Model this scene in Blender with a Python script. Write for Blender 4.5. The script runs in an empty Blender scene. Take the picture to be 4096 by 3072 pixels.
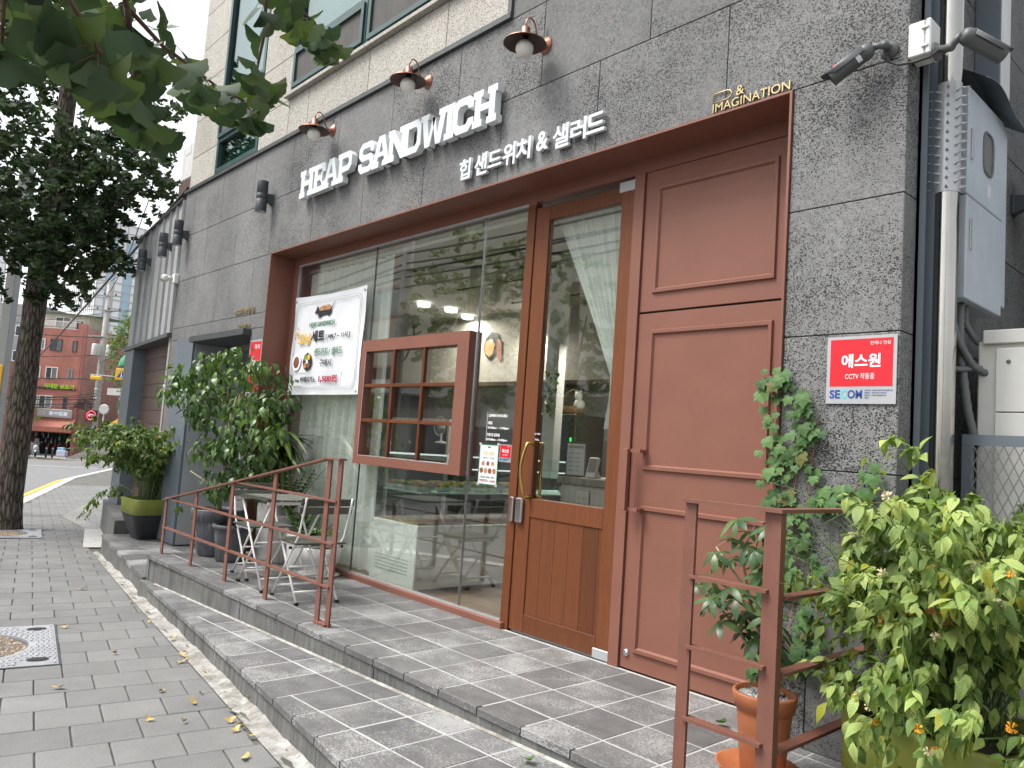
import bpy, bmesh, math, random
from mathutils import Vector, Matrix, Euler
import numpy as np
R = math.radians
rnd = random.Random(7)
scn = bpy.context.scene
col = scn.collection

# ---------------------------------------------------------------- camera, sky, sun, exposure
cam = bpy.data.objects.new('camera', bpy.data.cameras.new('camera')); col.objects.link(cam)
scn.camera = cam
YAW, PITCH, ROLL, FPX = 0.83303999, 0.0813762, 0.0703, 3067.3
fw = Vector((-math.sin(YAW)*math.cos(PITCH), math.cos(YAW)*math.cos(PITCH), math.sin(PITCH)))
ri = Vector((math.cos(YAW), math.sin(YAW), 0)); up = ri.cross(fw)
r2 = math.cos(ROLL)*ri + math.sin(ROLL)*up; u2 = -math.sin(ROLL)*ri + math.cos(ROLL)*up
M = Matrix((r2, u2, -fw)).transposed().to_4x4(); M.translation = Vector((0, -3.53, 1.2))
cam.matrix_world = M
cam.data.sensor_width = 36.0; cam.data.lens = 36.0*FPX/4096
cam.data.clip_start = 0.05; cam.data.clip_end = 2500
scn.render.resolution_x, scn.render.resolution_y = 1024, 768

world = bpy.data.worlds.new('World'); scn.world = world; world.use_nodes = True
wn = world.node_tree; wn.nodes.clear()
sky = wn.nodes.new('ShaderNodeTexSky'); sky.sky_type = 'NISHITA'; sky.sun_disc = False
SUN_EL, SUN_AZ = R(58), R(215)
sky.sun_elevation = SUN_EL; sky.sun_rotation = SUN_AZ
sky.air_density = 1.0; sky.dust_density = 4.0; sky.ozone_density = 1.0
hs = wn.nodes.new('ShaderNodeHueSaturation'); hs.inputs['Saturation'].default_value = 0.22; hs.inputs['Value'].default_value = 1.0
bgn = wn.nodes.new('ShaderNodeBackground'); bgn.inputs['Strength'].default_value = 0.15
wo = wn.nodes.new('ShaderNodeOutputWorld')
wn.links.new(sky.outputs[0], hs.inputs['Color']); wn.links.new(hs.outputs[0], bgn.inputs[0]); wn.links.new(bgn.outputs[0], wo.inputs[0])
sd = bpy.data.lights.new('sun', 'SUN'); sd.energy = 1.3; sd.angle = R(22); sd.color = (1.0, 0.97, 0.93)
sun = bpy.data.objects.new('sun', sd); col.objects.link(sun)
sv = Vector((math.sin(SUN_AZ)*math.cos(SUN_EL), math.cos(SUN_AZ)*math.cos(SUN_EL), math.sin(SUN_EL)))
sun.rotation_euler = sv.to_track_quat('Z', 'Y').to_euler()
scn.view_settings.view_transform = 'Standard'; scn.view_settings.look = 'None'
scn.view_settings.exposure = 1.18; scn.view_settings.gamma = 1.0
scn.view_settings.use_curve_mapping = False
try:
    scn.cycles.max_bounces = 8; scn.cycles.diffuse_bounces = 4; scn.cycles.glossy_bounces = 4
    scn.cycles.transparent_max_bounces = 16; scn.cycles.transmission_bounces = 6
    scn.cycles.caustics_reflective = False; scn.cycles.caustics_refractive = False
    scn.cycles.use_denoising = True
except Exception: pass

# ---------------------------------------------------------------- materials
MATS = {}
class NT:
    def __init__(s, name):
        s.m = bpy.data.materials.new(name); s.m.use_nodes = True; s.t = s.m.node_tree
        s.b = s.t.nodes['Principled BSDF']; s.out = s.t.nodes['Material Output']; MATS[name] = s.m
        s._p = None
    def n(s, typ, **kw):
        nd = s.t.nodes.new(typ)
        for k, v in kw.items():
            if k.startswith('i_'): nd.inputs[k[2:].replace('_', ' ')].default_value = v
            else: setattr(nd, k, v)
        return nd
    def l(s, a, b): s.t.links.new(a, b)
    def pos(s, scale=(1,1,1), obj=False, rot=(0,0,0)):
        src = s.n('ShaderNodeTexCoord').outputs['Object'] if obj else s.n('ShaderNodeNewGeometry').outputs['Position']
        mp = s.n('ShaderNodeMapping'); mp.inputs['Scale'].default_value = scale; mp.inputs['Rotation'].default_value = rot
        s.l(src, mp.inputs[0]); return mp.outputs[0]
    def noise(s, vec, scale, detail=3, rough=.55, dist=0):
        nd = s.n('ShaderNodeTexNoise'); nd.inputs['Scale'].default_value = scale; nd.inputs['Detail'].default_value = detail
        nd.inputs['Roughness'].default_value = rough; nd.inputs['Distortion'].default_value = dist
        s.l(vec, nd.inputs['Vector']); return nd.outputs[0]
    def vor(s, vec, scale, feat='F1', rand=1.0):
        nd = s.n('ShaderNodeTexVoronoi', feature=feat); nd.inputs['Scale'].default_value = scale
        nd.inputs['Randomness'].default_value = rand
        s.l(vec, nd.inputs['Vector']); return nd
    def ramp(s, fac, stops):
        nd = s.n('ShaderNodeValToRGB'); cr = nd.color_ramp
        while len(cr.elements) < len(stops): cr.elements.new(.5)
        for e, (p, c) in zip(cr.elements, stops):
            e.position = p; e.color = (c, c, c, 1) if isinstance(c, (int, float)) else tuple(c)+(1,)
        s.l(fac, nd.inputs[0]); return nd.outputs[0]
    def mix(s, fac, a, b, mode='MIX'):
        nd = s.n('ShaderNodeMix', data_type='RGBA', blend_type=mode)
        for sock, v in ((nd.inputs[0], fac), (nd.inputs[6], a), (nd.inputs[7], b)):
            if isinstance(v, (int, float)): sock.default_value = v if sock == nd.inputs[0] else (v, v, v, 1)
            elif isinstance(v, (tuple, list)): sock.default_value = tuple(v)+(1,)
            else: s.l(v, sock)
        return nd.outputs[2]
    def math(s, op, a, b=0.0, clamp=False):
        nd = s.n('ShaderNodeMath', operation=op, use_clamp=clamp)
        for sock, v in ((nd.inputs[0], a), (nd.inputs[1], b)):
            if isinstance(v, (int, float)): sock.default_value = v
            else: s.l(v, sock)
        return nd.outputs[0]
    def rand(s): return s.n('ShaderNodeObjectInfo').outputs['Random']
    def col(s, c):
        if isinstance(c, (tuple, list)): s.b.inputs['Base Color'].default_value = tuple(c)+(1,)
        else: s.l(c, s.b.inputs['Base Color'])
        return s
    def set(s, rough=.5, metal=0, spec=None, coat=0):
        if isinstance(rough, (int, float)): s.b.inputs['Roughness'].default_value = rough
        else: s.l(rough, s.b.inputs['Roughness'])
        s.b.inputs['Metallic'].default_value = metal
        if spec is not None: s.b.inputs['Specular IOR Level'].default_value = spec
        if coat: s.b.inputs['Coat Weight'].default_value = coat; s.b.inputs['Coat Roughness'].default_value = .1
        return s
    def bump(s, h, strength=.3, dist=.01):
        nd = s.n('ShaderNodeBump'); nd.inputs['Strength'].default_value = strength; nd.inputs['Distance'].default_value = dist
        s.l(h, nd.inputs['Height']); s.l(nd.outputs[0], s.b.inputs['Normal']); return s

def simple(name, c, rough=.5, metal=0, var=.12, nscale=6, bump=.0, bscale=200, spec=None, coat=0, dirt=.0):
    """painted / plastic / metal surface with slight mottling, wear and fine relief"""
    s = NT(name); p = s.pos()
    n1 = s.noise(p, nscale, 4)
    lo = tuple(x*(1-var) for x in c); hi = tuple(min(1, x*(1+var)) for x in c)
    cc = s.ramp(n1, [(.3, lo), (.7, hi)])
    if dirt:
        d = s.ramp(s.noise(s.pos((9, 9, 1.2)), 3, 5, .7), [(.45, 0.0), (.75, 1.0)])
        cc = s.mix(s.math('MULTIPLY', d, dirt), cc, (.16, .145, .12))
    s.col(cc); s.set(rough, metal, spec, coat)
    rr = s.math('ADD', s.math('MULTIPLY', s.noise(p, nscale*7, 3), .25), rough-.12, True); s.l(rr, s.b.inputs['Roughness'])
    if bump: s.bump(s.noise(p, bscale, 3), bump, .004)
    return s.m

def emit(name, c, strength):
    s = NT(name); s.col((0, 0, 0)); s.b.inputs['Emission Color'].default_value = tuple(c)+(1,); s.b.inputs['Emission Strength'].default_value = strength
    return s.m

def basalt():
    s = NT('pitted_basalt'); p = s.pos(); r = s.rand()
    big = s.noise(s.pos((1, 1, .6)), 1.1, 4, .6); mott = s.ramp(s.noise(p, 38, 4, .7), [(.34, .80), (.66, 1.14)])
    warp = s.noise(p, 14, 2)
    v1 = s.vor(s.pos((1, 1, 1.25)), 78)
    v2 = s.vor(s.pos((1, 1, 1.15)), 165)
    patch = s.noise(p, 2.2, 3, .6)
    rz = s.math('MULTIPLY', r, .16)
    thr = s.math('ADD', s.math('MULTIPLY', patch, .66), s.math('SUBTRACT', rz, .085))
    sxp = s.n('ShaderNodeSeparateXYZ'); s.l(p, sxp.inputs[0]); far_ = s.math('MULTIPLY', s.math('MULTIPLY', s.math('ADD', sxp.outputs[0], 2.5), -.14, True), .10)
    thr = s.math('SUBTRACT', thr, far_)
    thr1 = s.math('MULTIPLY', thr, s.math('ADD', .35, s.math('MULTIPLY', s.noise(p, 55, 1), 1.15)))
    pit1 = s.math('LESS_THAN', v1.outputs[0], thr1)
    pit2 = s.math('LESS_THAN', v2.outputs[0], s.math('MULTIPLY', thr1, 1.05))
    pit = s.math('MAXIMUM', pit1, pit2)
    base = s.ramp(big, [(.25, (.150, .151, .148)), (.75, (.235, .236, .230))])
    rv = s.ramp(r, [(0, .86), (1, 1.14)])
    base = s.mix(1.0, base, rv, 'MULTIPLY')
    base = s.mix(1.0, base, mott, 'MULTIPLY'); grain = s.ramp(s.noise(p, 160, 3), [(.3, .78), (.7, 1.2)])
    base = s.mix(1.0, base, grain, 'MULTIPLY')
    rust = s.ramp(s.noise(s.pos((1, 1, .7)), 1.7, 5, .65), [(.64, 0.0), (.80, 1.0)])
    base = s.mix(s.math('MULTIPLY', rust, .42), base, (.20, .135, .055))
    lime = s.ramp(s.noise(s.pos((3, 3, .55)), 1.3, 6, .75), [(.60, 0.0), (.80, 1.0)])
    base = s.mix(s.math('MULTIPLY', lime, .35), base, (.27, .27, .26))
    c = s.mix(pit, base, (.042, .042, .043))  # near-black stands in for the shade inside the pits
    s.col(c); s.set(.85, spec=.3)
    s.bump(s.math('SUBTRACT', s.math('MULTIPLY', s.noise(p, 300, 2), .3), pit), .5, .004)
basalt()

def granite():
    s = NT('beige_granite'); p = s.pos(); r = s.rand()
    n = s.noise(p, 120, 3, .65)
    c = s.ramp(n, [(.38, (.13, .12, .10)), (.47, (.38, .36, .31)), (.62, (.52, .495, .44))])
    st = s.ramp(s.noise(s.pos((2, 2, .9)), 1.3, 5, .65), [(.3, .86), (.7, 1.05)])
    c = s.mix(1.0, c, st, 'MULTIPLY'); c = s.mix(1.0, c, s.ramp(r, [(0, .92), (1, 1.06)]), 'MULTIPLY')
    s.col(c); s.set(.7); s.bump(n, .3, .002)
granite()

def slate_tile():
    s = NT('slate_tile'); p = s.pos(); r = s.rand()
    n1 = s.noise(s.pos((1, 1.6, 1)), 5, 5, .65)
    c = s.ramp(n1, [(.25, (.085, .084, .083)), (.75, (.170, .168, .166))])
    c = s.mix(1.0, c, s.ramp(r, [(0, .84), (.5, .98), (1, 1.12)]), 'MULTIPLY')
    sp = s.noise(s.pos((.6, 1.5, 1), rot=(0, 0, .5)), 120, 3, .65, .6)
    msk = s.noise(p, 3.1, 3, .6)
    amt = s.math('ADD', msk, s.math('MULTIPLY', s.math('SUBTRACT', s.n('ShaderNodeObjectInfo').outputs['Random'], .5), .28))
    lim = s.ramp(s.math('ADD', s.math('MULTIPLY', sp, .75), s.math('MULTIPLY', amt, .5)), [(.675, 0.0), (.715, 1.0)])
    c = s.mix(s.math('MULTIPLY', lim, .6), c, (.42, .42, .41))
    haze = s.ramp(s.noise(p, 1.7, 4, .7), [(.5, 0.0), (.8, 1.0)])
    c = s.mix(s.math('MULTIPLY', haze, .28), c, (.24, .24, .24))
    s.col(c); s.set(.62, spec=.4)
    h = s.math('ADD', s.noise(p, 22, 4, .6), s.math('MULTIPLY', sp, .4)); s.bump(h, .45, .004)
slate_tile()

def paver():
    s = NT('concrete_paver'); p = s.pos(); r = s.rand()
    n = s.noise(p, 240, 2, .6)
    c = s.ramp(n, [(.3, (.140, .141, .138)), (.68, (.205, .205, .199)), (.8, (.35, .345, .33))])
    c = s.mix(1.0, c, s.ramp(s.noise(p, 1.6, 4, .65), [(.3, .82), (.7, 1.13)]), 'MULTIPLY')
    c = s.mix(1.0, c, s.ramp(r, [(0, .9), (1, 1.09)]), 'MULTIPLY')
    sc = s.ramp(s.noise(s.pos((1.2, 3, 1), rot=(0, 0, .4)), 2.4, 5, .7), [(.70, 0.0), (.8, 1.0)])
    c = s.mix(s.math('MULTIPLY', sc, .35), c, (.42, .41, .40))
    s.col(c); s.set(.85, spec=.3); s.bump(n, .5, .003)
paver()

def concrete(name, c0, c1, streak=.35, scale=1.0, white=.0):
    s = NT(name); p = s.pos()
    c = s.ramp(s.noise(p, 3*scale, 5, .65), [(.3, c0), (.7, c1)])
    st = s.ramp(s.noise(s.pos((9, 9, .7)), 2.2, 5, .7), [(.35, 1-streak), (.65, 1.08)])
    c = s.mix(1.0, c, st, 'MULTIPLY')
    c = s.mix(1.0, c, s.ramp(s.noise(p, 120, 3), [(.3, .85), (.7, 1.12)]), 'MULTIPLY')
    if white:
        w = s.ramp(s.noise(p, 7.5, 7, .78), [(.42, 0.0), (.62, 1.0)])
        c = s.mix(s.math('MULTIPLY', w, white), c, (.50, .50, .48))
    s.col(c); s.set(.85, spec=.3); s.bump(s.noise(p, 60, 5, .7), .4, .006)
concrete('riser_concrete', (.115, .115, .11), (.2, .2, .19), .4)
concrete('gutter_concrete', (.17, .16, .135), (.27, .255, .225), .1, 2.0, .7)
concrete('kerb_concrete', (.42, .41, .39), (.55, .54, .51), .15)
concrete('plain_concrete', (.30, .29, .27), (.42, .40, .37), .3)
concrete('grout', (.34, .34, .33), (.46, .46, .45), 0)
concrete('joint_sand', (.07, .068, .06), (.15, .145, .13), 0)
concrete('asphalt', (.15, .15, .15), (.20, .20, .20), .0)

def metal_cladding():
    s = NT('weathered_zinc'); p = s.pos(); r = s.rand()
    st = s.noise(s.pos((14, 14, .5)), 1.5, 6, .7)
    c = s.ramp(st, [(.25, (.26, .25, .235)), (.5, (.42, .43, .425)), (.75, (.58, .60, .61))])
    ru = s.ramp(s.noise(s.pos((6, 6, .5)), 1.9, 5, .7), [(.56, 0.0), (.75, 1.0)])
    c = s.mix(s.math('MULTIPLY', ru, .55), c, (.24, .16, .09))
    c = s.mix(1.0, c, s.ramp(r, [(0, .8), (1, 1.1)]), 'MULTIPLY')
    s.col(c); s.set(.55, metal=.15); s.bump(s.noise(p, 90, 2), .1, .002)
metal_cladding()

def wood(name, c0, c1, rough=.38, sc=(26, 26, 1.1)):
    s = NT(name); r = s.rand()
    off = s.n('ShaderNodeVectorMath', operation='ADD'); cb = s.n('ShaderNodeCombineXYZ')
    s.l(s.math('MULTIPLY', r, 37.0), cb.inputs[0]); s.l(s.math('MULTIPLY', r, 11.0), cb.inputs[2])
    s.l(s.pos(sc), off.inputs[0]); s.l(cb.outputs[0], off.inputs[1]); v = off.outputs[0]
    g = s.noise(v, 2.2, 6, .65, .8)
    c = s.ramp(g, [(.25, c0), (.75, c1)])
    c = s.mix(1.0, c, s.ramp(r, [(0, .82), (1, 1.2)]), 'MULTIPLY')
    c = s.mix(1.0, c, s.ramp(s.noise(v, 9, 3), [(.3, .85), (.7, 1.1)]), 'MULTIPLY')
    s.col(c); s.set(rough, spec=.3); s.bump(g, .12, .002)
wood('stained_wood', (.105, .034, .013), (.150, .050, .018), .48)
wood('floor_wood', (.20, .115, .05), (.33, .20, .095), .35, (1.1, 26, 26))
wood('grey_slat', (.075, .08, .066), (.12, .125, .105), .65, (1.2, 22, 22))
wood('brown_board', (.09, .06, .05), (.15, .10, .085), .6, (1.1, 22, 22))

RED = (.208, .088, .061)
simple('red_paint', RED, .5, var=.06, nscale=3, bump=.06, bscale=500, spec=.35)
simple('rail_paint', (.178, .072, .049), .5, var=.12, nscale=9, bump=.1, bscale=300, dirt=.12)
simple('white_sign_paint', (.68, .71, .72), .45, var=.03)
simple('white_paint', (.78, .77, .74), .4, var=.05, dirt=.06)
simple('white_ceramic', (.72, .71, .68), .35, var=.06, dirt=.1)
simple('mint_panel', (.80, .86, .83), .35, var=.03)
simple('black_rubber', (.012, .012, .012), .7)
simple('dark_anodised', (.045, .052, .06), .5, var=.1)
simple('dark_flashing', (.055, .06, .062), .5, var=.15, dirt=.15)
simple('bullet_grey', (.085, .09, .092), .45, var=.08)
simple('light_grey_plastic', (.60, .60, .58), .5, var=.05, dirt=.18)
simple('cream_cabinet', (.66, .65, .61), .5, var=.03, dirt=.07)
simple('blue_grey_paint', (.125, .15, .175), .5, var=.08, nscale=3, dirt=.08)
simple('pale_box_paint', (.47, .52, .57), .45, var=.08, nscale=4, dirt=.1)
simple('white_trim', (.62, .62, .60), .6, var=.08, dirt=.15)
simple('stainless', (.40, .385, .35), .14, metal=1, var=.06, nscale=4)
simple('chrome', (.65, .65, .66), .18, metal=1, var=.04)
simple('brass', (.55, .38, .12), .18, metal=1, var=.1)
simple('gold_letter', (.50, .39, .20), .35, metal=.6, var=.08)
simple('copper', (.33, .15, .10), .35, metal=.85, var=.2, nscale=18)
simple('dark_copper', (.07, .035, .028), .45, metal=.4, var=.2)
simple('teal_frame', (.022, .062, .060), .42, var=.15, dirt=.1)
simple('insect_screen', (.075, .07, .065), .8, var=.15)
simple('window_film', (.10, .22, .21), .15, var=.5, nscale=1.3)
simple('terracotta', (.47, .16, .065), .6, var=.18, nscale=7, bump=.15, bscale=90)
simple('lime_plastic', (.205, .23, .035), .45, var=.12, dirt=.2)
simple('dark_planter', (.022, .024, .028), .45, var=.3, dirt=.12)
simple('soil', (.05, .038, .028), .95, var=.6, nscale=40, bump=.8, bscale=60)
simple('gravel_tan', (.38, .29, .21), .9, var=.4, nscale=30, bump=.6, bscale=60)
simple('bark', (.11, .085, .062), .9, var=.5, nscale=20)
simple('twig', (.10, .055, .035), .7, var=.3)
simple('green_stem', (.10, .16, .045), .6, var=.3)
simple('pale_stem', (.30, .25, .17), .7, var=.3)
simple('poster_white', (.68, .70, .72), .5, var=.03)
simple('sign_silver', (.42, .43, .44), .35, metal=.3, var=.04)
simple('print_red', (.60, .008, .02), .4, var=.02)
simple('print_white', (.82, .82, .82), .5, var=.02)
simple('print_black', (.02, .02, .025), .5)
simple('print_blue', (.015, .06, .26), .5, var=.02)
simple('print_cyan', (.05, .52, .60), .5, var=.02)
simple('print_green', (.035, .16, .07), .5, var=.02)
simple('print_gold', (.72, .42, .04), .5, var=.05)
simple('print_crimson', (.38, .015, .05), .5, var=.02)
simple('print_brown', (.20, .075, .035), .6, var=.4, nscale=60)
simple('print_food', (.42, .20, .08), .6, var=.7, nscale=50)
simple('interior_wall', (.30, .285, .25), .8, var=.04)
simple('interior_grey', (.20, .20, .19), .8, var=.04)
simple('interior_dark', (.03, .028, .026), .6, var=.2)
simple('ceiling_paint', (.26, .255, .24), .8, var=.04)
simple('bread', (.55, .34, .12), .7, var=.4, nscale=30, bump=.4, bscale=40)
simple('salad', (.16, .24, .05), .7, var=.7, nscale=40, bump=.4, bscale=60)
simple('basket', (.28, .17, .08), .8, var=.4, nscale=40)
simple('mat_green', (.06, .12, .06), .9, var=.3, nscale=20)
simple('yellow_line', (.72, .42, .05), .6, var=.15, nscale=12, bump=.2)
simple('white_line', (.62, .62, .60), .7, var=.1, nscale=12)
simple('grate_metal', (.42, .43, .45), .45, metal=.5, var=.15)
simple('yellow_sign', (.82, .47, .02), .5, var=.04)
simple('pole_concrete', (.40, .38, .35), .8, var=.12, dirt=.2)
simple('grey_pole', (.33, .34, .33), .5, var=.06)
simple('awning_red', (.38, .13, .095), .75, var=.12, nscale=1.5)
simple('green_awning', (.02, .22, .12), .6, var=.1)
simple('cable_black', (.025, .025, .028), .7)
simple('conduit_grey', (.14, .145, .15), .6, var=.1)
simple('cream_wall', (.52, .50, .40), .8, var=.08, nscale=1, dirt=.15)
simple('pale_wall', (.62, .61, .58), .8, var=.08, nscale=.5, dirt=.1)
simple('grey_wall', (.30, .30, .30), .8, var=.1, nscale=.5, dirt=.15)
simple('shop_dark', (.018, .018, .02), .7, var=.5)
simple('blue_glass', (.36, .54, .64), .12, var=.15, nscale=.1)
simple('tower_panel', (.82, .82, .81), .5, var=.06, nscale=.08)
simple('tower_grey', (.58, .59, .60), .5, var=.06, nscale=.08)
simple('tower_line', (.46, .47, .48), .6)
simple('dark_window', (.03, .045, .05), .12, var=.4, nscale=.6)
simple('grey_window', (.16, .16, .155), .3, var=.4, nscale=.8)
simple('scooter_dark', (.02, .02, .024), .25, coat=.6)
simple('scooter_silver', (.42, .43, .45), .25, metal=.4)
simple('plastic_blue', (.25, .45, .62), .4, var=.2)
simple('plastic_lilac', (.50, .50, .62), .5, var=.1)
simple('plastic_red', (.6, .03, .03), .4)
simple('lime_sign', (.35, .60, .03), .4)
simple('dead_leaf', (.42, .17, .055), .8, var=.35, nscale=40)
simple('fallen_leaf', (.50, .36, .11), .7, var=.3, nscale=30)
simple('petal_cream', (.72, .62, .42), .8, var=.2, nscale=80)
simple('petal_orange', (.80, .36, .02), .8, var=.2, nscale=80)
emit('lamp_glow', (1, .97, .92), 7.0)
emit('fridge_glow', (.95, .98, 1), .6)
emit('green_screen', (.05, .8, .12), .8)
emit('led_white', (.8, .85, 1), .4)
emit('led_red', (1, .05, .08), 1.0)

def glazed_grey():
    s = NT('grey_glaze'); p = s.pos()
    c = s.ramp(s.noise(s.pos((16, 16, 1.6)), 1.5, 6, .75), [(.3, (.045, .048, .055)), (.55, (.10, .105, .115)), (.75, (.33, .33, .33))])
    s.col(c); s.set(.55); s.bump(s.noise(p, 60, 3), .15, .004)
glazed_grey()
def opal():
    s = NT('opal_glass'); s.col((.74, .72, .66)); s.set(.12); s.b.inputs['Subsurface Weight'].default_value = .3
    s.b.inputs['Subsurface Radius'].default_value = (.05, .05, .05)
opal()
def glass(name, tint, refl=1.0, rough=0.0, f0=.07, k=.55):
    m = bpy.data.materials.new(name); m.use_nodes = True; t = m.node_tree; t.nodes.clear(); MATS[name] = m
    o = t.nodes.new('ShaderNodeOutputMaterial'); tr = t.nodes.new('ShaderNodeBsdfTransparent'); gl = t.nodes.new('ShaderNodeBsdfGlossy')
    tr.inputs[0].default_value = tuple(tint)+(1,); gl.inputs['Roughness'].default_value = rough; gl.inputs[0].default_value = (refl, refl, refl, 1)
    lw = t.nodes.new('ShaderNodeLayerWeight'); lw.inputs[0].default_value = .5
    mr = t.nodes.new('ShaderNodeMath'); mr.operation = 'POWER'; mr.inputs[1].default_value = 3.0
    ma = t.nodes.new('ShaderNodeMath'); ma.operation = 'MULTIPLY_ADD'; ma.inputs[1].default_value = k; ma.inputs[2].default_value = f0; ma.use_clamp = True
    mx = t.nodes.new('ShaderNodeMixShader')
    t.links.new(lw.outputs['Facing'], mr.inputs[0]); t.links.new(mr.outputs[0], ma.inputs[0]); t.links.new(ma.outputs[0], mx.inputs[0])
    t.links.new(tr.outputs[0], mx.inputs[1]); t.links.new(gl.outputs[0], mx.inputs[2]); t.links.new(mx.outputs[0], o.inputs[0])
glass('clear_glass', (.95, .965, .94), .97, 0.0, .13, .75)
glass('case_glass', (.90, .96, .945), .9, 0.0, .02, .3)
glass('teal_glass', (.45, .68, .65), .8, .02, .10, .5)
glass('windscreen', (.6, .6, .6), .9, .02, .1)
def curtain():
    m = bpy.data.materials.new('sheer_curtain'); m.use_nodes = True; t = m.node_tree; t.nodes.clear(); MATS['sheer_curtain'] = m
    o = t.nodes.new('ShaderNodeOutputMaterial'); d = t.nodes.new('ShaderNodeBsdfDiffuse'); tl = t.nodes.new('ShaderNodeBsdfTranslucent'); tp = t.nodes.new('ShaderNodeBsdfTransparent')
    d.inputs[0].default_value = (.90, .94, .93, 1); tl.inputs[0].default_value = (.90, .94, .93, 1)
    a = t.nodes.new('ShaderNodeMixShader'); a.inputs[0].default_value = .18; b = t.nodes.new('ShaderNodeMixShader'); b.inputs[0].default_value = .06
    t.links.new(d.outputs[0], a.inputs[1]); t.links.new(tl.outputs[0], a.inputs[2]); t.links.new(a.outputs[0], b.inputs[1]); t.links.new(tp.outputs[0], b.inputs[2]); t.links.new(b.outputs[0], o.inputs[0])
curtain()
def perforated(name, c, scale, thr):
    s = NT(name); v = s.vor(s.pos((scale, scale, scale*.8), obj=True), 1.0, rand=.0)
    h = s.math('GREATER_THAN', v.outputs[0], thr); s.col(c); s.set(.5, metal=.4); s.l(h, s.b.inputs['Alpha'])
perforated('perforated_sheet', (.45, .46, .46), 42, .40)

def leafmat(name, dark, mid, light, rough=.42, veins=0, stripe=None, transl=.25, yellow=None, obj=True, clump=3.0):
    s = NT(name); p = s.pos()
    ri_ = s.n('ShaderNodeNewGeometry').outputs['Random Per Island']
    r = s.math('FRACT', s.math('ADD', s.math('MULTIPLY', s.rand(), 7.3), ri_))
    c = s.ramp(r, [(0, dark), (.5, mid), (1, light)])
    c = s.mix(1.0, c, s.ramp(s.noise(p, clump, 2), [(.3, .75), (.7, 1.2)]), 'MULTIPLY')
    if yellow:
        yf = s.ramp(s.math('FRACT', s.math('MULTIPLY', r, 3.7)), [(.93, 0.0), (.96, 1.0)])
        c = s.mix(yf, c, yellow)
    uv = s.n('ShaderNodeUVMap').outputs[0]; sx = s.n('ShaderNodeSeparateXYZ'); s.l(uv, sx.inputs[0])
    au = s.math('ABSOLUTE', s.math('SUBTRACT', sx.outputs[0], .5))
    if veins:
        rib = s.math('LESS_THAN', au, .018)
        w = s.math('FRACT', s.math('MULTIPLY', s.math('SUBTRACT', sx.outputs[1], s.math('MULTIPLY', au, .55)), 7.0))
        vv = s.math('LESS_THAN', w, .16)
        c = s.mix(s.math('MULTIPLY', s.math('MAXIMUM', rib, vv), veins), c, (.02, .05, .012) if stripe == 'dark' else tuple(min(1, x*1.8+.03) for x in light))
        s.bump(s.math('SUBTRACT', s.math('PINGPONG', s.math('MULTIPLY', s.math('SUBTRACT', sx.outputs[1], s.math('MULTIPLY', au, .55)), 7.0), .5), s.math('MULTIPLY', rib, .5)), .5, .003)
    if isinstance(stripe, tuple):
        st = s.ramp(au, [(.06, 1.0), (.17, 0.0)]); c = s.mix(st, c, stripe)
    s.col(c); s.set(rough, spec=.4)
    tl = s.n('ShaderNodeBsdfTranslucent'); mx = s.n('ShaderNodeMixShader'); mx.inputs[0].default_value = transl
    c2 = s.mix(1.0, c, (1.6, 1.7, .7), 'MULTIPLY'); s.l(c2, tl.inputs[0])
    s.l(s.b.outputs[0], mx.inputs[1]); s.l(tl.outputs[0], mx.inputs[2]); s.l(mx.outputs[0], s.out.inputs[0])
leafmat('ginkgo_near', (.022, .046, .020), (.042, .078, .030), (.085, .125, .04), .6, transl=.2, clump=4)
leafmat('ginkgo_far', (.018, .036, .013), (.036, .066, .024), (.075, .115, .038), .5, transl=.2, clump=1.2)
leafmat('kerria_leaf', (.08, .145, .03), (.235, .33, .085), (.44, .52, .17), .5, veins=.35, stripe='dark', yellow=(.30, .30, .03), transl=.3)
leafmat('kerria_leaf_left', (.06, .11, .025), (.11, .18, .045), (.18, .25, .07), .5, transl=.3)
leafmat('ficus_leaf', (.032, .075, .020), (.06, .125, .032), (.13, .21, .055), .33, transl=.25)
leafmat('schefflera_leaf', (.035, .08, .03), (.065, .125, .05), (.12, .19, .06), .32, transl=.2)
leafmat('ivy_leaf', (.028, .075, .018), (.055, .13, .03), (.10, .19, .05), .6, transl=.2, yellow=(.12, .12, .03))
leafmat('dracaena_leaf', (.02, .045, .012), (.03, .065, .015), (.05, .09, .02), .3, stripe=(.14, .20, .03), transl=.15)
leafmat('zz_leaf', (.018, .05, .010), (.035, .085, .014), (.09, .17, .022), .22, transl=.15)
leafmat('street_leaf', (.07, .11, .03), (.12, .18, .05), (.20, .27, .09), .5, transl=.3)

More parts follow.
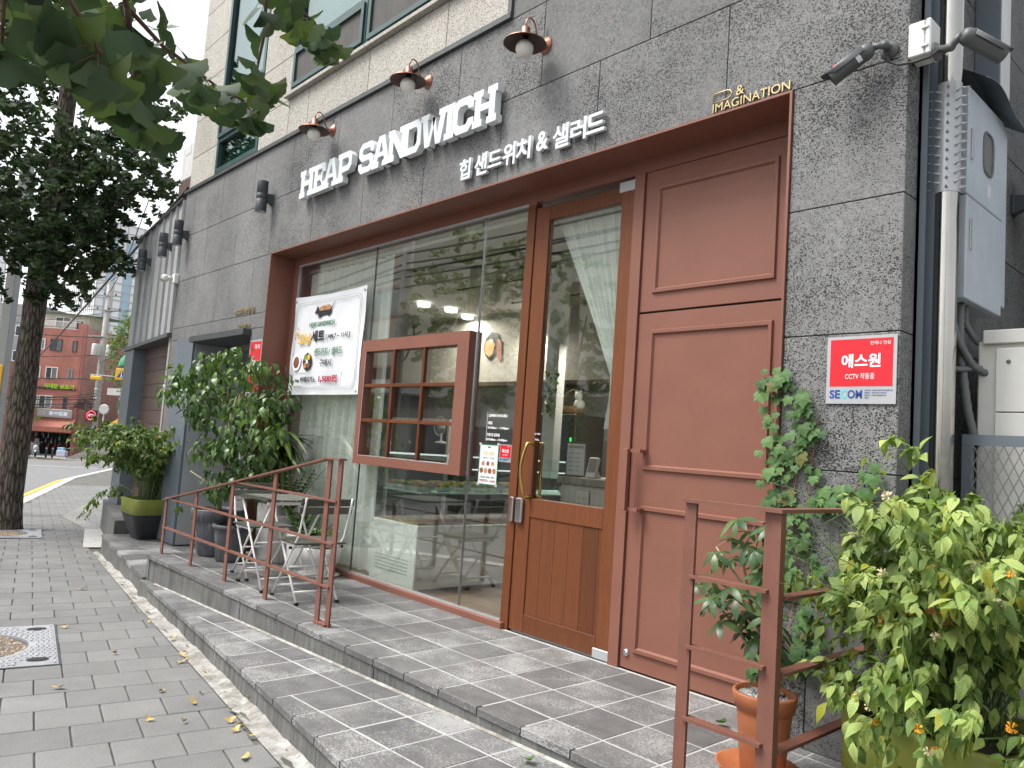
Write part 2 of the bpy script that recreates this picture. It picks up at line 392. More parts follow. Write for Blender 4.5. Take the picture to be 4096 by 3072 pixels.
def brickmat(name, c1, c2, mortar, bw, bh):
    s = NT(name); v = s.pos(obj=True, rot=(R(90), 0, 0))
    tc = s.n('ShaderNodeTexCoord').outputs['Object']; sx = s.n('ShaderNodeSeparateXYZ'); s.l(tc, sx.inputs[0])
    cb = s.n('ShaderNodeCombineXYZ'); s.l(s.math('ADD', sx.outputs[0], sx.outputs[1]), cb.inputs[0]); s.l(sx.outputs[2], cb.inputs[1])
    b = s.n('ShaderNodeTexBrick'); b.inputs['Scale'].default_value = 1.0; b.inputs['Brick Width'].default_value = bw; b.inputs['Row Height'].default_value = bh
    b.inputs['Mortar Size'].default_value = bh*.11; b.inputs['Color1'].default_value = c1+(1,); b.inputs['Color2'].default_value = c2+(1,); b.inputs['Mortar'].default_value = mortar+(1,)
    s.l(cb.outputs[0], b.inputs['Vector'])
    st = s.ramp(s.noise(s.pos((1, 1, .5)), .5, 5, .7), [(.3, .65), (.7, 1.15)])
    s.col(s.mix(1.0, b.outputs[0], st, 'MULTIPLY')); s.set(.85)
brickmat('red_brick', (.46, .115, .075), (.34, .078, .05), (.42, .34, .30), .24, .082)
brickmat('side_brick', (.42, .17, .125), (.32, .125, .095), (.52, .42, .36), .24, .13)
brickmat('tan_brick', (.26, .19, .11), (.21, .15, .09), (.30, .26, .2), .24, .08)

# ---------------------------------------------------------------- mesh helpers
class MB:
    def __init__(s): s.v = []; s.f = []; s.sm = set()
    def add(s, vs, fs, smooth=False):
        o = len(s.v); s.v += [tuple(v) for v in vs]
        for f in fs:
            if smooth: s.sm.add(len(s.f))
            s.f.append(tuple(i+o for i in f))
        return s
    def box(s, x0, x1, y0, y1, z0, z1, m=None):
        vs = [(x, y, z) for z in (z0, z1) for y in (y0, y1) for x in (x0, x1)]
        if m is not None: vs = [m @ Vector(v) for v in vs]
        return s.add(vs, [(0, 2, 3, 1), (4, 5, 7, 6), (0, 1, 5, 4), (2, 6, 7, 3), (0, 4, 6, 2), (1, 3, 7, 5)])
    def bbox(s, x0, x1, y0, y1, z0, z1, b=.003):
        """box with chamfered edges"""
        bm = bmesh.new(); bmesh.ops.create_cube(bm, size=1)
        for v in bm.verts: v.co = Vector(((x0+x1)/2+v.co.x*(x1-x0), (y0+y1)/2+v.co.y*(y1-y0), (z0+z1)/2+v.co.z*(z1-z0)))
        bmesh.ops.bevel(bm, geom=bm.edges[:], offset=min(b, (x1-x0)*.3, (y1-y0)*.3, (z1-z0)*.3), segments=1, affect='EDGES')
        bm.verts.index_update(); s.add([v.co.copy() for v in bm.verts], [[v.index for v in f.verts] for f in bm.faces]); bm.free(); return s
    def bar(s, p0, p1, w, h, upv=(0, 0, 1)):
        p0 = Vector(p0); p1 = Vector(p1); d = (p1-p0).normalized(); a = d.cross(Vector(upv))
        if a.length < 1e-4: a = d.cross(Vector((0, 1, 0)))
        a.normalize(); b = a.cross(d).normalized(); a *= w/2; b *= h/2
        vs = [p+i*a+j*b for p in (p0, p1) for i, j in ((-1, -1), (1, -1), (1, 1), (-1, 1))]
        return s.add(vs, [(0, 1, 2, 3), (7, 6, 5, 4), (0, 4, 5, 1), (1, 5, 6, 2), (2, 6, 7, 3), (3, 7, 4, 0)])
    def tube(s, pts, r, n=8, cap=True):
        pts = [Vector(p) for p in pts]; N = len(pts)
        rs = r if isinstance(r, (list, tuple)) else [r]*N
        ref = None; rings = []
        for i, p in enumerate(pts):
            d = (pts[min(i+1, N-1)]-pts[max(i-1, 0)]).normalized()
            if ref is None:
                ref = d.cross(Vector((0, 0, 1)));
                if ref.length < 1e-3: ref = d.cross(Vector((1, 0, 0)))
                ref.normalize()
            else:
                ref = (ref-d*ref.dot(d)); ref = ref.normalized() if ref.length > 1e-5 else d.orthogonal().normalized()
            b = d.cross(ref)
            rings.append([p+rs[i]*(math.cos(2*math.pi*k/n)*ref+math.sin(2*math.pi*k/n)*b) for k in range(n)])
        vs = [v for rg in rings for v in rg]
        fs = [(i*n+k, i*n+(k+1) % n, (i+1)*n+(k+1) % n, (i+1)*n+k) for i in range(N-1) for k in range(n)]
        s.add(vs, fs, True)
        if cap:
            o = len(s.v)-len(vs)
            s.f.append(tuple(o+k for k in reversed(range(n)))); s.f.append(tuple(o+(N-1)*n+k for k in range(n)))
        return s
    def cyl(s, p0, p1, r0, r1=None, n=16): return s.tube([p0, p1], [r0, r0 if r1 is None else r1], n)
    def lathe(s, prof, c=(0, 0, 0), n=24, sq=0, axis='z', smooth=True):
        vs = []
        for r, z in prof:
            for k in range(n):
                a = 2*math.pi*k/n; x, y = math.cos(a), math.sin(a)
                if sq:
                    q = (abs(x)**sq+abs(y)**sq)**(-1/sq); x *= q; y *= q
                v = (r*x, r*y, z)
                if axis == 'y': v = (r*x, z, r*y)
                if axis == 'x': v = (z, r*x, r*y)
                vs.append(Vector(v)+Vector(c))
        N = len(prof)
        fs = [(i*n+k, i*n+(k+1) % n, (i+1)*n+(k+1) % n, (i+1)*n+k) for i in range(N-1) for k in range(n)]
        return s.add(vs, fs, smooth)
    def quad(s, a, b, c, d): return s.add([a, b, c, d], [(0, 1, 2, 3)])
    def prism(s, poly, z0, z1, m=None):
        n = len(poly); vs = [(x, y, z0) for x, y in poly]+[(x, y, z1) for x, y in poly]
        if m is not None: vs = [m @ Vector(v) for v in vs]
        return s.add(vs, [tuple(reversed(range(n))), tuple(range(n, 2*n))]+[(i, (i+1) % n, n+(i+1) % n, n+i) for i in range(n)])
    def sphere(s, c, r, nu=16, nv=10, sc=(1, 1, 1)):
        prof = [(r*math.sin(math.pi*i/nv)+1e-5, -r*math.cos(math.pi*i/nv)) for i in range(nv+1)]
        o = len(s.v); s.lathe(prof, (0, 0, 0), nu)
        for i in range(o, len(s.v)): v = s.v[i]; s.v[i] = (v[0]*sc[0]+c[0], v[1]*sc[1]+c[1], v[2]*sc[2]+c[2])
        return s
    def mesh(s, name):
        me = bpy.data.meshes.new(name); me.from_pydata(s.v, [], s.f); me.update()
        if s.sm:
            fl = [i in s.sm for i in range(len(s.f))]; me.polygons.foreach_set('use_smooth', fl)
        return me
    def obj(s, name, mat, parent=None, loc=None, **kw): return mk(name, s.mesh(name), mat, parent, loc, **kw)

def mk(name, me, mat, parent=None, loc=None, rot=None, label=None, cat=None, group=None, kind=None):
    o = bpy.data.objects.new(name, me); col.objects.link(o)
    if mat is not None and me is not None and len(me.materials) == 0: me.materials.append(MATS[mat])
    if parent is not None: o.parent = parent
    if loc is not None: o.location = loc
    if rot is not None: o.rotation_euler = rot
    tag(o, label, cat, group, kind); return o
def tag(o, label=None, cat=None, group=None, kind=None):
    for k, v in (('label', label), ('category', cat), ('group', group), ('kind', kind)):
        if v: o[k] = v
    return o
def thing(name, label, cat, loc=(0, 0, 0), rotz=0, group=None, rot=None):
    o = bpy.data.objects.new(name, None); col.objects.link(o); o.location = loc
    o.rotation_euler = rot if rot else (0, 0, rotz); o.empty_display_size = .1
    return tag(o, label, cat, group)
def dup(root, loc, rotz=None, label=None):
    r = root.copy(); col.objects.link(r); r.location = loc
    if rotz is not None: r.rotation_euler = (0, 0, rotz)
    if label: r['label'] = label
    for ch in list(root.children):
        c = ch.copy(); col.objects.link(c); c.parent = r
        for g in list(ch.children):
            d = g.copy(); col.objects.link(d); d.parent = c
    return r

def text_mesh(body, size=.1, extrude=.0, bold=0.0, align='LEFT', width=None, height=None, shear=0, space=1.0):
    cu = bpy.data.curves.new('lettering', 'FONT'); cu.body = body; cu.size = size; cu.extrude = extrude; cu.offset = bold
    cu.align_x = align; cu.shear = shear; cu.space_character = space; cu.resolution_u = 3
    o = bpy.data.objects.new('lettering', cu); col.objects.link(o)
    bpy.context.view_layer.update()
    me = bpy.data.meshes.new_from_object(o.evaluated_get(bpy.context.evaluated_depsgraph_get()))
    bpy.data.objects.remove(o); bpy.data.curves.remove(cu)
    if len(me.vertices) == 0: return me
    co = np.empty(len(me.vertices)*3, 'f'); me.vertices.foreach_get('co', co); co = co.reshape(-1, 3)
    mn, mx = co.min(0), co.max(0)
    if width: co[:, 0] = (co[:, 0]-(mn[0] if align == 'LEFT' else (mn[0]+mx[0])/2))*width/(mx[0]-mn[0])
    if height: co[:, 1] = (co[:, 1]-mn[1])*height/(mx[1]-mn[1])
    me.vertices.foreach_set('co', co.reshape(-1)); me.materials.clear(); me.update(); return me
# orientation of lettering standing on a wall whose outward normal is -Y
STAND = (R(90), 0, 0)
def wall_text(name, body, x, z, y, mat, parent=None, height=.05, width=None, extrude=.0006, bold=0, align='LEFT', **kw):
    me = text_mesh(body, height, extrude, bold, align, width, height, kw.pop('shear', 0), kw.pop('space', 1.0))
    return mk(name, me, mat, parent, (x, y, z), STAND, **kw)

def leaf_mesh(name, L, W, kind='ovate', fold=.25, droop=.35, segs=4, notch=0, fine=0):
    """one leaf: base at origin, along +Y, up +Z, with uv (u across, v along)"""
    vs, fs, uv = [], [], []
    if kind == 'fan':
        n = 15 if fine else 7; vs.append((0, 0, 0)); uv.append((.5, 0))
        for ring, rr in ((0, .55), (1, 1.0)):
            for k in range(n):
                t = k/(n-1)*2-1; a = t*R(52)*(.86+.14*ring)
                q = rr*L*(1-.10*abs(t)**3)
                if ring and k == n//2: q *= .80+notch
                if ring and fine: q *= 1+.025*math.sin(k*2.1+notch*9)+.012*math.sin(k*5)
                elif ring and k % 2 == 1: q *= 1.03
                vs.append((math.sin(a)*q*W/L*1.15, math.cos(a)*q, fold*L*.35*abs(t)*rr+math.sin(rr*2.2+t*2)*.04*L-droop*L*rr*rr*.4))
                uv.append((.5+t*.5, rr))
        fs = [(0, 1+k+1, 1+k) for k in range(n-1)]+[(1+k, 2+k, n+2+k, n+1+k) for k in range(n-1)]
    else:
        prof = {'ovate': [0, .55, 1.0, .82, .42, 0], 'lance': [0, .6, .95, 1.0, .7, 0], 'round': [0, .8, 1.0, .95, .6, 0], 'strap': [.35, .75, 1.0, .9, .55, 0]}[kind]
        n = len(prof)
        for i, w in enumerate(prof):
            t = i/(n-1); y = L*t*(1-.12*droop*t); z = -droop*L*t*t
            if w == 0: vs.append((0, y, z)); uv.append((.5, t))
            else:
                hw = w*W/2
                for sx in (-1, 0, 1): vs.append((sx*hw, y, z+(fold*hw if sx else 0))); uv.append((.5+sx*.5*w, t))
        idx = []; k = 0
        for w in prof:
            idx.append((k,) if w == 0 else (k, k+1, k+2)); k += 1 if w == 0 else 3
        for a, b in zip(idx[:-1], idx[1:]):
            if len(a) == 1: fs += [(a[0], b[1], b[0]), (a[0], b[2], b[1])]
            elif len(b) == 1: fs += [(a[0], a[1], b[0]), (a[1], a[2], b[0])]
            else: fs += [(a[0], a[1], b[1], b[0]), (a[1], a[2], b[2], b[1])]
    me = bpy.data.meshes.new(name); me.from_pydata(vs, [], fs)
    ul = me.uv_layers.new(name='UVMap')
    for lp in me.loops: ul.data[lp.index].uv = uv[lp.vertex_index]
    me.polygons.foreach_set('use_smooth', [True]*len(me.polygons)); me.update(); return me

def leaf_matrix(p, d, upv=(0, 0, 1), s=1.0, roll=0.0):
    y = Vector(d).normalized(); z = Vector(upv)-y*Vector(upv).dot(y)
    if z.length < 1e-3: z = y.orthogonal()
    z.normalize(); x = y.cross(z)
    m = Matrix((x, y, z)).transposed().to_4x4() @ Matrix.Rotation(roll, 4, 'Y') @ Matrix.Scale(s, 4); m.translation = Vector(p); return m

def join_leaves(meshes, mats_, name):
    """meshes: leaf prototypes; mats_: list of (proto index, Matrix) -> one mesh"""
    P = []
    for me in meshes:
        co = np.empty(len(me.vertices)*3); me.vertices.foreach_get('co', co); co = co.reshape(-1, 3)
        P.append((co, [tuple(p.vertices) for p in me.polygons], np.array([tuple(me.uv_layers[0].data[l].uv) for l in range(len(me.loops))])))
    V = []; F = []; U = []; o = 0
    for i, m in mats_:
        co, fs, uv = P[i]; A = np.array(m)
        V.append(co @ A[:3, :3].T+A[:3, 3]); F += [tuple(k+o for k in f) for f in fs]; U.append(uv); o += len(co)
    me = bpy.data.meshes.new(name)
    if not V: return me
    me.from_pydata(np.concatenate(V).tolist(), [], F); ul = me.uv_layers.new(name='UVMap')
    ul.data.foreach_set('uv', np.concatenate(U).reshape(-1)); me.polygons.foreach_set('use_smooth', [True]*len(me.polygons)); me.update(); return me

def foliage(parent, protos, mat, placed, nobj=0, name='leaf', rest='foliage', sort=True):
    """nearest nobj leaves become objects, the others one joined part"""
    if sort and nobj:
        w = parent.matrix_world if parent is None else Matrix.LocRotScale(parent.location, parent.rotation_euler, None)
        c = Vector((0, -3.53, 1.2)); placed = sorted(placed, key=lambda q: ((w @ q[1].translation)-c).length)
    for me in protos:
        if not me.materials: me.materials.append(MATS[mat])
    for i, m in placed[:nobj]:
        o = bpy.data.objects.new(name, protos[i]); col.objects.link(o); o.parent = parent; o.matrix_basis = m
    if placed[nobj:]:
        o = mk(rest, join_leaves(protos, placed[nobj:], rest), mat, parent); 
        if nobj or len(placed) > 300: o['kind'] = 'stuff'

def rv(a=1.0): return Vector((rnd.uniform(-a, a), rnd.uniform(-a, a), rnd.uniform(-a, a)))
def g_(X, Y=0): return .0305*max(min(X, 10), -95)-.145      # sloping street level
e1 = Vector((.6731, .7395, 0)); e2 = Vector((-.7395, .6731, 0)); CAMP = Vector((0, -3.53, 0)); RB = math.atan2(.7395, .6731)
def BG(a, b, z): v = CAMP+e1*a+e2*b; return (v.x, v.y, z)

# ================================================================ the ground
GX = [-420, -95, -60, -30, -15, -8, 0, 10, 60, 300]
mb = MB()
for x0, x1 in zip(GX[:-1], GX[1:]):
    a, b = g_(x0)-.14, g_(x1)-.14
    mb.quad((x0, -300, a), (x1, -300, b), (x1, 500, b), (x0, 500, a))
mb.obj('road', 'asphalt', kind='structure')

# near kerb line (south edge of the pavement) and what lies along it
KERB = [(14, -8.6), (4, -6.0), (-4, -4.45), (-10, -3.05), (-12.5, -2.25), (-20, .08), (-33, 4.05), (-46, 9.0), (-62, 17.5)]
def dense(pl, step=1.0):
    out = []
    for a, b in zip(pl[:-1], pl[1:]):
        a = Vector(a); b = Vector(b); n = max(1, int((b-a).length/step))
        out += [a+(b-a)*i/n for i in range(n)]
    return out+[Vector(pl[-1])]
KD = dense(KERB)
def strip(pl, o0, o1, z0, z1=None, sides=False):
    """ribbon following a polyline on the sloping street, offset sideways by o0..o1"""
    m = MB(); L = []
    for i, p in enumerate(pl):
        d = (pl[min(i+1, len(pl)-1)]-pl[max(i-1, 0)]).normalized(); nn = Vector((-d.y, d.x))
        if nn.y < 0: nn = -nn
        L.append((p+nn*o0, p+nn*o1))
    for (a, b), (c, d) in zip(L[:-1], L[1:]):
        A, B, C, D = [(q.x, q.y, g_(q.x)+z0) for q in (a, b, c, d)]
        m.quad(C, A, B, D)
        if sides:
            lo = -.16; m.quad((A[0], A[1], A[2]+lo), A, C, (C[0], C[1], C[2]+lo))
    return m
# kerb stones, each 1 m
k = thing('kerb', None, None); k['kind'] = 'structure'
for i, (a, b) in enumerate(zip(KD[:-1], KD[1:])):
    if not -48 < a.x < 0: continue
    d = (b-a).normalized(); nn = Vector((-d.y, d.x)); nn = nn if nn.y > 0 else -nn
    a2 = a+d*.004; b2 = b-d*.004
    z0, z1 = g_(a.x), g_(b.x)
    m = MB(); pts = [a2, b2, b2+nn*.24, a2+nn*.24]
    top = [(p.x, p.y, (g_(p.x))+.004) for p in pts]; bot = [(p.x, p.y, g_(p.x)-.2) for p in pts]
    m.add(top+bot, [(0, 1, 2, 3) if d.x > 0 else (3, 2, 1, 0), (0, 4, 5, 1), (1, 5, 6, 2), (2, 6, 7, 3), (3, 7, 4, 0)])
    m.obj('kerb_stone', 'kerb_concrete', k)
strip([p for p in KD if p.x < -13], -.42, -.27, -.130).obj('yellow_kerb_line', 'yellow_line', kind='structure')

# pavement: bedding sheet plus individual pavers
STEP = lambda X: -.003*X*X-.174*X-2.272          # front edge of the lower step
GUT = [(-40, 9.8), (-20, 3.0), (-14.5, .75), (-13.3, .15), (-11.4, -.62), (-8.25, -1.118), (-6.84, -1.327), (-5.85, -1.47), (-4.63, -1.645), (-3.88, -1.756), (-3.17, -1.86), (-1.2, -2.15), (14, -4.6)]
def gy(x):
    for (a, b), (c, d) in zip(GUT[:-1], GUT[1:]):
        if a <= x <= c: return b+(d-b)*(x-a)/(c-a)
    return GUT[0][1]+(-40-x)*.35 if x < -40 else GUT[-1][1]
def ky(x):
    for (a, b), (c, d) in zip(KERB[:-1], KERB[1:]):
        if c <= x <= a: return b+(d-b)*(x-a)/(c-a)
    return 0
pv = thing('sidewalk', None, None); pv['kind'] = 'structure'
m = MB(); xs = [i for i in range(-62, 15)]
for a, b in zip(xs[:-1], xs[1:]):
    m.quad((a, ky(a), g_(a)-.012), (b, ky(b), g_(b)-.012), (b, gy(b)+3, g_(b)-.012), (a, gy(a)+3, g_(a)-.012))
m.obj('bedding', 'joint_sand', pv)
def clip(poly, n, c):
    out = []
    for i in range(len(poly)):
        a, b = poly[i], poly[(i+1) % len(poly)]; da, db = n.dot(a)-c, n.dot(b)-c
        if da <= 0: out.append(a)
        if da*db < 0: out.append(a+(b-a)*(da/(da-db)))
    return out
U = Vector((.983, -.184)); V = Vector((.184, .983)); GRATES = []
def in_grate(p):
    for gc in GRATES:
        q = p-gc
        if abs(q.dot(U)) < .6 and abs(q.dot(V)) < .6: return True
    return False
G1 = Vector((-6.08, -2.70))+U*.085; G2 = Vector((-13.0, -1.42))
GRATES += [G1, G2]
def paver_mesh(poly, ce, zt):
    m = MB(); n = len(poly); inn = [ce+(p-ce)*(1-.006/max(.03, (p-ce).length)) for p in poly]
    z = lambda p: g_(p.x)
    vs = [(p.x, p.y, z(p)-.02) for p in poly]+[(p.x, p.y, z(p)-.004+zt) for p in poly]+[(p.x, p.y, z(p)+zt) for p in inn]
    fs = [tuple(range(2*n, 3*n))]
    for i in range(n):
        j = (i+1) % n; fs += [(i, j, n+j, n+i), (n+i, n+j, 2*n+j, 2*n+i)]
    return m.add(vs, fs)
plist = []
for i in range(-26, 95):
    off = .145 if i % 2 else 0
    for j in range(-26, 24):
        c = G1+U*(-i*.2945+.6+.147)+V*(j*.29+.6+off+.145)
        if c.x > 1.6 or c.x < -27: continue
        top = gy(c.x); 
        if c.y > top+.25 or c.y < ky(c.x)+.22: continue
        if in_grate(c): continue
        hw, hh = .147-.0025, .145-.0035
        poly = [c-U*hw-V*hh, c+U*hw-V*hh, c+U*hw+V*hh, c-U*hw+V*hh]
        # cut against the gutter and the kerb
        for x0, lim, sgn in ((c.x, gy, 1), (c.x, ky, -1)):
            sl = (lim(c.x+.2)-lim(c.x-.2))/.4; nn = Vector((-sl, 1))*sgn; nn.normalize()
            base = Vector((c.x, lim(c.x)+(-.004 if sgn > 0 else .25)))
            poly = clip(poly, nn, nn.dot(base))
            if len(poly) < 3: break
        for gc in GRATES:
            if len(poly) < 3: break
            q = sum(poly, Vector((0, 0)))/len(poly)-gc
            if abs(q.dot(U)) < .82 and abs(q.dot(V)) < .82:
                ax, s_ = (U, 1 if q.dot(U) > 0 else -1) if abs(q.dot(U)) > abs(q.dot(V)) else (V, 1 if q.dot(V) > 0 else -1)
                poly = clip(poly, -ax*s_, -(gc.dot(ax)*s_+.60))
        if len(poly) < 3: continue
        ce = sum(poly, Vector((0, 0)))/len(poly)
        ar = abs(sum(poly[t].x*poly[(t+1) % len(poly)].y-poly[(t+1) % len(poly)].x*poly[t].y for t in range(len(poly))))/2
        if ar < .004: continue
        plist.append(((ce-Vector((-1.5, -3.0))).length if ce.x > 5 else (ce-Vector((0, -3.5))).length, poly, ce))
# those the photo shows largest: in front of the camera to the left
plist = [q for q in plist if not (q[2].x > -1.2)]
plist.sort(key=lambda q: q[0])
for d_, poly, ce in plist[:300]: paver_mesh(poly, ce, rnd.uniform(-.0012, .0012)).obj('paver', 'concrete_paver', pv)
m = MB()
for d_, poly, ce in plist[300:]:
    q = paver_mesh(poly, ce, rnd.uniform(-.001, .001)); m.add(q.v, q.f)
o = m.obj('far_pavers', 'concrete_paver', pv); o['kind'] = 'stuff'
print('pavers', len(plist))
# pale stone apron at the bend of the pavement
m = MB(); A = [(-14.2, .05), (-12.3, -.62), (-10.6, -.80), (-10.9, -.66), (-13.2, .10)]
for p, q in (((-20, 1.76), (-15.7, .16)), ((-15.7, .16), (-13.4, -.02)), ((-13.4, -.02), (-11.0, -.62))):
    p, q = Vector(p), Vector(q); nn = (q-p).normalized(); nn = Vector((-nn.y, nn.x))*.13
    m.add([(v.x, v.y, g_(v.x)+.007) for v in (p-nn, q-nn, q+nn, p+nn)], [(0, 1, 2, 3)]); m.obj('stone_apron', 'kerb_concrete', kind='structure')

# gutter of rough mortar between pavers and steps
m = MB(); N = 90
for i in range(N+1):
    x = -10.6+i*(12.6/N)
    y0 = gy(x)+.004; y1 = max(y0+.02, (STEP(x) if x > -7.2 else (-1.14+(x+7.45)*-.139))+.02)
    for t in (0, .35, .7, 1):
        y = y0+(y1-y0)*t; m.v.append((x, y, g_(x)-.004+.012*math.sin(x*9+t*5)*(t > 0)+.05*max(0, t-.6)**1.3+rnd.uniform(-.003, .003)*(t > 0)))
for i in range(N):
    for t in range(3): m.sm.add(len(m.f)); a = i*4+t; m.f.append((a, a+4, a+5, a+1))
m.obj('gutter', 'gutter_concrete', kind='structure')

# ================================================================ steps and platform
st = thing('entrance_steps', None, None); st['kind'] = 'structure'
z1_ = lambda X: .0305*X-.0068
XE = -1.24; XL = -7.42
# upper platform body, riser face 12 mm behind the tile nosing
MB().box(XL+.03, XE-.012, -1.10, .02, -.6, -.032).obj('platform_body', 'riser_concrete', st)
MB().box(XL-.035, XL+.029, -1.105, -.9, -.6, -.036).obj('platform_end', 'riser_concrete', st)
MB().box(-7.42, -7.12, -1.17, -1.05, -.6, -.235).obj('step_end', 'riser_concrete', st)
MB().box(XL+.035, XE-.02, -1.095, .0, -.032, -.0015).obj('mortar_bed', 'grout', st)
JX = [-1.26-.293*i for i in range(0, 22)]
JX[-1] = XL
def tile(x0, x1, y0, y1, zf, t=.032, front=False, gap=.0045):
    m = MB(); b = .0025
    P = [(x0+gap, y0+(gap if not front else 0)), (x1-gap, y0+(gap if not front else 0)), (x1-gap, y1-gap), (x0+gap, y1-gap)]
    cx = sum(p[0] for p in P)/4; cy = sum(p[1] for p in P)/4
    I = [(p[0]+(b if p[0] < cx else -b), p[1]+(b if p[1] < cy else -b)) for p in P]
    z = [zf(p[0]) for p in P]
    m.add([(p[0], p[1], zz-t) for p, zz in zip(P, z)]+[(p[0], p[1], zz-b) for p, zz in zip(P, z)]+[(p[0], p[1], zz) for p, zz in zip(I, z)],
          [(8, 9, 10, 11), (3, 2, 1, 0)]+[(i, (i+1) % 4, 4+(i+1) % 4, 4+i) for i in range(4)]+[(4+i, 4+(i+1) % 4, 8+(i+1) % 4, 8+i) for i in range(4)])
    return m
rows = [(-1.13, -.93), (-.93, -.63), (-.63, -.325), (-.325, -.025)]
for r_, (y0, y1) in enumerate(rows):
    for a, b in zip(JX[1:], JX[:-1]):
        sh = rnd.uniform(-.0012, .0012)
        tile(a, b, y0, y1, lambda X, sh=sh: sh, .034 if r_ == 0 else .02, r_ == 0).obj('tile', 'slate_tile', st)
# riser of platform in slabs
for i, (a, b) in enumerate(zip(JX[2::2], JX[:-2:2])):
    MB().box(a+.0015, b-.0015, -1.122+.004*(i % 3 == 0), -1.098, z1_(b)-.2, -.036).obj('riser_slab', 'riser_concrete', st)
# lower step: curved front edge, sloping tread, riser joints on the tile joints
LX = [-1.26-.293*i for i in range(0, 21)]
m = MB(); mbed = MB()
for a, b in zip(LX[1:], LX[:-1]):
    ya, yb = STEP(a), STEP(b)
    if ya > -1.13: continue
    za, zb = z1_(a), z1_(b)
    m.add([(a, ya+.03, za-.03), (b, yb+.03, zb-.03), (b, -1.1, zb-.03), (a, -1.1, za-.03), (a, ya+.03, za-.6), (b, yb+.03, zb-.6)], [(0, 1, 2, 3), (4, 5, 1, 0)])
    q = MB().add([(a+.002, ya+.004, za-.03), (b-.002, yb+.004, zb-.03), (b-.002, yb+.004, zb-.4), (a+.002, ya+.004, za-.4), (a+.002, ya+.03, za-.03), (b-.002, yb+.03, zb-.03), (b-.002, yb+.03, zb-.4), (a+.002, ya+.03, za-.4)],
                 [(3, 2, 1, 0), (4, 5, 6, 7), (0, 1, 5, 4), (1, 2, 6, 5), (3, 0, 4, 7)])
    q.obj('riser_slab', 'riser_concrete', st)
    mbed.quad((a, ya+.008, za-.0015), (b, yb+.008, zb-.0015), (b, -1.10, zb-.0015), (a, -1.10, za-.0015))
    # tiles in this column: wall row, then further rows towards the curved edge
    ys = [-1.125, -1.30, -1.60]
    edges = [y for y in ys if y > max(ya, yb)+.05]
    for k_, y1 in enumerate(edges):
        last = k_ == len(edges)-1; gp = .0045
        y0a, y0b = (ya-.012, yb-.012) if last else (edges[k_+1]+gp, edges[k_+1]+gp)
        t_ = MB(); x0, x1 = a+gp, b-gp; bb = .0025
        P = [(x0, y0a), (x1, y0b), (x1, y1-gp), (x0, y1-gp)]; I = [(x0+bb, y0a+bb), (x1-bb, y0b+bb), (x1-bb, y1-gp-bb), (x0+bb, y1-gp-bb)]
        dz = rnd.uniform(-.0012, .0012)
        t_.add([(p[0], p[1], z1_(p[0])-.032) for p in P]+[(p[0], p[1], z1_(p[0])-bb+dz) for p in P]+[(p[0], p[1], z1_(p[0])+dz) for p in I],
               [(8, 9, 10, 11), (3, 2, 1, 0)]+[(i, (i+1) % 4, 4+(i+1) % 4, 4+i) for i in range(4)]+[(4+i, 4+(i+1) % 4, 8+(i+1) % 4, 8+i) for i in range(4)])
        t_.obj('tile', 'slate_tile', st)
m.obj('step_body', 'riser_concrete', st); mbed.obj('mortar_bed', 'grout', st)
# mortar fillets where treads meet risers
m = MB()
for a, b in zip(LX[1:], LX[:-1]):
    if STEP(a) > -1.13: continue
    m.add([(a, -1.1225, z1_(a)+.010), (b, -1.1225, z1_(b)+.010), (b, -1.138, z1_(b)+.0018), (a, -1.138, z1_(a)+.0018)], [(3, 2, 1, 0)])
m.obj('mortar_fillet', 'gutter_concrete', st)
# side landing to the left of the platform
ld = thing('side_landing', None, None); ld['kind'] = 'structure'
LD = lambda X: -1.14+(X+7.42)*-.139
for zt, x0, x1, yo in ((-.215, -10.32, -7.42, 0),):
    n = 9; dx = (x1-x0)/n; mm = MB()
    for i in range(n):
        a, b = x0+i*dx, x0+(i+1)*dx
        mm.add([(a, LD(a)+.012, -.7), (b, LD(b)+.012, -.7), (b, LD(b)+.012, zt-.034), (a, LD(a)+.012, zt-.034), (a, .35, zt-.034), (b, .35, zt-.034)], [(0, 1, 2, 3), (3, 2, 5, 4)])
        ys = [LD(a), -.63, -.325, -.02, .3]
        for y_, (ya, yb) in enumerate(zip(ys[:-1], ys[1:])):
            if yb-ya < .03: continue
            q = MB(); gp = .004; yl = (LD(a), LD(b)) if y_ == 0 else (ya+gp, ya+gp)
            P = [(a+gp, yl[0]), (b-gp, yl[1]), (b-gp, yb-gp), (a+gp, yb-gp)]
            q.add([(p[0], p[1], zt-.034) for p in P]+[(p[0], p[1], zt) for p in P], [(4, 5, 6, 7), (0, 1, 5, 4), (1, 2, 6, 5), (2, 3, 7, 6), (3, 0, 4, 7)])
            q.obj('tile', 'slate_tile', ld)
    mm.obj('landing_body', 'riser_concrete', ld)
    MB().box(x0+.02, x1-.01, -.6, .3, zt-.03, zt-.002).obj('mortar_bed', 'grout', ld)
MB().add([(-10.32, -.60, -.05), (-10.32, .3, -.05), (-13.6, .75, -.1), (-13.6, .12, -.1), (-10.32, -.60, -.7), (-10.32, .3, -.7), (-13.6, .75, -.75), (-13.6, .12, -.75)],
         [(0, 1, 2, 3), (0, 4, 5, 1), (3, 7, 4, 0), (2, 6, 7, 3)]).obj('raised_slab', 'riser_concrete', ld)

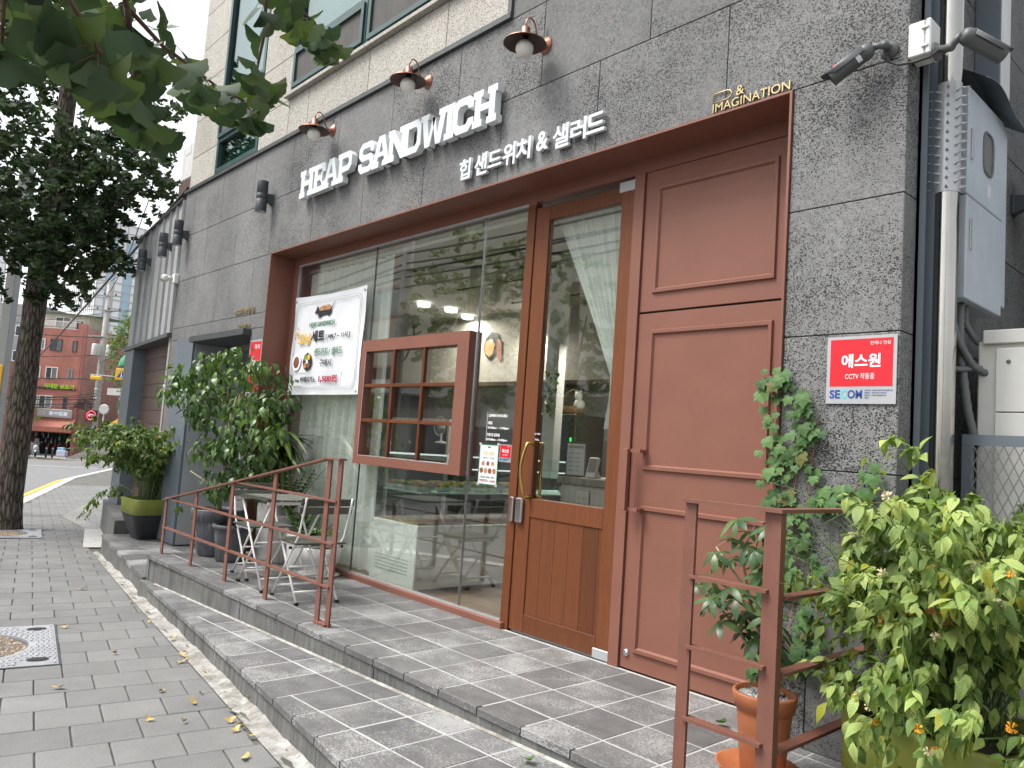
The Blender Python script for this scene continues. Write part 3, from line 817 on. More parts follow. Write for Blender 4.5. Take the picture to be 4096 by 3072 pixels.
# tree grates
def grate(c, label, hollow=True):
    t = thing('tree_grate', label, 'tree grate', (c.x, c.y, g_(c.x)), math.atan2(U.y, U.x), 'metal tree grates set in the pavement')
    t.rotation_euler = (0, -math.atan(.0305), math.atan2(U.y, U.x))
    h, r0 = .585, .43; n = 64; m = MB(); sl = [(dx*.448, dy*.475) for dx in (-1, 1) for dy in (-1, 1)]
    # plate: rings from hole to square
    bm = bmesh.new(); outer = []; inner = []
    for k in range(n):
        a = 2*math.pi*k/n+.0001; x, y = math.cos(a), math.sin(a); q = h/max(abs(x), abs(y))
        outer.append(bm.verts.new((x*q, y*q, .008))); inner.append(bm.verts.new((x*r0, y*r0, .008)))
    for k in range(n): bm.faces.new((inner[k], outer[k], outer[(k+1) % n], inner[(k+1) % n]))
    ex = bmesh.ops.extrude_face_region(bm, geom=bm.faces[:]); 
    for v in [g for g in ex['geom'] if isinstance(g, bmesh.types.BMVert)]: v.co.z -= .016
    bmesh.ops.recalc_face_normals(bm, faces=bm.faces[:])
    me = bpy.data.meshes.new('plate'); bm.to_mesh(me); bm.free(); mk('plate', me, 'grate_metal', t)
    m = MB(); rows_ = 38
    for i in range(rows_):
        y = -h+.02+i*(2*h-.04)/(rows_-1); 
        for sx in (-1, 1):
            x0 = math.sqrt(max(0, (r0+.02)**2-y*y)); x1 = h-.02; nseg = max(1, int((x1-x0)/.05))
            for k in range(nseg):
                a = x0+(x1-x0)*k/nseg; b = a+(x1-x0)/nseg*.86; o_ = .006 if k % 2 else 0
                if min(abs(a-.47)+abs(abs(y)-.47), 1) < .13: continue
                m.box(min(sx*a, sx*b), max(sx*a, sx*b), y-.0055+o_, y+.0055+o_, .0085, .0145)
    o = m.obj('raised_tread', 'sign_silver', t); o['kind'] = 'stuff'
    for sx, sy in sl: 
        q = MB(); q.lathe([(.001, .0152), (.075, .0152), (.078, .0155), (.1, .013)], (0, 0, 0), 20); q.obj('root_slot', 'black_rubber', t, (sx, sy, .0)).scale = (.42, .62, 1)
    m = MB(); m.lathe([(.001, -.015), (.25, -.018), (.428, -.01)], (0, 0, 0), 30)
    for i in range(1300):
        a = rnd.uniform(0, 6.28); r_ = .422*math.sqrt(rnd.random()); m.box(-.005, .005, -.005, .005, -.005, .005, Matrix.Translation((math.cos(a)*r_, math.sin(a)*r_, -.012+.0*r_)) @ Euler((rnd.random()*3, rnd.random()*3, 0)).to_matrix().to_4x4() @ Matrix.Scale(rnd.uniform(.6, 1.6), 4))
    o = m.obj('gravel', 'gravel_tan', t); o['kind'] = 'stuff'
    fr = MB()
    for s_ in (-1, 1): fr.box(-.6, .6, s_*.592-.007, s_*.592+.007, -.02, .006); fr.box(s_*.592-.007, s_*.592+.007, -.585, .585, -.02, .006)
    fr.obj('rim_frame', 'dark_anodised', t); return t
grate(G1, 'empty square metal tree grate with a round gravel hole near the left edge')
grate(G2, 'metal tree grate around the base of the thick tree trunk')

# ================================================================ the shop building
bd = thing('shop_building', 'grey basalt and beige granite corner building with a red-brown shopfront and teal windows', 'building')
YS = -.25
def panel(x0, x1, z0, z1, mat='pitted_basalt', name='stone_panel', y=YS, t=.03, gap=.0025, m=None):
    MB().bbox(x0+gap, x1-gap, y, y+t, z0+gap, z1-gap, .0018).obj(name, mat, bd)
# backing wall behind the panels (joints read dark)
m = MB()
for x0, x1, z0, z1 in ((-10.06, -7.348, 2.225, 4.12), (-7.348, -1.762, 2.98, 4.12), (-3.86, -1.262, 4.12, 6.6), (-1.762, -1.262, -.4, 4.12), (-7.66, -7.348, -.2, 2.225), (-10.06, -9.72, -.4, 2.225)):
    m.box(x0+.001, x1-.001, YS+.012, YS+.24, z0, z1)
m.obj('backing_wall', 'joint_sand', bd)
def row(z0, z1, xl, xr, ref, w=.883, y=YS):
    k0 = int(math.floor((xl-ref)/w)); x = ref+k0*w; c = []
    while x < xr:
        a, b = max(x, xl), min(x+w, xr)
        if b-a > .02: panel(a, b, z0, z1, y=y)
        x += w
row(3.55, 4.13, -10.06, -1.25, -2.652); row(2.979, 3.55, -10.06, -1.25, -2.138)
row(4.13, 4.71, -3.862, -1.25, -2.2); row(4.71, 5.3, -3.862, -1.25, -2.65); row(5.3, 5.9, -3.862, -1.25, -2.2)
row(2.38, 2.979, -10.06, -7.345, -8.723, .95); row(2.225, 2.38, -10.06, -7.345, -8.35, 1.23)
row(2.38, 2.979, -1.765, -1.25, -1.765, .6); row(1.79, 2.38, -1.765, -1.25, -1.765, .6); row(1.193, 1.79, -1.765, -1.25, -1.765, .6)
row(.6, 1.193, -1.765, -1.25, -1.376, .6); row(.0, .6, -1.765, -1.25, -1.60, .6); row(-.3, .0, -1.765, -1.25, -1.5, .6)
for z0, z1 in ((1.65, 2.225), (1.06, 1.65), (.47, 1.06), (-.12, .47)): row(z0, z1, -7.66, -7.345, -7.66, .6); row(z0, z1, -10.06, -9.74, -10.06, .6)
# side return of the corner and the side wall going back
XC = -1.25
zs = [-.3, .0, .6, 1.193, 1.79, 2.38, 2.968, 3.55, 4.13, 4.71, 5.3, 5.9]
for z0, z1 in zip(zs[:-1], zs[1:]):
    MB().bbox(XC-.03, XC, YS+.001, -.118, z0+.0025, z1-.0025, .0018).obj('stone_panel', 'pitted_basalt', bd)
    MB().bbox(XC-.03, XC, -.02, .573, z0+.0025, z1-.0025, .0018).obj('stone_panel', 'pitted_basalt', bd)
    MB().bbox(XC-.03, XC, .577, 1.6, z0+.0025, z1-.0025, .0018).obj('stone_panel', 'pitted_basalt', bd)
    MB().bbox(XC-.03, XC, 1.6, 2.5, z0+.0025, z1-.0025, .0018).obj('stone_panel', 'pitted_basalt', bd)
MB().box(XC-.2, XC-.012, YS+.012, 9, -.4, 6.6).obj('side_wall_core', 'joint_sand', bd)
# blue-grey channel beside the corner, and the boxed pilaster further back
m = MB().box(XC, XC+.012, -.118, -.02, -.3, 5.6); m.box(XC, XC+.035, -.118, -.108, -.3, 5.6); m.box(XC, XC+.045, -.035, -.02, -.3, 5.6); m.obj('edge_channel', 'blue_grey_paint', bd)
MB().bbox(XC, XC+.115, .575, .725, 2.98, 5.9, .004).obj('boxed_pilaster', 'blue_grey_paint', bd)
MB().box(XC+.1151, XC+.118, .578, .722, 2.99, 5.89).obj('pilaster_lit_side', 'white_trim', bd)  # white sheet paints in the lit side of the pilaster
# flashing between grey and beige
m = MB(); m.box(-10.09, -3.862, YS-.028, YS+.05, 4.132, 4.172); m.box(-3.90, -3.864, YS-.02, YS+.05, 4.172, 6.3); m.obj('dark_flashing', 'dark_flashing', bd)
# beige granite upper wall (sits 10 mm behind)
YB = YS+.012
def gp_(x0, x1, z0, z1): panel(x0, x1, z0, z1, 'beige_granite', 'granite_panel', y=YB, t=.028, gap=.0035)
bz = [4.172, 4.585, 5.07, 5.55, 6.03, 6.51, 7.0]
for z0, z1 in zip(bz[:-1], bz[1:]):
    gp_(-10.02, -9.21, z0, z1) if z0 > 4.1 else None
    gp_(-8.0, -7.30, z0, z1)
for a, b in ((-7.30, -6.88), (-6.88, -5.765), (-5.765, -4.645), (-4.645, -3.905)): gp_(a, b, 4.172, 4.585)
for a, b in ((-9.21, -8.0),): pass
gp_(-4.0, -3.905, 4.585, 5.07)
m = MB(); m.box(-10.02, -9.2, YB+.03, YB+.3, 4.17, 7); m.box(-8.02, -7.3, YB+.03, YB+.3, 4.17, 7); m.box(-7.3, -3.87, YB+.03, YB+.3, 4.17, 4.6); m.box(-9.21, -8.0, YB+.14, YB+.3, 4.17, 7); m.box(-7.3, -3.87, YB+.24, YB+.4, 4.6, 7)
m.box(-10.02, -9.9, YB+.03, 5, 4.17, 7)
m.obj('upper_backing', 'interior_dark', bd)
for i, (a, b) in enumerate(((-7.345, -6.90), (-6.90, -5.80), (-5.80, -4.70), (-4.70, -3.905))):
    MB().bbox(a+.002, b-.002, YB-.055, YB+.03, 4.588, 4.625, .003).obj('window_sill', 'beige_granite', bd)
def teal_window(x0, x1, z0, z1, mull, transom, sashes):
    f = MB(); y0, y1 = YB-.005, YB+.07; w = .055
    f.box(x0, x0+w, y0, y1, z0, z1); f.box(x1-w, x1, y0, y1, z0, z1); f.box(x0+w, x1-w, y0, y1, z0, z0+w); f.box(x0+w, x1-w, y0, y1, z1-w, z1)
    for xm in mull: f.box(xm-.035, xm+.035, y0, y1, z0+w, z1-w)
    for t in transom: f.box(x0+w, x1-w, y0+.003, y1-.003, t-.03, t+.03)
    fo = f.obj('window', 'teal_frame', bd)
    xs_ = [x0]+list(mull)+[x1]; zt = [z0]+list(transom)+[z1]
    for a, b in zip(xs_[:-1], xs_[1:]):
        for c, d in zip(zt[:-1], zt[1:]): MB().box(a+.03, b-.03, YB+.035, YB+.042, c+.03, d-.03).obj('pane', 'teal_glass', fo)
        MB().box(a+.02, b-.02, YB+.10, YB+.102, z0+.03, z1-.03).obj('inner_blind', 'window_film', fo)
    for (a, b, c, d) in sashes:
        s_ = MB(); w2 = .045; yy = (y0-.02, y0+.03)
        s_.box(a, a+w2, *yy, c, d); s_.box(b-w2, b, *yy, c, d); s_.box(a+w2, b-w2, *yy, c, c+w2); s_.box(a+w2, b-w2, *yy, d-w2, d); s_.obj('sash', 'teal_frame', fo)
        MB().box(a+w2, b-w2, y0+.004, y0+.008, c+w2, d-w2).obj('insect_screen', 'insect_screen', fo)
    return fo
teal_window(-7.29, -5.88, 4.655, 6.4, (), (5.10,), ((-7.26, -6.56, 4.68, 5.08), (-6.50, -5.91, 4.69, 5.07)))
teal_window(-5.86, -3.91, 4.655, 6.4, (-4.86,), (), ((-5.83, -4.90, 4.68, 5.15), (-4.82, -3.93, 4.68, 5.15)))
teal_window(-9.2, -8.01, 4.21, 6.9, (), (4.62, 5.13), ((-9.17, -8.62, 4.64, 5.11), (-8.60, -8.04, 4.64, 5.11)))

# ---- red-brown shopfront
TR = .006
m = MB()   # projecting trim: reveals and soffit with mitred thin front edge
m.box(-7.345, -7.333, YS-.014, .06, -.03, 2.977); m.box(-1.778, -1.766, YS-.014, .06, -.03, 2.977); m.box(-7.333, -1.778, YS-.014, .06, 2.965, 2.977)
m.obj('shopfront_reveal', 'red_paint', bd)
m = MB()
m.box(-7.333, -7.222, .0, .07, -.02, 2.965); m.box(-7.222, -1.778, .0, .07, 2.885, 2.965); m.box(-1.865, -1.778, .0, .07, -.02, 2.885)
m.box(-2.895, -2.822, -.012, .07, -.004, 2.885); m.box(-3.84, -3.762, .001, .06, 2.866, 2.885)
m.obj('shopfront_frame', 'red_paint', bd)
MB().bbox(-7.222, -3.795, -.035, .07, -.018, .042, .003).obj('sill', 'red_paint', bd)
m = MB(); m.box(-7.222, -7.205, .0, .03, .042, 2.885); m.box(-7.205, -3.84, .0, .03, 2.868, 2.885); m.box(-7.205, -3.84, -.004, .03, .042, .052); m.obj('glazing_channel', 'sign_silver', bd)
for i, (a, b, c, d) in enumerate(((-7.205, -5.779, .052, 2.868), (-5.771, -4.301, 2.024, 2.868), (-5.771, -4.301, .052, .962), (-4.293, -3.842, .052, 2.868))):
    MB().box(a, b, .008, .016, c, d).obj('shop_window_pane', 'clear_glass', bd)
MB().box(-4.301, -4.293, .002, .02, .052, 2.868).obj('glass_joint', 'chrome', bd)
MB().box(-5.779, -5.771, .006, .018, .052, 2.868).obj('glass_joint', 'dark_anodised', bd)
MB().bbox(-3.84, -3.764, -.002, .06, -.004, 2.866, .002).obj('wood_jamb', 'stained_wood', bd)
# swinging wood door
dr = thing('door', None, None, (0, 0, 0)); dr.parent = bd
dr['label'] = 'tall stained wood door with a long glass pane and vertical boards below'
YD0, YD1 = .006, .052
MB().bbox(-3.758, -3.63, YD0, YD1, .012, 2.84, .002).obj('stile', 'stained_wood', dr)
MB().bbox(-3.006, -2.90, YD0, YD1, .012, 2.84, .002).obj('stile', 'stained_wood', dr)
MB().bbox(-3.629, -3.007, YD0+.001, YD1-.001, 2.738, 2.84, .002).obj('top_rail', 'stained_wood', dr)
MB().bbox(-3.629, -3.007, YD0+.001, YD1-.001, .75, .872, .002).obj('middle_rail', 'stained_wood', dr)
MB().bbox(-3.629, -3.007, YD0+.001, YD1-.001, .012, .126, .002).obj('bottom_rail', 'stained_wood', dr)
pj = [-3.629, -3.518, -3.403, -3.282, -3.162, -3.039, -3.007]
for a, b in zip(pj[:-1], pj[1:]): MB().bbox(a+.0005, b-.0005, YD0+.008, YD1-.008, .1265, .7495, .0015).obj('plank', 'stained_wood', dr)
MB().box(-3.629, -3.007, .026, .034, .8725, 2.7375).obj('glass_pane', 'clear_glass', dr)
for zc in ((2.80, 2.865), (.004, .062)): MB().bbox(-3.024, -2.898, -.003, .056, zc[0], zc[1], .004).obj('pivot_hinge', 'sign_silver', dr)
MB().box(-3.75, -3.03, .02, .03, -.003, .0115).obj('draught_strip', 'sign_silver', dr)
for yy in (-1, 1):
    y = YD0 if yy < 0 else YD1
    pts = [(-3.635, y, 1.228), (-3.64, y+yy*.035, 1.232)]+[(-3.645-.028*math.sin(math.pi*t), y+yy*(.05+.02*math.sin(math.pi*t)), 1.23-.35*t) for t in [i/10 for i in range(11)]]+[(-3.64, y+yy*.035, .878), (-3.635, y, .882)]
    MB().tube(pts, [.011]*2+[.0095+.002*math.sin(math.pi*i/10) for i in range(11)]+[.011]*2, 10).obj('handle', 'brass', dr)
for x0, x1 in ((-3.748, -3.685), (-3.805, -3.770)): MB().bbox(x0, x1, -.024, YD0 if x0 > -3.76 else -.001, .705, .868, .01).obj('lock', 'chrome', dr)
wall_text('lettering', '당기세요', -3.632, 1.288, YD0-.001, 'print_white', dr, height=.014, width=.052)
wall_text('lettering', 'PULL', -3.624, 1.252, YD0-.001, 'print_white', dr, height=.012, width=.036)
# red panels beside the door
def moulded(name, z0, z1, molds, parent):
    o = MB().bbox(-2.818, -1.868, .004, .05, z0, z1, .0015).obj(name, 'red_paint', parent)
    for a, b in molds:
        m = MB(); x0, x1, w, y0, y1 = -2.73, -1.957, .034, -.010, .0042
        P0 = [(x0, a), (x1, a), (x1, b), (x0, b)]; P1 = [(x0+w, a+w), (x1-w, a+w), (x1-w, b-w), (x0+w, b-w)]; e = .006
        Q0 = [(x0+e, a+e), (x1-e, a+e), (x1-e, b-e), (x0+e, b-e)]; Q1 = [(x0+w-e*1.6, a+w-e*1.6), (x1-w+e*1.6, a+w-e*1.6), (x1-w+e*1.6, b-w+e*1.6), (x0+w-e*1.6, b-w+e*1.6)]
        V_ = [(x, y1, z) for x, z in P0]+[(x, y0, z) for x, z in Q0]+[(x, y0, z) for x, z in Q1]+[(x, y1, z) for x, z in P1]
        F_ = [(r_*4+i, r_*4+(i+1) % 4, (r_+1)*4+(i+1) % 4, (r_+1)*4+i) for r_ in range(3) for i in range(4)]
        m.add(V_, F_).obj('moulding', 'red_paint', o)
    return o
moulded('transom_panel', 2.038, 2.882, ((2.14, 2.785),), bd)
sp = moulded('service_door', .006, 2.026, ((1.119, 1.93), (.101, .92)), bd)
m = MB(); m.bbox(-2.812, -2.776, -.085, -.06, .885, 1.235, .002); m.box(-2.80, -2.705, -.062, -.05, .885, .905); m.box(-2.80, -2.705, -.062, -.05, 1.215, 1.235); m.box(-2.735, -2.70, -.05, .004, .885, .905); m.box(-2.735, -2.70, -.05, .004, 1.215, 1.235)
m.obj('handle', 'red_paint', sp)
MB().lathe([(.001, -.012), (.016, -.012), (.02, -.006), (.022, .0), (.022, .006)], (-2.775, 0.004, .092), 20, axis='y').obj('keyhole', 'chrome', sp)
m = MB().box(-2.82, -1.866, .03, .05, 2.026, 2.038); m.obj('shadow_gap', 'interior_dark', bd)

# left entrance: dark canopy, blue-grey column, glazed doors set back
MB().bbox(-9.18, -7.665, YS-.09, .1, 2.152, 2.222, .004).obj('entrance_canopy', 'dark_flashing', bd)
m = MB(); m.box(-9.74, -9.2, YS-.03, .2, -.2, 2.224); m.obj('entrance_column', 'blue_grey_paint', bd)
m = MB(); m.box(-7.664, -7.655, YS, .5, -.2, 2.15); m.box(-9.2, -9.19, YS, .5, -.2, 2.15); m.box(-9.19, -7.664, .5, .52, 2.0, 2.15)
for x in (-9.17, -8.45, -8.40, -7.70): m.box(x, x+.045, .42, .5, -.2, 2.0)
m.box(-9.17, -7.66, .42, .5, -.21, -.1); m.obj('entrance_frame', 'sign_silver', bd)
for a, b in ((-9.125, -8.45), (-8.355, -7.70)): MB().box(a, b, .455, .465, -.1, 2.0).obj('entrance_glass', 'teal_glass', bd)
MB().box(-9.9, -7.4, .7, .8, -.3, 3).obj('entrance_back_wall', 'interior_grey', bd)

# ---- neighbouring zinc-clad wall, turned slightly
nb = thing('zinc_clad_building', 'low wall clad in weathered zinc sheets with rust streaks left of the stone wall', 'building', (-10.075, YS, 0), math.atan2(.118, -.993)-math.pi)
# local x runs towards the stone (negative = away)
sw = [0, -.35, -.72, -1.16, -1.62, -2.1, -2.62, -3.19]
for a, b in zip(sw[1:], sw[:-1]):
    m = MB(); m.box(a+.004, b-.004, .0, .03, 2.33, 4.06); m.box(b-.014, b-.002, -.03, .0, 2.33, 4.06); m.obj('zinc_sheet', 'weathered_zinc', nb)
MB().box(-3.22, .0, -.045, .25, 4.06, 4.085).obj('coping', 'dark_flashing', nb)
MB().box(-3.22, .0, -.05, .3, 2.28, 2.33).obj('soffit_trim', 'dark_flashing', nb)
MB().box(-3.19, .0, .04, .35, 2.33, 4.05).obj('wall_core', 'interior_dark', nb)
for i in range(14): MB().box(-2.45, -.12, .16, .19, -.35+i*.19, -.35+i*.19+.184).obj('shutter_board', 'brown_board', nb)
MB().bbox(-3.19, -2.46, -.02, .35, -.6, 2.28, .005).obj('corner_column', 'blue_grey_paint', nb)
MB().box(-.12, -.02, .0, .3, -.5, 2.28).obj('jamb', 'plain_concrete', nb)
MB().box(-3.19, -2.9, .35, 7, -.6, 4.05).obj('side_wall', 'grey_wall', nb)

# ================================================================ signs and fittings on the wall
def ring(x0, x1, y0, y1, t, c):
    """c: chamfers (TL, TR, BR, BL) -> quads of an eight-sided frame"""
    tl, tr, br, bl = c; k = .45
    return dict(T=[(x0+t+tl*k, y1-t), (x1-t-tr*k, y1-t), (x1-tr, y1), (x0+tl, y1)],
                B=[(x0+bl, y0), (x1-br, y0), (x1-t-br*k, y0+t), (x0+t+bl*k, y0+t)],
                L=[(x0, y0+bl), (x0+t, y0+t+bl*k), (x0+t, y1-t-tl*k), (x0, y1-tl)],
                R=[(x1-t, y0+t+br*k), (x1, y0+br), (x1, y1-tr), (x1-t, y1-t-tr*k)],
                TL=[(x0+t, y1-t-tl*k), (x0+t+tl*k, y1-t), (x0+tl, y1), (x0, y1-tl)],
                TR=[(x1-t-tr*k, y1-t), (x1-t, y1-t-tr*k), (x1, y1-tr), (x1-tr, y1)],
                BR=[(x1-br, y0), (x1, y0+br), (x1-t, y0+t+br*k), (x1-t-br*k, y0+t)],
                BL=[(x0, y0+bl), (x0+bl, y0), (x0+t+bl*k, y0+t), (x0+t, y0+t+bl*k)])
def rc(a, b, c, d): return [(a, b), (c, b), (c, d), (a, d)]
def glyph(ch):
    S = .19
    if ch == 'H': return 1.0, [rc(0, .81, .4, 1), rc(.08, .19, .32, .81), rc(0, 0, .4, .19), rc(.6, .81, 1, 1), rc(.68, .19, .92, .81), rc(.6, 0, 1, .19), rc(.32, .41, .68, .59)], []
    if ch == 'I': return .42, [rc(0, .81, .42, 1), rc(.09, .19, .33, .81), rc(0, 0, .42, .19)], []
    if ch == 'E': return .9, [rc(0, 0, .66, .19), [(.66, 0), (.8, 0), (.9, .1), (.9, .33), (.66, .33)], rc(0, .81, .66, 1), [(.66, .67), (.9, .67), (.9, .9), (.8, 1), (.66, 1)], rc(.08, .19, .32, .81), rc(.32, .41, .58, .59), rc(.58, .33, .7, .67)], []
    if ch == 'A': return 1.0, [[(.08, .19), (.3, .19), (.5, .82), (.5, 1), (.34, 1)], [(.7, .19), (.92, .19), (.66, 1), (.5, 1), (.5, .82)], [(.344, .33), (.656, .33), (.611, .47), (.389, .47)], rc(0, 0, .4, .19), rc(.6, 0, 1, .19)], []
    if ch == 'N': return 1.04, [rc(0, .81, .08, 1), rc(.08, .19, .3, 1), rc(0, 0, .38, .19), rc(.74, 0, .96, .81), rc(.62, .81, 1.04, 1), [(.3, .62), (.74, 0), (.74, .40), (.3, 1)]], []
    if ch == 'W': return 1.34, [rc(0, .83, .42, 1), rc(.92, .83, 1.34, 1), [(.28, 0), (.52, 0), (.34, .83), (.09, .83)], [(.82, 0), (1.06, 0), (1.25, .83), (1.0, .83)]], [[(.46, 0), (.52, 0), (.76, .83), (.6, .83), (.43, .16)], [(.82, 0), (.88, 0), (.91, .16), (.74, .83), (.585, .83)]]
    if ch == 'P':
        r = ring(.08, .94, .33, 1, .2, (0, .17, .17, 0)); return .94, [r[k] for k in ('T', 'TR', 'R', 'BR', 'B', 'L')]+[rc(.08, .19, .32, .33), rc(0, 0, .42, .19), rc(0, .81, .08, 1)], []
    if ch == 'D':
        r = ring(.08, 1.0, 0, 1, .21, (0, .2, .2, 0)); return 1.0, [r[k] for k in ('T', 'TR', 'R', 'BR', 'B', 'L')]+[rc(0, 0, .08, .19), rc(0, .81, .08, 1)], []
    if ch == 'C':
        r = ring(0, .9, 0, 1, .22, (.2,)*4); k = .45*.2
        return .9, [r[q] for q in ('T', 'TL', 'L', 'BL', 'B', 'TR', 'BR')]+[[(.68, .64), (.9, .64), (.9, .8), (.68, .78-k)], [(.68, .22+k), (.9, .2), (.9, .36), (.68, .36)]], []
    if ch == 'S':
        a = ring(0, .88, .405, 1, .19, (.17,)*4); b = ring(0, .88, 0, .595, .19, (.17,)*4); k = .45*.17
        return .88, [a[q] for q in ('T', 'TL', 'L', 'BL', 'TR')]+[b[q] for q in ('TR', 'R', 'BR', 'B', 'BL')]+[[(.17, .405), (.69-k, .405), (.71, .595), (.19+k, .595)], [(.69, .66), (.88, .66), (.88, .83), (.69, .81-k)], [(0, .17), (.19, .19+k), (.19, .34), (0, .34)]], []
sg = thing('shop_name_sign', 'large white block capitals reading HEAP SANDWICH on the grey stone', 'sign', (0, YS, 3.39))
spans = [('H', -6.705, -6.435), ('E', -6.447, -6.228), ('A', -6.255, -5.985), ('P', -6.0, -5.77), ('S', -5.645, -5.418), ('A', -5.44, -5.17), ('N', -5.205, -4.935), ('D', -4.99, -4.752), ('W', -4.76, -4.428), ('I', -4.455, -4.345), ('C', -4.36, -4.125), ('H', -4.13, -3.876)]
for i, (ch, a, b) in enumerate(spans):
    w, P, Q = glyph(ch); m = MB(); yf = -.078+.0012*(i % 2)
    for L_, dy in ((P, 0), (Q, .0007)):
        for p in L_: m.add([(a+x/w*(b-a), yf+dy, y*.262) for x, y in p]+[(a+x/w*(b-a), -.022-dy, y*.262) for x, y in p],
                           [tuple(range(len(p))), tuple(reversed(range(len(p), 2*len(p))))]+[(k, len(p)+k, len(p)+(k+1) % len(p), (k+1) % len(p)) for k in range(len(p))])
    o = m.obj('letter', 'white_sign_paint', sg)
    q = MB()
    for fx in (.2, .8): q.cyl((a+fx*(b-a), -.021, .1), (a+fx*(b-a), .0, .1), .006, n=8)
    q.obj('standoff', 'sign_silver', o)
ks = thing('korean_name_sign', 'smaller white Korean letters under the block capitals on the grey stone', 'sign', (0, YS, 0))
for body, x0, x1, z0, z1 in (('힙', -4.29, -4.165, 3.062, 3.212), ('샌', -4.118, -3.985, 3.058, 3.212), ('드', -3.975, -3.835, 3.085, 3.195), ('위', -3.822, -3.70, 3.058, 3.212), ('치', -3.69, -3.553, 3.062, 3.212),
                            ('&', -3.498, -3.392, 3.085, 3.212), ('샐', -3.352, -3.214, 3.062, 3.212), ('러', -3.20, -3.072, 3.07, 3.21), ('드', -3.07, -2.928, 3.085, 3.205)):
    me = text_mesh(body, .15, .012, .0035, 'LEFT', x1-x0, z1-z0)
    mk('letter', me, 'white_sign_paint', ks, (x0, -.024, z0), STAND)
im = thing('gold_office_sign', 'thin gold letters reading D& IMAGINATION above the right end of the shopfront', 'sign', (0, YS, 0))
wall_text('lettering', 'IMAGINATION', -2.205, 2.985, -.008, 'gold_letter', im, height=.046, width=.425, extrude=.005)
wall_text('lettering', '&', -2.072, 3.04, -.008, 'gold_letter', im, height=.048, width=.045, extrude=.005)
m = MB()
dp = [(-2.207, 3.04), (-2.207, 3.088), (-2.13, 3.088)]+[(-2.13+.03*math.sin(a), 3.064+.024*math.cos(a)) for a in [math.pi*i/8 for i in range(9)]]+[(-2.207, 3.04)]
m.tube([(x, -.008, z) for x, z in dp], .0035, 6); m.obj('lettering', 'gold_letter', im)
yj = thing('building_name_sign', 'small gold building name letters YJG above the dark entrance canopy', 'sign', (0, YS, 0))
wall_text('lettering', 'YJG미래빌딩', -8.12, 2.388, -.010, 'gold_letter', yj, height=.068, width=.50, extrude=.004)
ad = thing('address_sign', 'small gold street address ending in 83 just above the entrance canopy', 'sign', (0, YS, 0))
wall_text('lettering', '경기대로 83', -7.985, 2.243, -.009, 'gold_letter', ad, height=.045, width=.29, extrude=.0035)

# gooseneck copper lamps
def goose(x, z, label):
    t = thing('gooseneck_lamp', label, 'wall lamp', (x, YS, z), 0, 'copper gooseneck lamps above the shop name')
    MB().lathe([(.001, -.026), (.03, -.026), (.034, -.016), (.052, -.012), (.055, -.002), (.055, .002)], (0, 0, 0), 24, axis='y').obj('wall_plate', 'copper', t)
    yc = -.185; pts = [(0, -.02, .0), (0, -.06, -.004)]
    for i in range(13):
        a = i/12; y = -.06+(yc+.06)*a; zz = -.004+.09*a*0+.115*math.sin(a*math.pi*.5)**1.6 if a < .7 else None
        pts.append((0, y, zz)) if zz is not None else None
    pts = [(0, -.02, 0), (0, -.05, -.006), (0, -.075, .012), (0, -.092, .05), (0, -.105, .09), (0, -.125, .115), (0, -.150, .122), (0, -.172, .108), (0, yc, .08), (0, yc, .04)]
    MB().tube(pts, .0055, 8).obj('arm', 'copper', t)
    MB().lathe([(.004, .05), (.012, .048), (.026, .042), (.029, .036), (.029, .0), (.034, -.004), (.045, -.012), (.05, -.02), (.075, -.036), (.138, -.062), (.1385, -.066)], (0, yc, .0), 32).obj('shade', 'copper', t)
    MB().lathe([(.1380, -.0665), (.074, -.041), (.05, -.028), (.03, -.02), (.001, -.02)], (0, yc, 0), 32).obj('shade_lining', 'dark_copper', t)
    MB().sphere((0, yc, -.098), .058, 24, 14).obj('globe_bulb', 'opal_glass', t)
    MB().tube([(0.004, -.01, .05), (.006, -.006, .09), (.002, -.01, .13)], .002, 5).obj('wire', 'dark_anodised', t)
    MB().cyl((0, yc, -.05), (0, yc, -.02), .02, n=12).obj('socket', 'dark_copper', t)
goose(-6.30, 3.985, 'left copper gooseneck lamp, above the first letters of the shop name')
goose(-4.823, 3.985, 'middle copper gooseneck lamp, above the second half of the word SANDWICH')
goose(-3.509, 3.815, 'right copper gooseneck lamp, mounted lowest, right of the shop name')

# up-down cylinder lights
def updown(loc, rz, label):
    t = thing('updown_light', label, 'wall light', loc, rz, 'dark cylinder lights along the upper wall')
    MB().bbox(-.035, .035, -.018, .0, -.055, .055, .004).obj('wall_plate', 'dark_anodised', t)
    m = MB().add([(-.028, -.018, -.05), (.028, -.018, -.05), (.028, -.018, .05), (-.028, -.018, .05), (-.024, -.075, -.025), (.024, -.075, -.025), (.024, -.075, .045), (-.024, -.075, .045)], [(0, 3, 2, 1), (0, 1, 5, 4), (1, 2, 6, 5), (2, 3, 7, 6), (3, 0, 4, 7)])
    m.obj('bracket', 'dark_anodised', t)
    m = MB(); pr_ = [(.048, -.15), (.054, -.151), (.055, -.148), (.055, -.028), (.053, -.026), (.053, -.022), (.055, -.02), (.055, .03), (.053, .032), (.053, .036), (.055, .038), (.055, .162), (.054, .165), (.048, .164)]
    m.lathe(pr_, (0, -.118, 0), 32); m.obj('cylinder', 'dark_anodised', t)
    MB().lathe([(.001, -.13), (.046, -.13), (.0475, -.149)], (0, -.118, 0), 24).obj('lower_lens', 'white_trim', t)
    MB().lathe([(.001, .15), (.0475, .155)], (0, -.118, 0), 24).obj('upper_lens', 'white_trim', t)
updown((-7.455, YS, 3.548), 0, 'nearest dark cylinder light, left of the white letter H')
updown((-9.865, YS, 3.56), 0, 'dark cylinder light at the left end of the stone wall')
nx, ny = -.993, .118
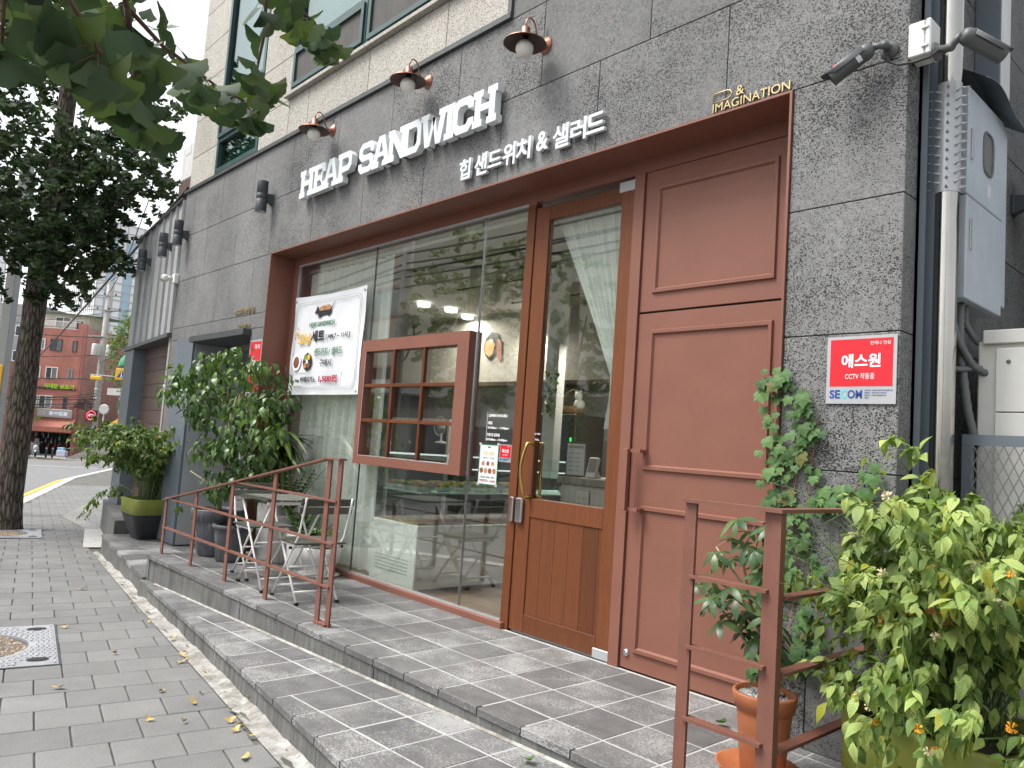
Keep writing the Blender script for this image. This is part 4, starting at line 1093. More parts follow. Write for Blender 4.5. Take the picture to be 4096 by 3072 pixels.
def nbp(s, z): return (-10.075+nx*s, YS+ny*s, z)
updown(nbp(.52, 3.53), nb.rotation_euler.z, 'dark cylinder light on the zinc wall just beside the stone')
updown(nbp(1.95, 3.55), nb.rotation_euler.z, 'farthest dark cylinder light, alone on the zinc wall')
updown((XC+.0, 1.25, 2.72), R(90), 'dark cylinder light on the side wall at the right edge of the picture')

# cameras
def bullet(loc, mount_dir, body_dir, arm, label, cable=None, roll=0):
    t = thing('bullet_camera', label, 'security camera', loc, 0, 'grey bullet cameras by the junction box')
    n = Vector(mount_dir).normalized(); b = Vector(body_dir).normalized(); A = Vector(arm)
    q = Vector((0, 0, 1)).rotation_difference(n).to_matrix().to_4x4()
    m = MB(); m.lathe([(.001, .0), (.038, .0), (.040, .004), (.036, .01), (.024, .016), (.018, .03)], (0, 0, 0), 24); m.v = [tuple(q @ Vector(v)) for v in m.v]; m.obj('mount_base', 'bullet_grey', t)
    p1 = n*.02; p2 = n*.06; 
    m = MB(); m.tube([p1, p2, p2+(A-p2)*.5, A], [.019, .017, .014, .015], 14); m.obj('arm', 'bullet_grey', t)
    MB().sphere(tuple(p2), .019, 14, 10).obj('joint', 'bullet_grey', t)
    u = b.cross(Vector((0, 0, 1))).normalized(); w = u.cross(b)
    fr = Matrix((b, u, w)).transposed().to_4x4(); fr.translation = A
    m = MB(); m.lathe([(.001, 0), (.022, .0), (.033, .014), (.036, .03), (.036, .045), (.0345, .047), (.0345, .195), (.031, .198), (.03, .19), (.001, .186)], (0, 0, 0), 28, axis='x'); m.v = [tuple(fr @ Vector(v)) for v in m.v]; m.obj('body', 'bullet_grey', t)
    m = MB(); L_ = []
    for i in range(12):
        a = R(-8)+R(196)*i/11; c_, s_ = math.cos(a), math.sin(a)
        for r_, xx in ((.0405, .035), (.0405, .175+.05*max(0, s_)), (.038, .175+.05*max(0, s_)), (.038, .035)): L_.append(fr @ Vector((xx, r_*c_, r_*s_)))
    fs = [(i*4+k, (i+1)*4+k, (i+1)*4+(k+1) % 4, i*4+(k+1) % 4) for i in range(11) for k in range(4)]
    m.add(L_, fs, True); m.obj('sun_shield', 'bullet_grey', t)
    m = MB(); m.lathe([(.001, .1865), (.022, .1865), (.022, .19)], (0, 0, 0), 20, axis='x'); m.v = [tuple(fr @ Vector(v)) for v in m.v]; m.obj('lens', 'black_rubber', t)
    m = MB(); 
    for i in range(5):
        a0 = R(-60)+R(12)*i if roll == 0 else R(-60)+R(12)*i; 
        a1 = a0+R(12)
        m.add([fr @ Vector((x, .0352*math.cos(a)*(-1), .0352*math.sin(a))) for x, a in ((.06, a0), (.08, a0), (.08, a1), (.06, a1))], [(0, 1, 2, 3)])
    m.obj('type_label', 'poster_white', t)
    m = MB(); a0 = R(40); m.add([fr @ Vector((x, -.0412*math.cos(a), .0412*math.sin(a))) for x, a in ((.15, R(28)), (.165, R(28)), (.165, R(48)), (.15, R(48)))], [(0, 1, 2, 3)]); m.obj('badge', 'print_crimson', t)
    return t
b1 = bullet((-1.327, YS, 3.023), (0, -1, 0), (-.78, -.22, -.56), (-.045, -.075, .0), 'grey bullet camera on the stone wall pointing down to the left')
b2 = bullet((-1.152, -.225, 2.965), (1, -.1, 0), (.55, .78, -.36), (.105, -.02, .035), 'grey bullet camera fixed to the white junction box pointing right')
jb = thing('junction_box', 'pale grey plastic junction box on the wall corner between the two bullet cameras', 'electrical box', (-1.2, -.22, 2.95))
MB().bbox(-.045, .02, -.052, .052, .0, .15, .004).obj('box_base', 'light_grey_plastic', jb)
MB().bbox(.022, .045, -.054, .054, -.002, .152, .005).obj('box_lid', 'light_grey_plastic', jb)
for z in (.035, .115): MB().bbox(.008, .036, -.060, -.053, z-.006, z+.006, .002).obj('latch', 'light_grey_plastic', jb)
m = MB(); m.tube([(-1.327, YS-.018, 2.99), (-1.315, YS-.03, 2.955), (-1.27, YS-.05, 2.92), (-1.2, YS-.06, 2.905), (-1.15, YS-.045, 2.915), (-1.13, YS-.02, 2.945), (-1.128, -.245, 2.955)], .0055, 8)
m.obj('camera_cable', 'cable_black', label='black cable sagging between the bullet camera and the junction box', cat='cable')
t = thing('dome_camera', 'small pale turret camera on a cream box at the left edge of the stone wall', 'security camera', (-10.06, YS, 3.03))
MB().bbox(-.05, .05, -.06, .0, -.07, .05, .006).obj('mounting_box', 'white_paint', t)
MB().cyl((-.02, -.06, -.0), (-.06, -.11, .0), .02, n=12).obj('arm', 'light_grey_plastic', t)
MB().lathe([(.001, .04), (.03, .035), (.045, .01), (.045, -.03), (.035, -.05), (.001, -.05)], (-.075, -.13, .0), 20).obj('body', 'light_grey_plastic', t)
MB().sphere((-.085, -.155, -.03), .024, 12, 8).obj('lens', 'black_rubber', t)

# drain pipe with spiked sleeve
pp = thing('drain_pipe', 'tall shiny stainless steel drain pipe running up beside the wall corner', 'drain pipe', (-1.17, .0, g_(-1.2)))
m = MB(); pts = [(0, 0, z*.8) for z in range(0, 9)]; m.tube(pts, .0495, 28, False); m.obj('tube', 'stainless', pp)
sgd = thing('spike_guard', 'stainless anti-climb sleeve bristling with spikes around the drain pipe', 'spike guard', (-1.17, .0, 2.42))
m = MB(); n = 20
for i in range(n+1):
    a = R(-150)+R(200)*i/n
    for z in (0, .49): m.v.append((.0515*math.cos(a), .0515*math.sin(a), z))
m.f = [(2*i, 2*i+2, 2*i+3, 2*i+1) for i in range(n)]; m.sm = set(range(n)); m.obj('sleeve', 'sign_silver', sgd)
for i in range(12):
    for j, ad_ in enumerate((-150, -112, -75, -37, 0, 38)):
        a = R(ad_); z = .02+i*.0405+(.02 if j % 2 else 0)
        if z > .48: continue
        c_ = Vector((math.cos(a), math.sin(a), 0)); m = MB(); m.lathe([(.0075, .0), (.0035, .012), (.0004, .034)], (0, 0, 0), 6)
        q = Vector((0, 0, 1)).rotation_difference(c_).to_matrix().to_4x4(); q.translation = c_*.051+Vector((0, 0, z)); m.v = [tuple(q @ Vector(v)) for v in m.v]
        m.obj('spike', 'sign_silver', sgd)

# electrical box on the side wall, facing +X
eb = thing('electric_meter_box', 'pale blue-grey electric cabinet with a curved rain hood and round-cornered window on the side wall', 'electrical box', (XC, .345, .08))
MB().bbox(0.0, .092, -.245, .255, 1.905, 2.86, .003).obj('box_body', 'pale_box_paint', eb)
MB().bbox(.096, .130, -.25, .255, 1.90, 2.36, .004).obj('lower_door', 'pale_box_paint', eb)
MB().bbox(.096, .130, -.25, .255, 2.365, 2.855, .004).obj('upper_door', 'pale_box_paint', eb)
MB().bbox(.0, .125, .258, .33, 1.955, 2.84, .003).obj('side_flange', 'pale_box_paint', eb)
for z in (2.19, 2.60): MB().bbox(.130, .137, -.215, -.193, z-.07, z+.07, .003).obj('latch', 'sign_silver', eb)
m = MB()
rr = [( .055*1.0*math.copysign(abs(math.cos(a))**.55, math.cos(a)), .085*math.copysign(abs(math.sin(a))**.55, math.sin(a))) for a in [2*math.pi*i/28 for i in range(29)]]
m.tube([(.132, .02+y*1.25, 2.62+z*1.15) for y, z in rr], .0065, 6, False); m.obj('window_gasket', 'conduit_grey', eb)
m = MB(); m.add([(.1315, .02+y*1.25, 2.62+z*1.15) for y, z in rr[:-1]], [tuple(range(28))]); m.obj('window_pane', 'grey_window', eb)
MB().box(.1305, .1315, .02, .065, 2.42, 2.48).obj('paper_tag', 'poster_white', eb)
m = MB(); n = 12
for i in range(n+1):
    t_ = i/n; y = -.27+.66*t_; z = 2.90+.045*math.sin(math.pi*min(1, t_*1.5+.05))-.06*max(0, t_-.35)**1.2
    for x, dz in ((-.0, .05), (.09, .035), (.20, -.04)): m.v.append((x, y, z+dz)); 
o_ = len(m.v)
m.v += [(x, y, z-.004) for x, y, z in m.v]
for i in range(n):
    for k in range(2):
        a = i*3+k; m.f.append((a, a+1, a+4, a+3)); m.f.append((o_+a+3, o_+a+4, o_+a+1, o_+a))
for i in range(n): a = i*3+2; m.f.append((a, o_+a, o_+a+3, a+3))
m.obj('rain_hood', 'blue_grey_paint', eb)
# flexible conduits from the box into the cabinet
for i, (pts, r_, lb) in enumerate((([(-1.19, .16, 1.985), (-1.19, .16, 1.90), (-1.17, .19, 1.80), (-1.13, .25, 1.70), (-1.08, .33, 1.66)], .016, 'ribbed grey conduit curving from the meter box, nearest the steel pipe'),
                                 ([(-1.18, .23, 1.985), (-1.18, .23, 1.86), (-1.17, .24, 1.7), (-1.15, .26, 1.5), (-1.12, .29, 1.35)], .018, 'darker ribbed conduit dropping behind the cream cabinet'),
                                 ([(-1.18, .30, 1.985), (-1.18, .30, 1.90), (-1.14, .33, 1.82), (-1.09, .36, 1.79)], .014, 'short grey conduit entering the top of the cream cabinet side'),
                                 ([(-1.22, .14, 1.69), (-1.17, .2, 1.68), (-1.10, .33, 1.70)], .013, 'smooth grey conduit crossing level behind the steel pipe'))):
    P = [Vector(p) for p in pts]; fine = []
    for a, b in zip(P[:-1], P[1:]):
        for k in range(8): fine.append(a+(b-a)*k/8)
    fine.append(P[-1]); 
    for _ in range(3): fine = [fine[0]]+[(fine[j-1]+fine[j]*2+fine[j+1])/4 for j in range(1, len(fine)-1)]+[fine[-1]]
    MB().tube(fine, [r_*(1.1 if j % 2 and i != 3 else .93) for j in range(len(fine))], 12).obj('conduit', 'conduit_grey', label=lb, cat='conduit', group='conduits under the meter box')
    MB().cyl(P[0]+Vector((0, 0, -.02)), P[0]+Vector((0, 0, .008)), r_*1.35, n=8).obj('conduit_gland', 'conduit_grey', eb, (1.25, 0, 0)) if i < 3 else None

# cream cabinet behind expanded-metal screen
cb = thing('utility_cabinet', 'large cream metal cabinet with a blue dot standing behind the mesh screen', 'utility cabinet', (0, .3, 0))
MB().bbox(-1.125, -.2, 0, .7, .05, 1.815, .006).obj('body', 'cream_cabinet', cb)
MB().bbox(-1.10, -.2, -.025, .72, 1.80, 1.862, .004).obj('lid', 'cream_cabinet', cb)
for a, b in ((1.50, 1.78), (.6, 1.495)): MB().bbox(-1.05, -.2, -.018, -.002, a, b, .003).obj('door_panel', 'cream_cabinet', cb)
MB().lathe([(.001, -.021), (.028, -.021), (.03, -.018)], (-.86, 0, 1.68), 20, axis='y').obj('blue_badge', 'print_blue', cb)
MB().lathe([(.001, -.024), (.008, -.024), (.009, -.018)], (-1.0, 0, 1.72), 12, axis='y').obj('lock', 'conduit_grey', cb)
es = thing('mesh_screen', 'grey expanded-metal screen in a blue-grey angle frame in front of the cream cabinet', 'fence', (0, .16, 0))
m = MB(); m.box(-1.135, -.1, -.012, .018, 1.345, 1.39); m.box(-1.135, -1.095, -.012, .018, .0, 1.344); m.obj('angle_frame', 'blue_grey_paint', es)
m = MB()
for r_ in range(16):
    for c_ in range(26):
        x = -1.09+c_*.038; z = 1.345-r_*.085
        for sx, sz in ((1, -1), (-1, -1)):
            m.bar((x, -.016, z), (x+sx*.019, -.016+.003*sx, z+sz*.0425), .004, .003, (0, 1, 0)); m.bar((x+sx*.019, -.016+.003*sx, z+sz*.0425), (x, -.016, z+sz*.085), .004, .003, (0, 1, 0))
o = m.obj('mesh_strands', 'conduit_grey', es); o['kind'] = 'stuff'
ps = thing('perforated_screen', 'tall screen of finely perforated metal behind the cream cabinet', 'fence', (0, 1.35, 0))
MB().box(-1.08, .8, 0, .004, .2, 2.75).obj('perforated_sheet', 'perforated_sheet', ps); MB().bbox(-1.13, -1.08, -.02, .03, .0, 2.8, .003).obj('post', 'sign_silver', ps)
MB().box(-1.05, 2.5, 2.4, 2.6, -.3, 4.2).obj('rear_wall', 'grey_wall', label='grey wall closing the passage behind the perforated screen', cat='wall')
t = thing('sloping_canopy', 'dark sloping canopy at the right edge behind the meter box', 'canopy', (-.55, 1.0, 2.7))
MB().add([(-.35, -.3, .0), (.9, -.3, .1), (.9, .9, .5), (-.35, .9, -.35), (-.35, -.3, -.03), (.9, -.3, .07), (.9, .9, .47), (-.35, .9, -.38)], [(0, 1, 2, 3), (7, 6, 5, 4), (0, 4, 5, 1), (0, 3, 7, 4)]).obj('roof_sheet', 'blue_grey_paint', t)

# ---- security plates
def secom(x0, x1, z0, z1, y, label, small=False, parent=None, name='security_plate'):
    t = thing(name, label, 'sign', (x0, y, z0)); W, H = x1-x0, z1-z0
    MB().box(0, W, -.004, .0, 0, H).obj('plate', 'sign_silver', t)
    MB().box(.05*W, .95*W, -.0048, -.0041, .255*H, .955*H).obj('red_field', 'print_red', t)
    yy = -.0055; k = dict(extrude=.0003)
    wall_text('lettering', '에스원', .22*W, .53*H, yy, 'print_white', t, height=.205*H, width=.56*W, bold=.0015*W/.29, **k)
    wall_text('lettering', 'CCTV 작동중', .28*W, .36*H, yy, 'print_white', t, height=.09*H, width=.42*W, **k)
    wall_text('lettering', '언제나 안심', .63*W, .86*H, yy, 'print_white', t, height=.055*H, width=.28*W, **k)
    for s_, a, b, c_ in (('SE', .055, .215, 'print_blue'), ('C', .222, .315, 'print_cyan'), ('OM', .322, .535, 'print_blue')):
        wall_text('lettering', s_, a*W, .075*H, -.0048, c_, t, height=.13*H, width=(b-a)*W, bold=.0012*W/.29, **k)
    for i, s_ in enumerate(('설치목적 : 시설안전, 화재 및 범죄예방 등', '촬영범위 : 건물 내·외부, 주차장 등', '촬영시간 : 24시간 연속촬영/녹화', '책임자 :')):
        wall_text('lettering', s_, .565*W, (.185-.036*i)*H, -.0048, 'print_blue', t, height=.022*H, width=(.39, .31, .30, .07)[i]*W, **k)
    return t
secom(-1.552, -1.258, 1.484, 1.776, YS-.004, 'large red and silver CCTV security plate on the basalt pier beside the corner')
secom(-3.962, -3.842, 1.092, 1.212, .004, 'small red security sticker on the glass beside the brass door handle', name='security_sticker')
t = thing('red_notice', 'red and white notice on the narrow stone strip left of the shopfront', 'sign', (-7.64, YS-.004, 1.55))
MB().box(0, .285, -.004, 0, 0, .55).obj('plate', 'sign_silver', t); MB().box(.015, .27, -.0048, -.0041, .015, .53).obj('red_field', 'print_red', t)
wall_text('lettering', '특허', .12, .45, -.0055, 'print_white', t, height=.05, width=.12)
wall_text('lettering', '에스원', .05, .25, -.0055, 'print_white', t, height=.09, width=.18)

# ---- hours lettering on the glass
oh = thing('opening_hours', 'white opening hours lettering OPEN HOURS on the glass left of the door', 'sign', (0, .004, 0))
MB().box(-4.122, -4.1195, 0, .001, 1.228, 1.428).obj('rule_line', 'print_white', oh)
for s_, x, z, h, w in (('OPEN HOURS', -4.105, 1.398, .02, .192), ('평일', -4.107, 1.345, .022, .042), ('07:00am - 17:00pm', -4.108, 1.31, .02, .218), ('주말 및 공휴일', -4.113, 1.262, .022, .135), ('07:00am -15:00pm', -4.115, 1.228, .02, .218)):
    wall_text('lettering', s_, x, z, 0, 'print_white', oh, height=h, width=w, bold=.0005)

def dachs(t, x, z, w, y=-.001, mat='print_black', hs=.52):
    """small sausage-dog emblem with a bun on its back"""
    def P(pts): return [(x+px*w, z+pz*w*hs) for px, pz in pts]
    m = MB()
    for k, poly in enumerate(([(.15, .22), (.30, .10), (.80, .12), (.86, .25), (.82, .40), (.70, .33), (.34, .34), (.2, .42)], [(.0, .30), (.02, .25), (.15, .24), (.22, .42), (.17, .58), (.1, .58), (.07, .42)],
                              [(.2, .0), (.25, .0), (.28, .16), (.2, .18)], [(.3, .0), (.35, .0), (.38, .16), (.3, .18)], [(.70, .03), (.75, .03), (.78, .18), (.7, .18)], [(.78, .36), (.84, .36), (1.0, .72), (.99, .74)])):
        q = P(poly); m.add([(a, y-.0003-k*.0001, b) for a, b in q], [tuple(range(len(q)))])
    m.obj('dog_emblem', mat, t); m = MB(); q = P([(.24, .36), (.78, .36), (.82, .48), (.76, .6), (.32, .58), (.24, .48)]); m.add([(a, y-.0012, b) for a, b in q], [tuple(range(6))]); m.obj('bun_emblem', 'print_food', t)

# ---- banner hung on the window
bn = thing('banner', 'white fabric banner advertising a morning set with a black dachshund emblem, hung on the window', 'banner', (-7.19, -.006, 1.56))
W, H = 1.35, .985
bm_ = MB(); nx_, nz_ = 24, 18
def by(u, v): return -.012-.006*math.sin(u*7+v*3)*math.sin(v*5+1)-.004*math.sin(u*19-v*11)-.006*(u > .9)*(v < .3)
for j in range(nz_+1):
    for i in range(nx_+1):
        u, v = i/nx_, j/nz_; sagt = .018*math.sin(math.pi*u)*v; bm_.v.append((u*W*(1-.012*math.sin(math.pi*v)), by(u, v), v*H-sagt-.012*u*v))
for j in range(nz_):
    for i in range(nx_): a = j*(nx_+1)+i; bm_.sm.add(len(bm_.f)); bm_.f.append((a, a+1, a+nx_+2, a+nx_+1))
bm_.obj('cloth', 'poster_white', bn)
yb = -.0245
m = MB()
for o_ in (0, .022):
    a, b, c, d = .055+o_, W-.055-o_, .05+o_, H-.075-o_
    k_ = .05
    P = [(a+k_, c), (b-k_, c), (b, c+k_), (b, d-k_), (b-k_, d), (a+k_, d), (a, d-k_), (a, c+k_)]
    for p, q in zip(P, P[1:]+P[:1]): m.bar((p[0], yb, p[1]), (q[0], yb, q[1]), .0008, .0022, (0, 1, 0))
m.obj('printed_border', 'print_black', bn)
dachs(bn, .44, .735, .38, yb)
for s_, x, z, h, w, c_, bo in (('HEAP SANDWICH', .36, .655, .046, .48, 'print_green', .001), ('모닝', .15, .49, .115, .245, 'print_gold', .004), ('세트', .415, .505, .115, .25, 'print_black', .0035), ('[ AM 7 ~ 11시 ]', .70, .515, .06, .44, 'print_black', .0016),
                               ('샌드위치 / 샐러드', .50, .37, .075, .52, 'print_green', .001), ('구매시', .62, .265, .07, .22, 'print_black', .001), ('16oz', .155, .125, .033, .085, 'print_black', .0006), ('아메리카노', .265, .115, .06, .31, 'print_black', .0012), ('1,500원', .63, .112, .07, .34, 'print_crimson', .003)):
    wall_text('lettering', s_, x, z, yb-.002, c_, bn, height=h, width=w, bold=bo)
m = MB(); P = [(.09+.02*math.cos(t)+0, .155+.0) for t in (0,)]
rp = []
for cx, cz, a0 in ((1.02, .19, 0), (.12, .19, 90), (.12, .11, 180), (1.02, .11, 270)):
    for i in range(5): a = R(a0+i*22.5); rp.append((cx+.025*math.cos(a), cz+.025*math.sin(a)))
for p, q in zip(rp, rp[1:]+rp[:1]): m.bar((p[0], yb, p[1]), (q[0], yb, q[1]), .0008, .003, (0, 1, 0))
m.obj('price_box', 'print_green', bn)
m = MB(); m.tube([(.115+.018*math.cos(a)*(1-a/14), yb-.001, .60+.028*math.sin(a)*(1-a/14)) for a in [i*.5 for i in range(22)]], .0028, 5)
for i in range(7): a = R(-40+i*45); m.bar((.115+.034*math.cos(a), yb-.001, .605+.045*math.sin(a)), (.115+.055*math.cos(a), yb-.001, .605+.07*math.sin(a)), .001, .007, (0, 1, 0))
m.obj('sun_drawing', 'print_gold', bn)
MB().lathe([(.001, -.0005), (.085, -.0005), (.088, 0)], (.155, yb-.0015, .32), 24, axis='y').obj('plate_picture', 'print_white', bn)
MB().lathe([(.001, -.0005), (.058, -.0005), (.06, 0)], (.155, yb-.003, .32), 9, axis='y').obj('sandwich_picture', 'print_brown', bn)
m = MB(); m.lathe([(.001, -.0005), (.088, -.0005), (.09, 0)], (.375, yb-.0015, .32), 8, axis='y', smooth=False); m.obj('salad_tray_picture', 'print_black', bn)
for k_, (dx, dz, c_) in enumerate(((-.035, .04, 'salad'), (.03, .045, 'print_gold'), (-.035, -.04, 'print_food'), (.035, -.035, 'print_brown'), (0, 0, 'print_white'))): MB().lathe([(.001, -.0005), (.031 if k_ < 4 else .022, -.0005)], (.375+dx, yb-.003-k_*.0003, .32+dz), 8, axis='y').obj('salad_picture', c_, bn)
for x, z in ((.02, H-.04), (W-.03, H-.05), (.02, .03), (W-.04, .03)): MB().lathe([(.001, -.01), (.012, -.009), (.02, -.002)], (x, -.014, z), 14, axis='y').obj('suction_cup', 'sign_silver', bn)

# small poster taped to glass
po = thing('menu_poster', 'small pale blue poster taped to the glass listing a morning set with eight food pictures', 'poster', (-4.178, .004, .921))
W2, H2 = .205, .285
MB().box(0, W2, -.001, 0, 0, H2).obj('border', 'print_green', po); MB().box(.008, W2-.008, -.0014, -.0011, .008, H2-.008).obj('sheet', 'poster_white', po)
dachs(po, .085, .258, .04, -.0018)
for s_, x, z, h, w, c_ in (('모닝 세트', .045, .208, .028, .115, 'print_gold'), ('(AM 7 ~ 11시)', .045, .182, .014, .115, 'print_black'), ('샌드위치 / 샐러드 구매 시', .03, .048, .014, .148, 'print_black'), ('아메리카노 1500원', .02, .02, .02, .165, 'print_crimson')): wall_text('lettering', s_, x, z, -.002, c_, po, height=h, width=w)
for i in range(7):
    x, z = (.05+i*.05, .15) if i < 3 else (.035+(i-3)*.045, .1)
    MB().lathe([(.001, -.0004), (.017 if i < 3 else .02, -.0004)], (x, -.0018, z), 10, axis='y').obj('food_picture', ('print_food', 'print_brown')[i % 2], po)
for x, z in ((-.005, H2-.01), (W2-.02, H2-.005), (-.005, -.005), (W2-.02, -.005)): MB().box(x, x+.025, -.0024, -.002, z, z+.018).obj('tape', 'grout', po)

# ---- display box set into the window, with its nine small panes
db = thing('display_window_box', 'red-brown display box with nine small panes projecting from the shop window', 'display box', (-5.768, 0, .968))
X1, Z1 = 1.464, 1.052; m = MB(); y0, y1 = -.065, .052; ox0, ox1, oz0, oz1 = .075, 1.33, .075, .955
m.box(0, ox0, y0, y1, 0, Z1); m.box(ox1, X1, y0, y1, 0, Z1); m.box(ox0, ox1, y0, y1, 0, oz0); m.box(ox0, ox1, y0, y1, oz1, Z1); m.obj('case', 'red_paint', db)
m = MB(); m.box(X1+.0005, X1+.0025, -.003, .006, 0.0, Z1); m.obj('edge_strip', 'chrome', db)
m = MB(); y2 = y0+.004; w3 = (ox1-ox0)/3; h3 = (oz1-oz0)/3
for i in (1, 2): MB().bbox(ox0+i*w3-.014, ox0+i*w3+.014, y2, y2+.03, oz0, oz1, .002).obj('mullion', 'stained_wood', db)
for j in (1, 2):
    for i in range(3): MB().bbox(ox0+i*w3+.0145*(i > 0), ox0+(i+1)*w3-.0145*(i < 2), y2+.001, y2+.03, oz0+j*h3-.014, oz0+j*h3+.014, .002).obj('mullion', 'stained_wood', db)
m = MB(); m.box(ox0-.006, ox0-.0005, y0-.001, y0+.02, oz0, oz1); m.box(ox0, ox1, y0-.001, y0+.02, oz0-.006, oz0-.0005); m.obj('glass_gasket', 'sign_silver', db)
for i in range(3):
    for j in range(3): MB().box(ox0+i*w3+.002, ox0+(i+1)*w3-.002, y2+.034, y2+.038, oz0+j*h3+.002, oz0+(j+1)*h3-.002).obj('glass_pane', 'clear_glass', db)
t = thing('name_card', 'small white card with a dachshund emblem standing inside the display box', 'card', (-4.57, .02, 1.043))
MB().box(0, .1, -.001, .001, 0, .07).obj('card', 'poster_white', t); dachs(t, .025, .03, .05, -.0015); wall_text('lettering', 'HEAP SANDWICH', .02, .012, -.0018, 'print_black', t, height=.009, width=.06)

# ================================================================ inside the shop
sh = thing('shop_interior', None, None, (0, 0, 0)); sh['kind'] = 'structure'
for i in range(46):   # floorboards run along the window
    y0 = .07+i*.11
    if y0 > 4.9: break
    for x0, x1 in ((-7.3, -5.2), (-5.2, -3.4), (-3.4, -1.8)):
        off = (i % 3)*.4
        MB().box(max(-7.3, x0-off)+.001, (x1-off if x1 < -1.9 else x1)-.001, y0+.001, y0+.109, -.03, .0).obj('floorboard', 'floor_wood', sh) if y0 < 2.6 else None
MB().box(-12, -1.3, .08, 6.2, -.08, -.031).obj('subfloor', 'interior_dark', sh)
MB().box(-7.3, -1.8, 2.72, 6.2, -.031, -.002).obj('rear_floor', 'floor_wood', sh)
MB().box(-12, -1.3, .1, 6.2, 3.05, 3.1).obj('ceiling', 'ceiling_paint', sh)
MB().box(-12, -1.3, 3.6, 3.7, -.1, 3.05).obj('back_wall', 'interior_wall', sh)
MB().box(-1.86, -1.5, .08, 6.1, -.03, 3.05).obj('right_wall', 'interior_wall', sh)
MB().box(-12, -11.9, .9, 6.1, -.03, 3.05).obj('left_wall', 'interior_wall', sh)
MB().box(-11.9, -1.9, 3.5, 3.6, -.03, 3.05).obj('rear_partition', 'interior_wall', sh)
MB().box(-11.0, -5.6, 3.2, 3.5, 2.0, 2.05).obj('ledge', 'brown_board', sh)
MB().box(-11.0, -3.0, 3.45, 3.5, .0, 2.0).obj('dark_wainscot', 'interior_grey', sh)
MB().box(-5.0, -4.3, 3.4, 3.5, 0, 3.05).obj('column', 'light_grey_plastic', sh)
for i in range(5): MB().box(-7.3, -1.9, 1.2+i*.9, 1.22+i*.9, 3.035, 3.05).obj('ceiling_joint', 'interior_dark', sh)
MB().box(-3.8, -2.9, .3, 1.1, .0, .008).obj('door_mat', 'mat_green', label='green patterned mat on the wooden floor inside the door', cat='door mat')
# glass display counter running back from the window
dc = thing('display_counter', 'mint refrigerated display counter with glass top running back from the window', 'display counter', (-5.58, .07, 0))
MB().bbox(0, .64, 0, 2.6, .03, .53, .006).obj('cabinet', 'mint_panel', dc)
m = MB()
for j in range(5):
    for i in range(14): m.box(.08+i*.034, .08+i*.034+.022, -.0015, 0, .13+j*.028, .135+j*.028)
m.obj('vent_slots', 'black_rubber', dc)
MB().box(.03, .62, .02, 2.58, .53, .545).obj('lower_deck', 'print_food', dc)
MB().box(.05, .60, .04, 2.56, .775, .787).obj('middle_shelf', 'mint_panel', dc)
MB().box(.03, .61, .03, 2.57, .995, 1.0).obj('top_shelf', 'case_glass', dc)
for x0, x1, y0, y1 in ((0, .006, 0, 2.6), (.634, .64, 0, 2.6), (.006, .634, 0, .006)): MB().box(x0, x1, y0, y1, .535, 1.09).obj('glass_side', 'case_glass', dc)
MB().box(0, .64, 0, 2.6, 1.0905, 1.10).obj('glass_top', 'case_glass', dc)
MB().box(.02, .06, .05, 2.5, 1.07, 1.085).obj('strip_light', 'fridge_glow', dc)
for (y, z, lay) in ((0, .787, 0), (0, .545, 1)):
    pass
n = 0
MB().box(.1, .16, .1, 2.5, .96, .97).obj('lower_strip_light', 'fridge_glow', dc)
for i in range(3):
    for j in range(7):
        c = (-5.46+i*.17, .20+j*.2, .787)
        t = thing('food_tray', f"white tray of {('rolled sandwiches', 'salad', 'fried pastries')[(i+j) % 3]} on the counter shelf, row {('nearest the window', 'second from the window', 'third from the window', 'fourth from the window', 'fifth from the window', 'sixth from the window', 'at the back')[j]}, {('left', 'middle', 'right')[i]} file", 'food tray', c, 0, 'trays of food on the counter shelf')
        MB().add([(-.065, -.08, .04), (.065, -.08, .04), (.065, .08, .04), (-.065, .08, .04), (-.05, -.065, 0), (.05, -.065, 0), (.05, .065, 0), (-.05, .065, 0)], [(4, 5, 1, 0), (5, 6, 2, 1), (6, 7, 3, 2), (7, 4, 0, 3), (7, 6, 5, 4)]).obj('tray', 'white_ceramic', t)
        for k in range(3): MB().sphere((rnd.uniform(-.01, .01), -.045+k*.045, .045), .03, 10, 6, (1.6, .8, .9)).obj('food', ('bread', 'salad', 'bread', 'print_food')[(i+k+j) % 4], t)
for j in range(5):
    t = thing('price_card', f"white price card on a clip in the display counter, {('first', 'second', 'third', 'fourth', 'fifth')[j]} from the window", 'price card', (-5.01, .22+j*.38, .787), R(8), 'price cards in the display counter')
    MB().box(-.001, .001, -.045, .045, .02, .075).obj('card', 'poster_white', t); MB().cyl((0, 0, 0), (0, 0, .025), .006, n=8).obj('clip', 'brass', t)
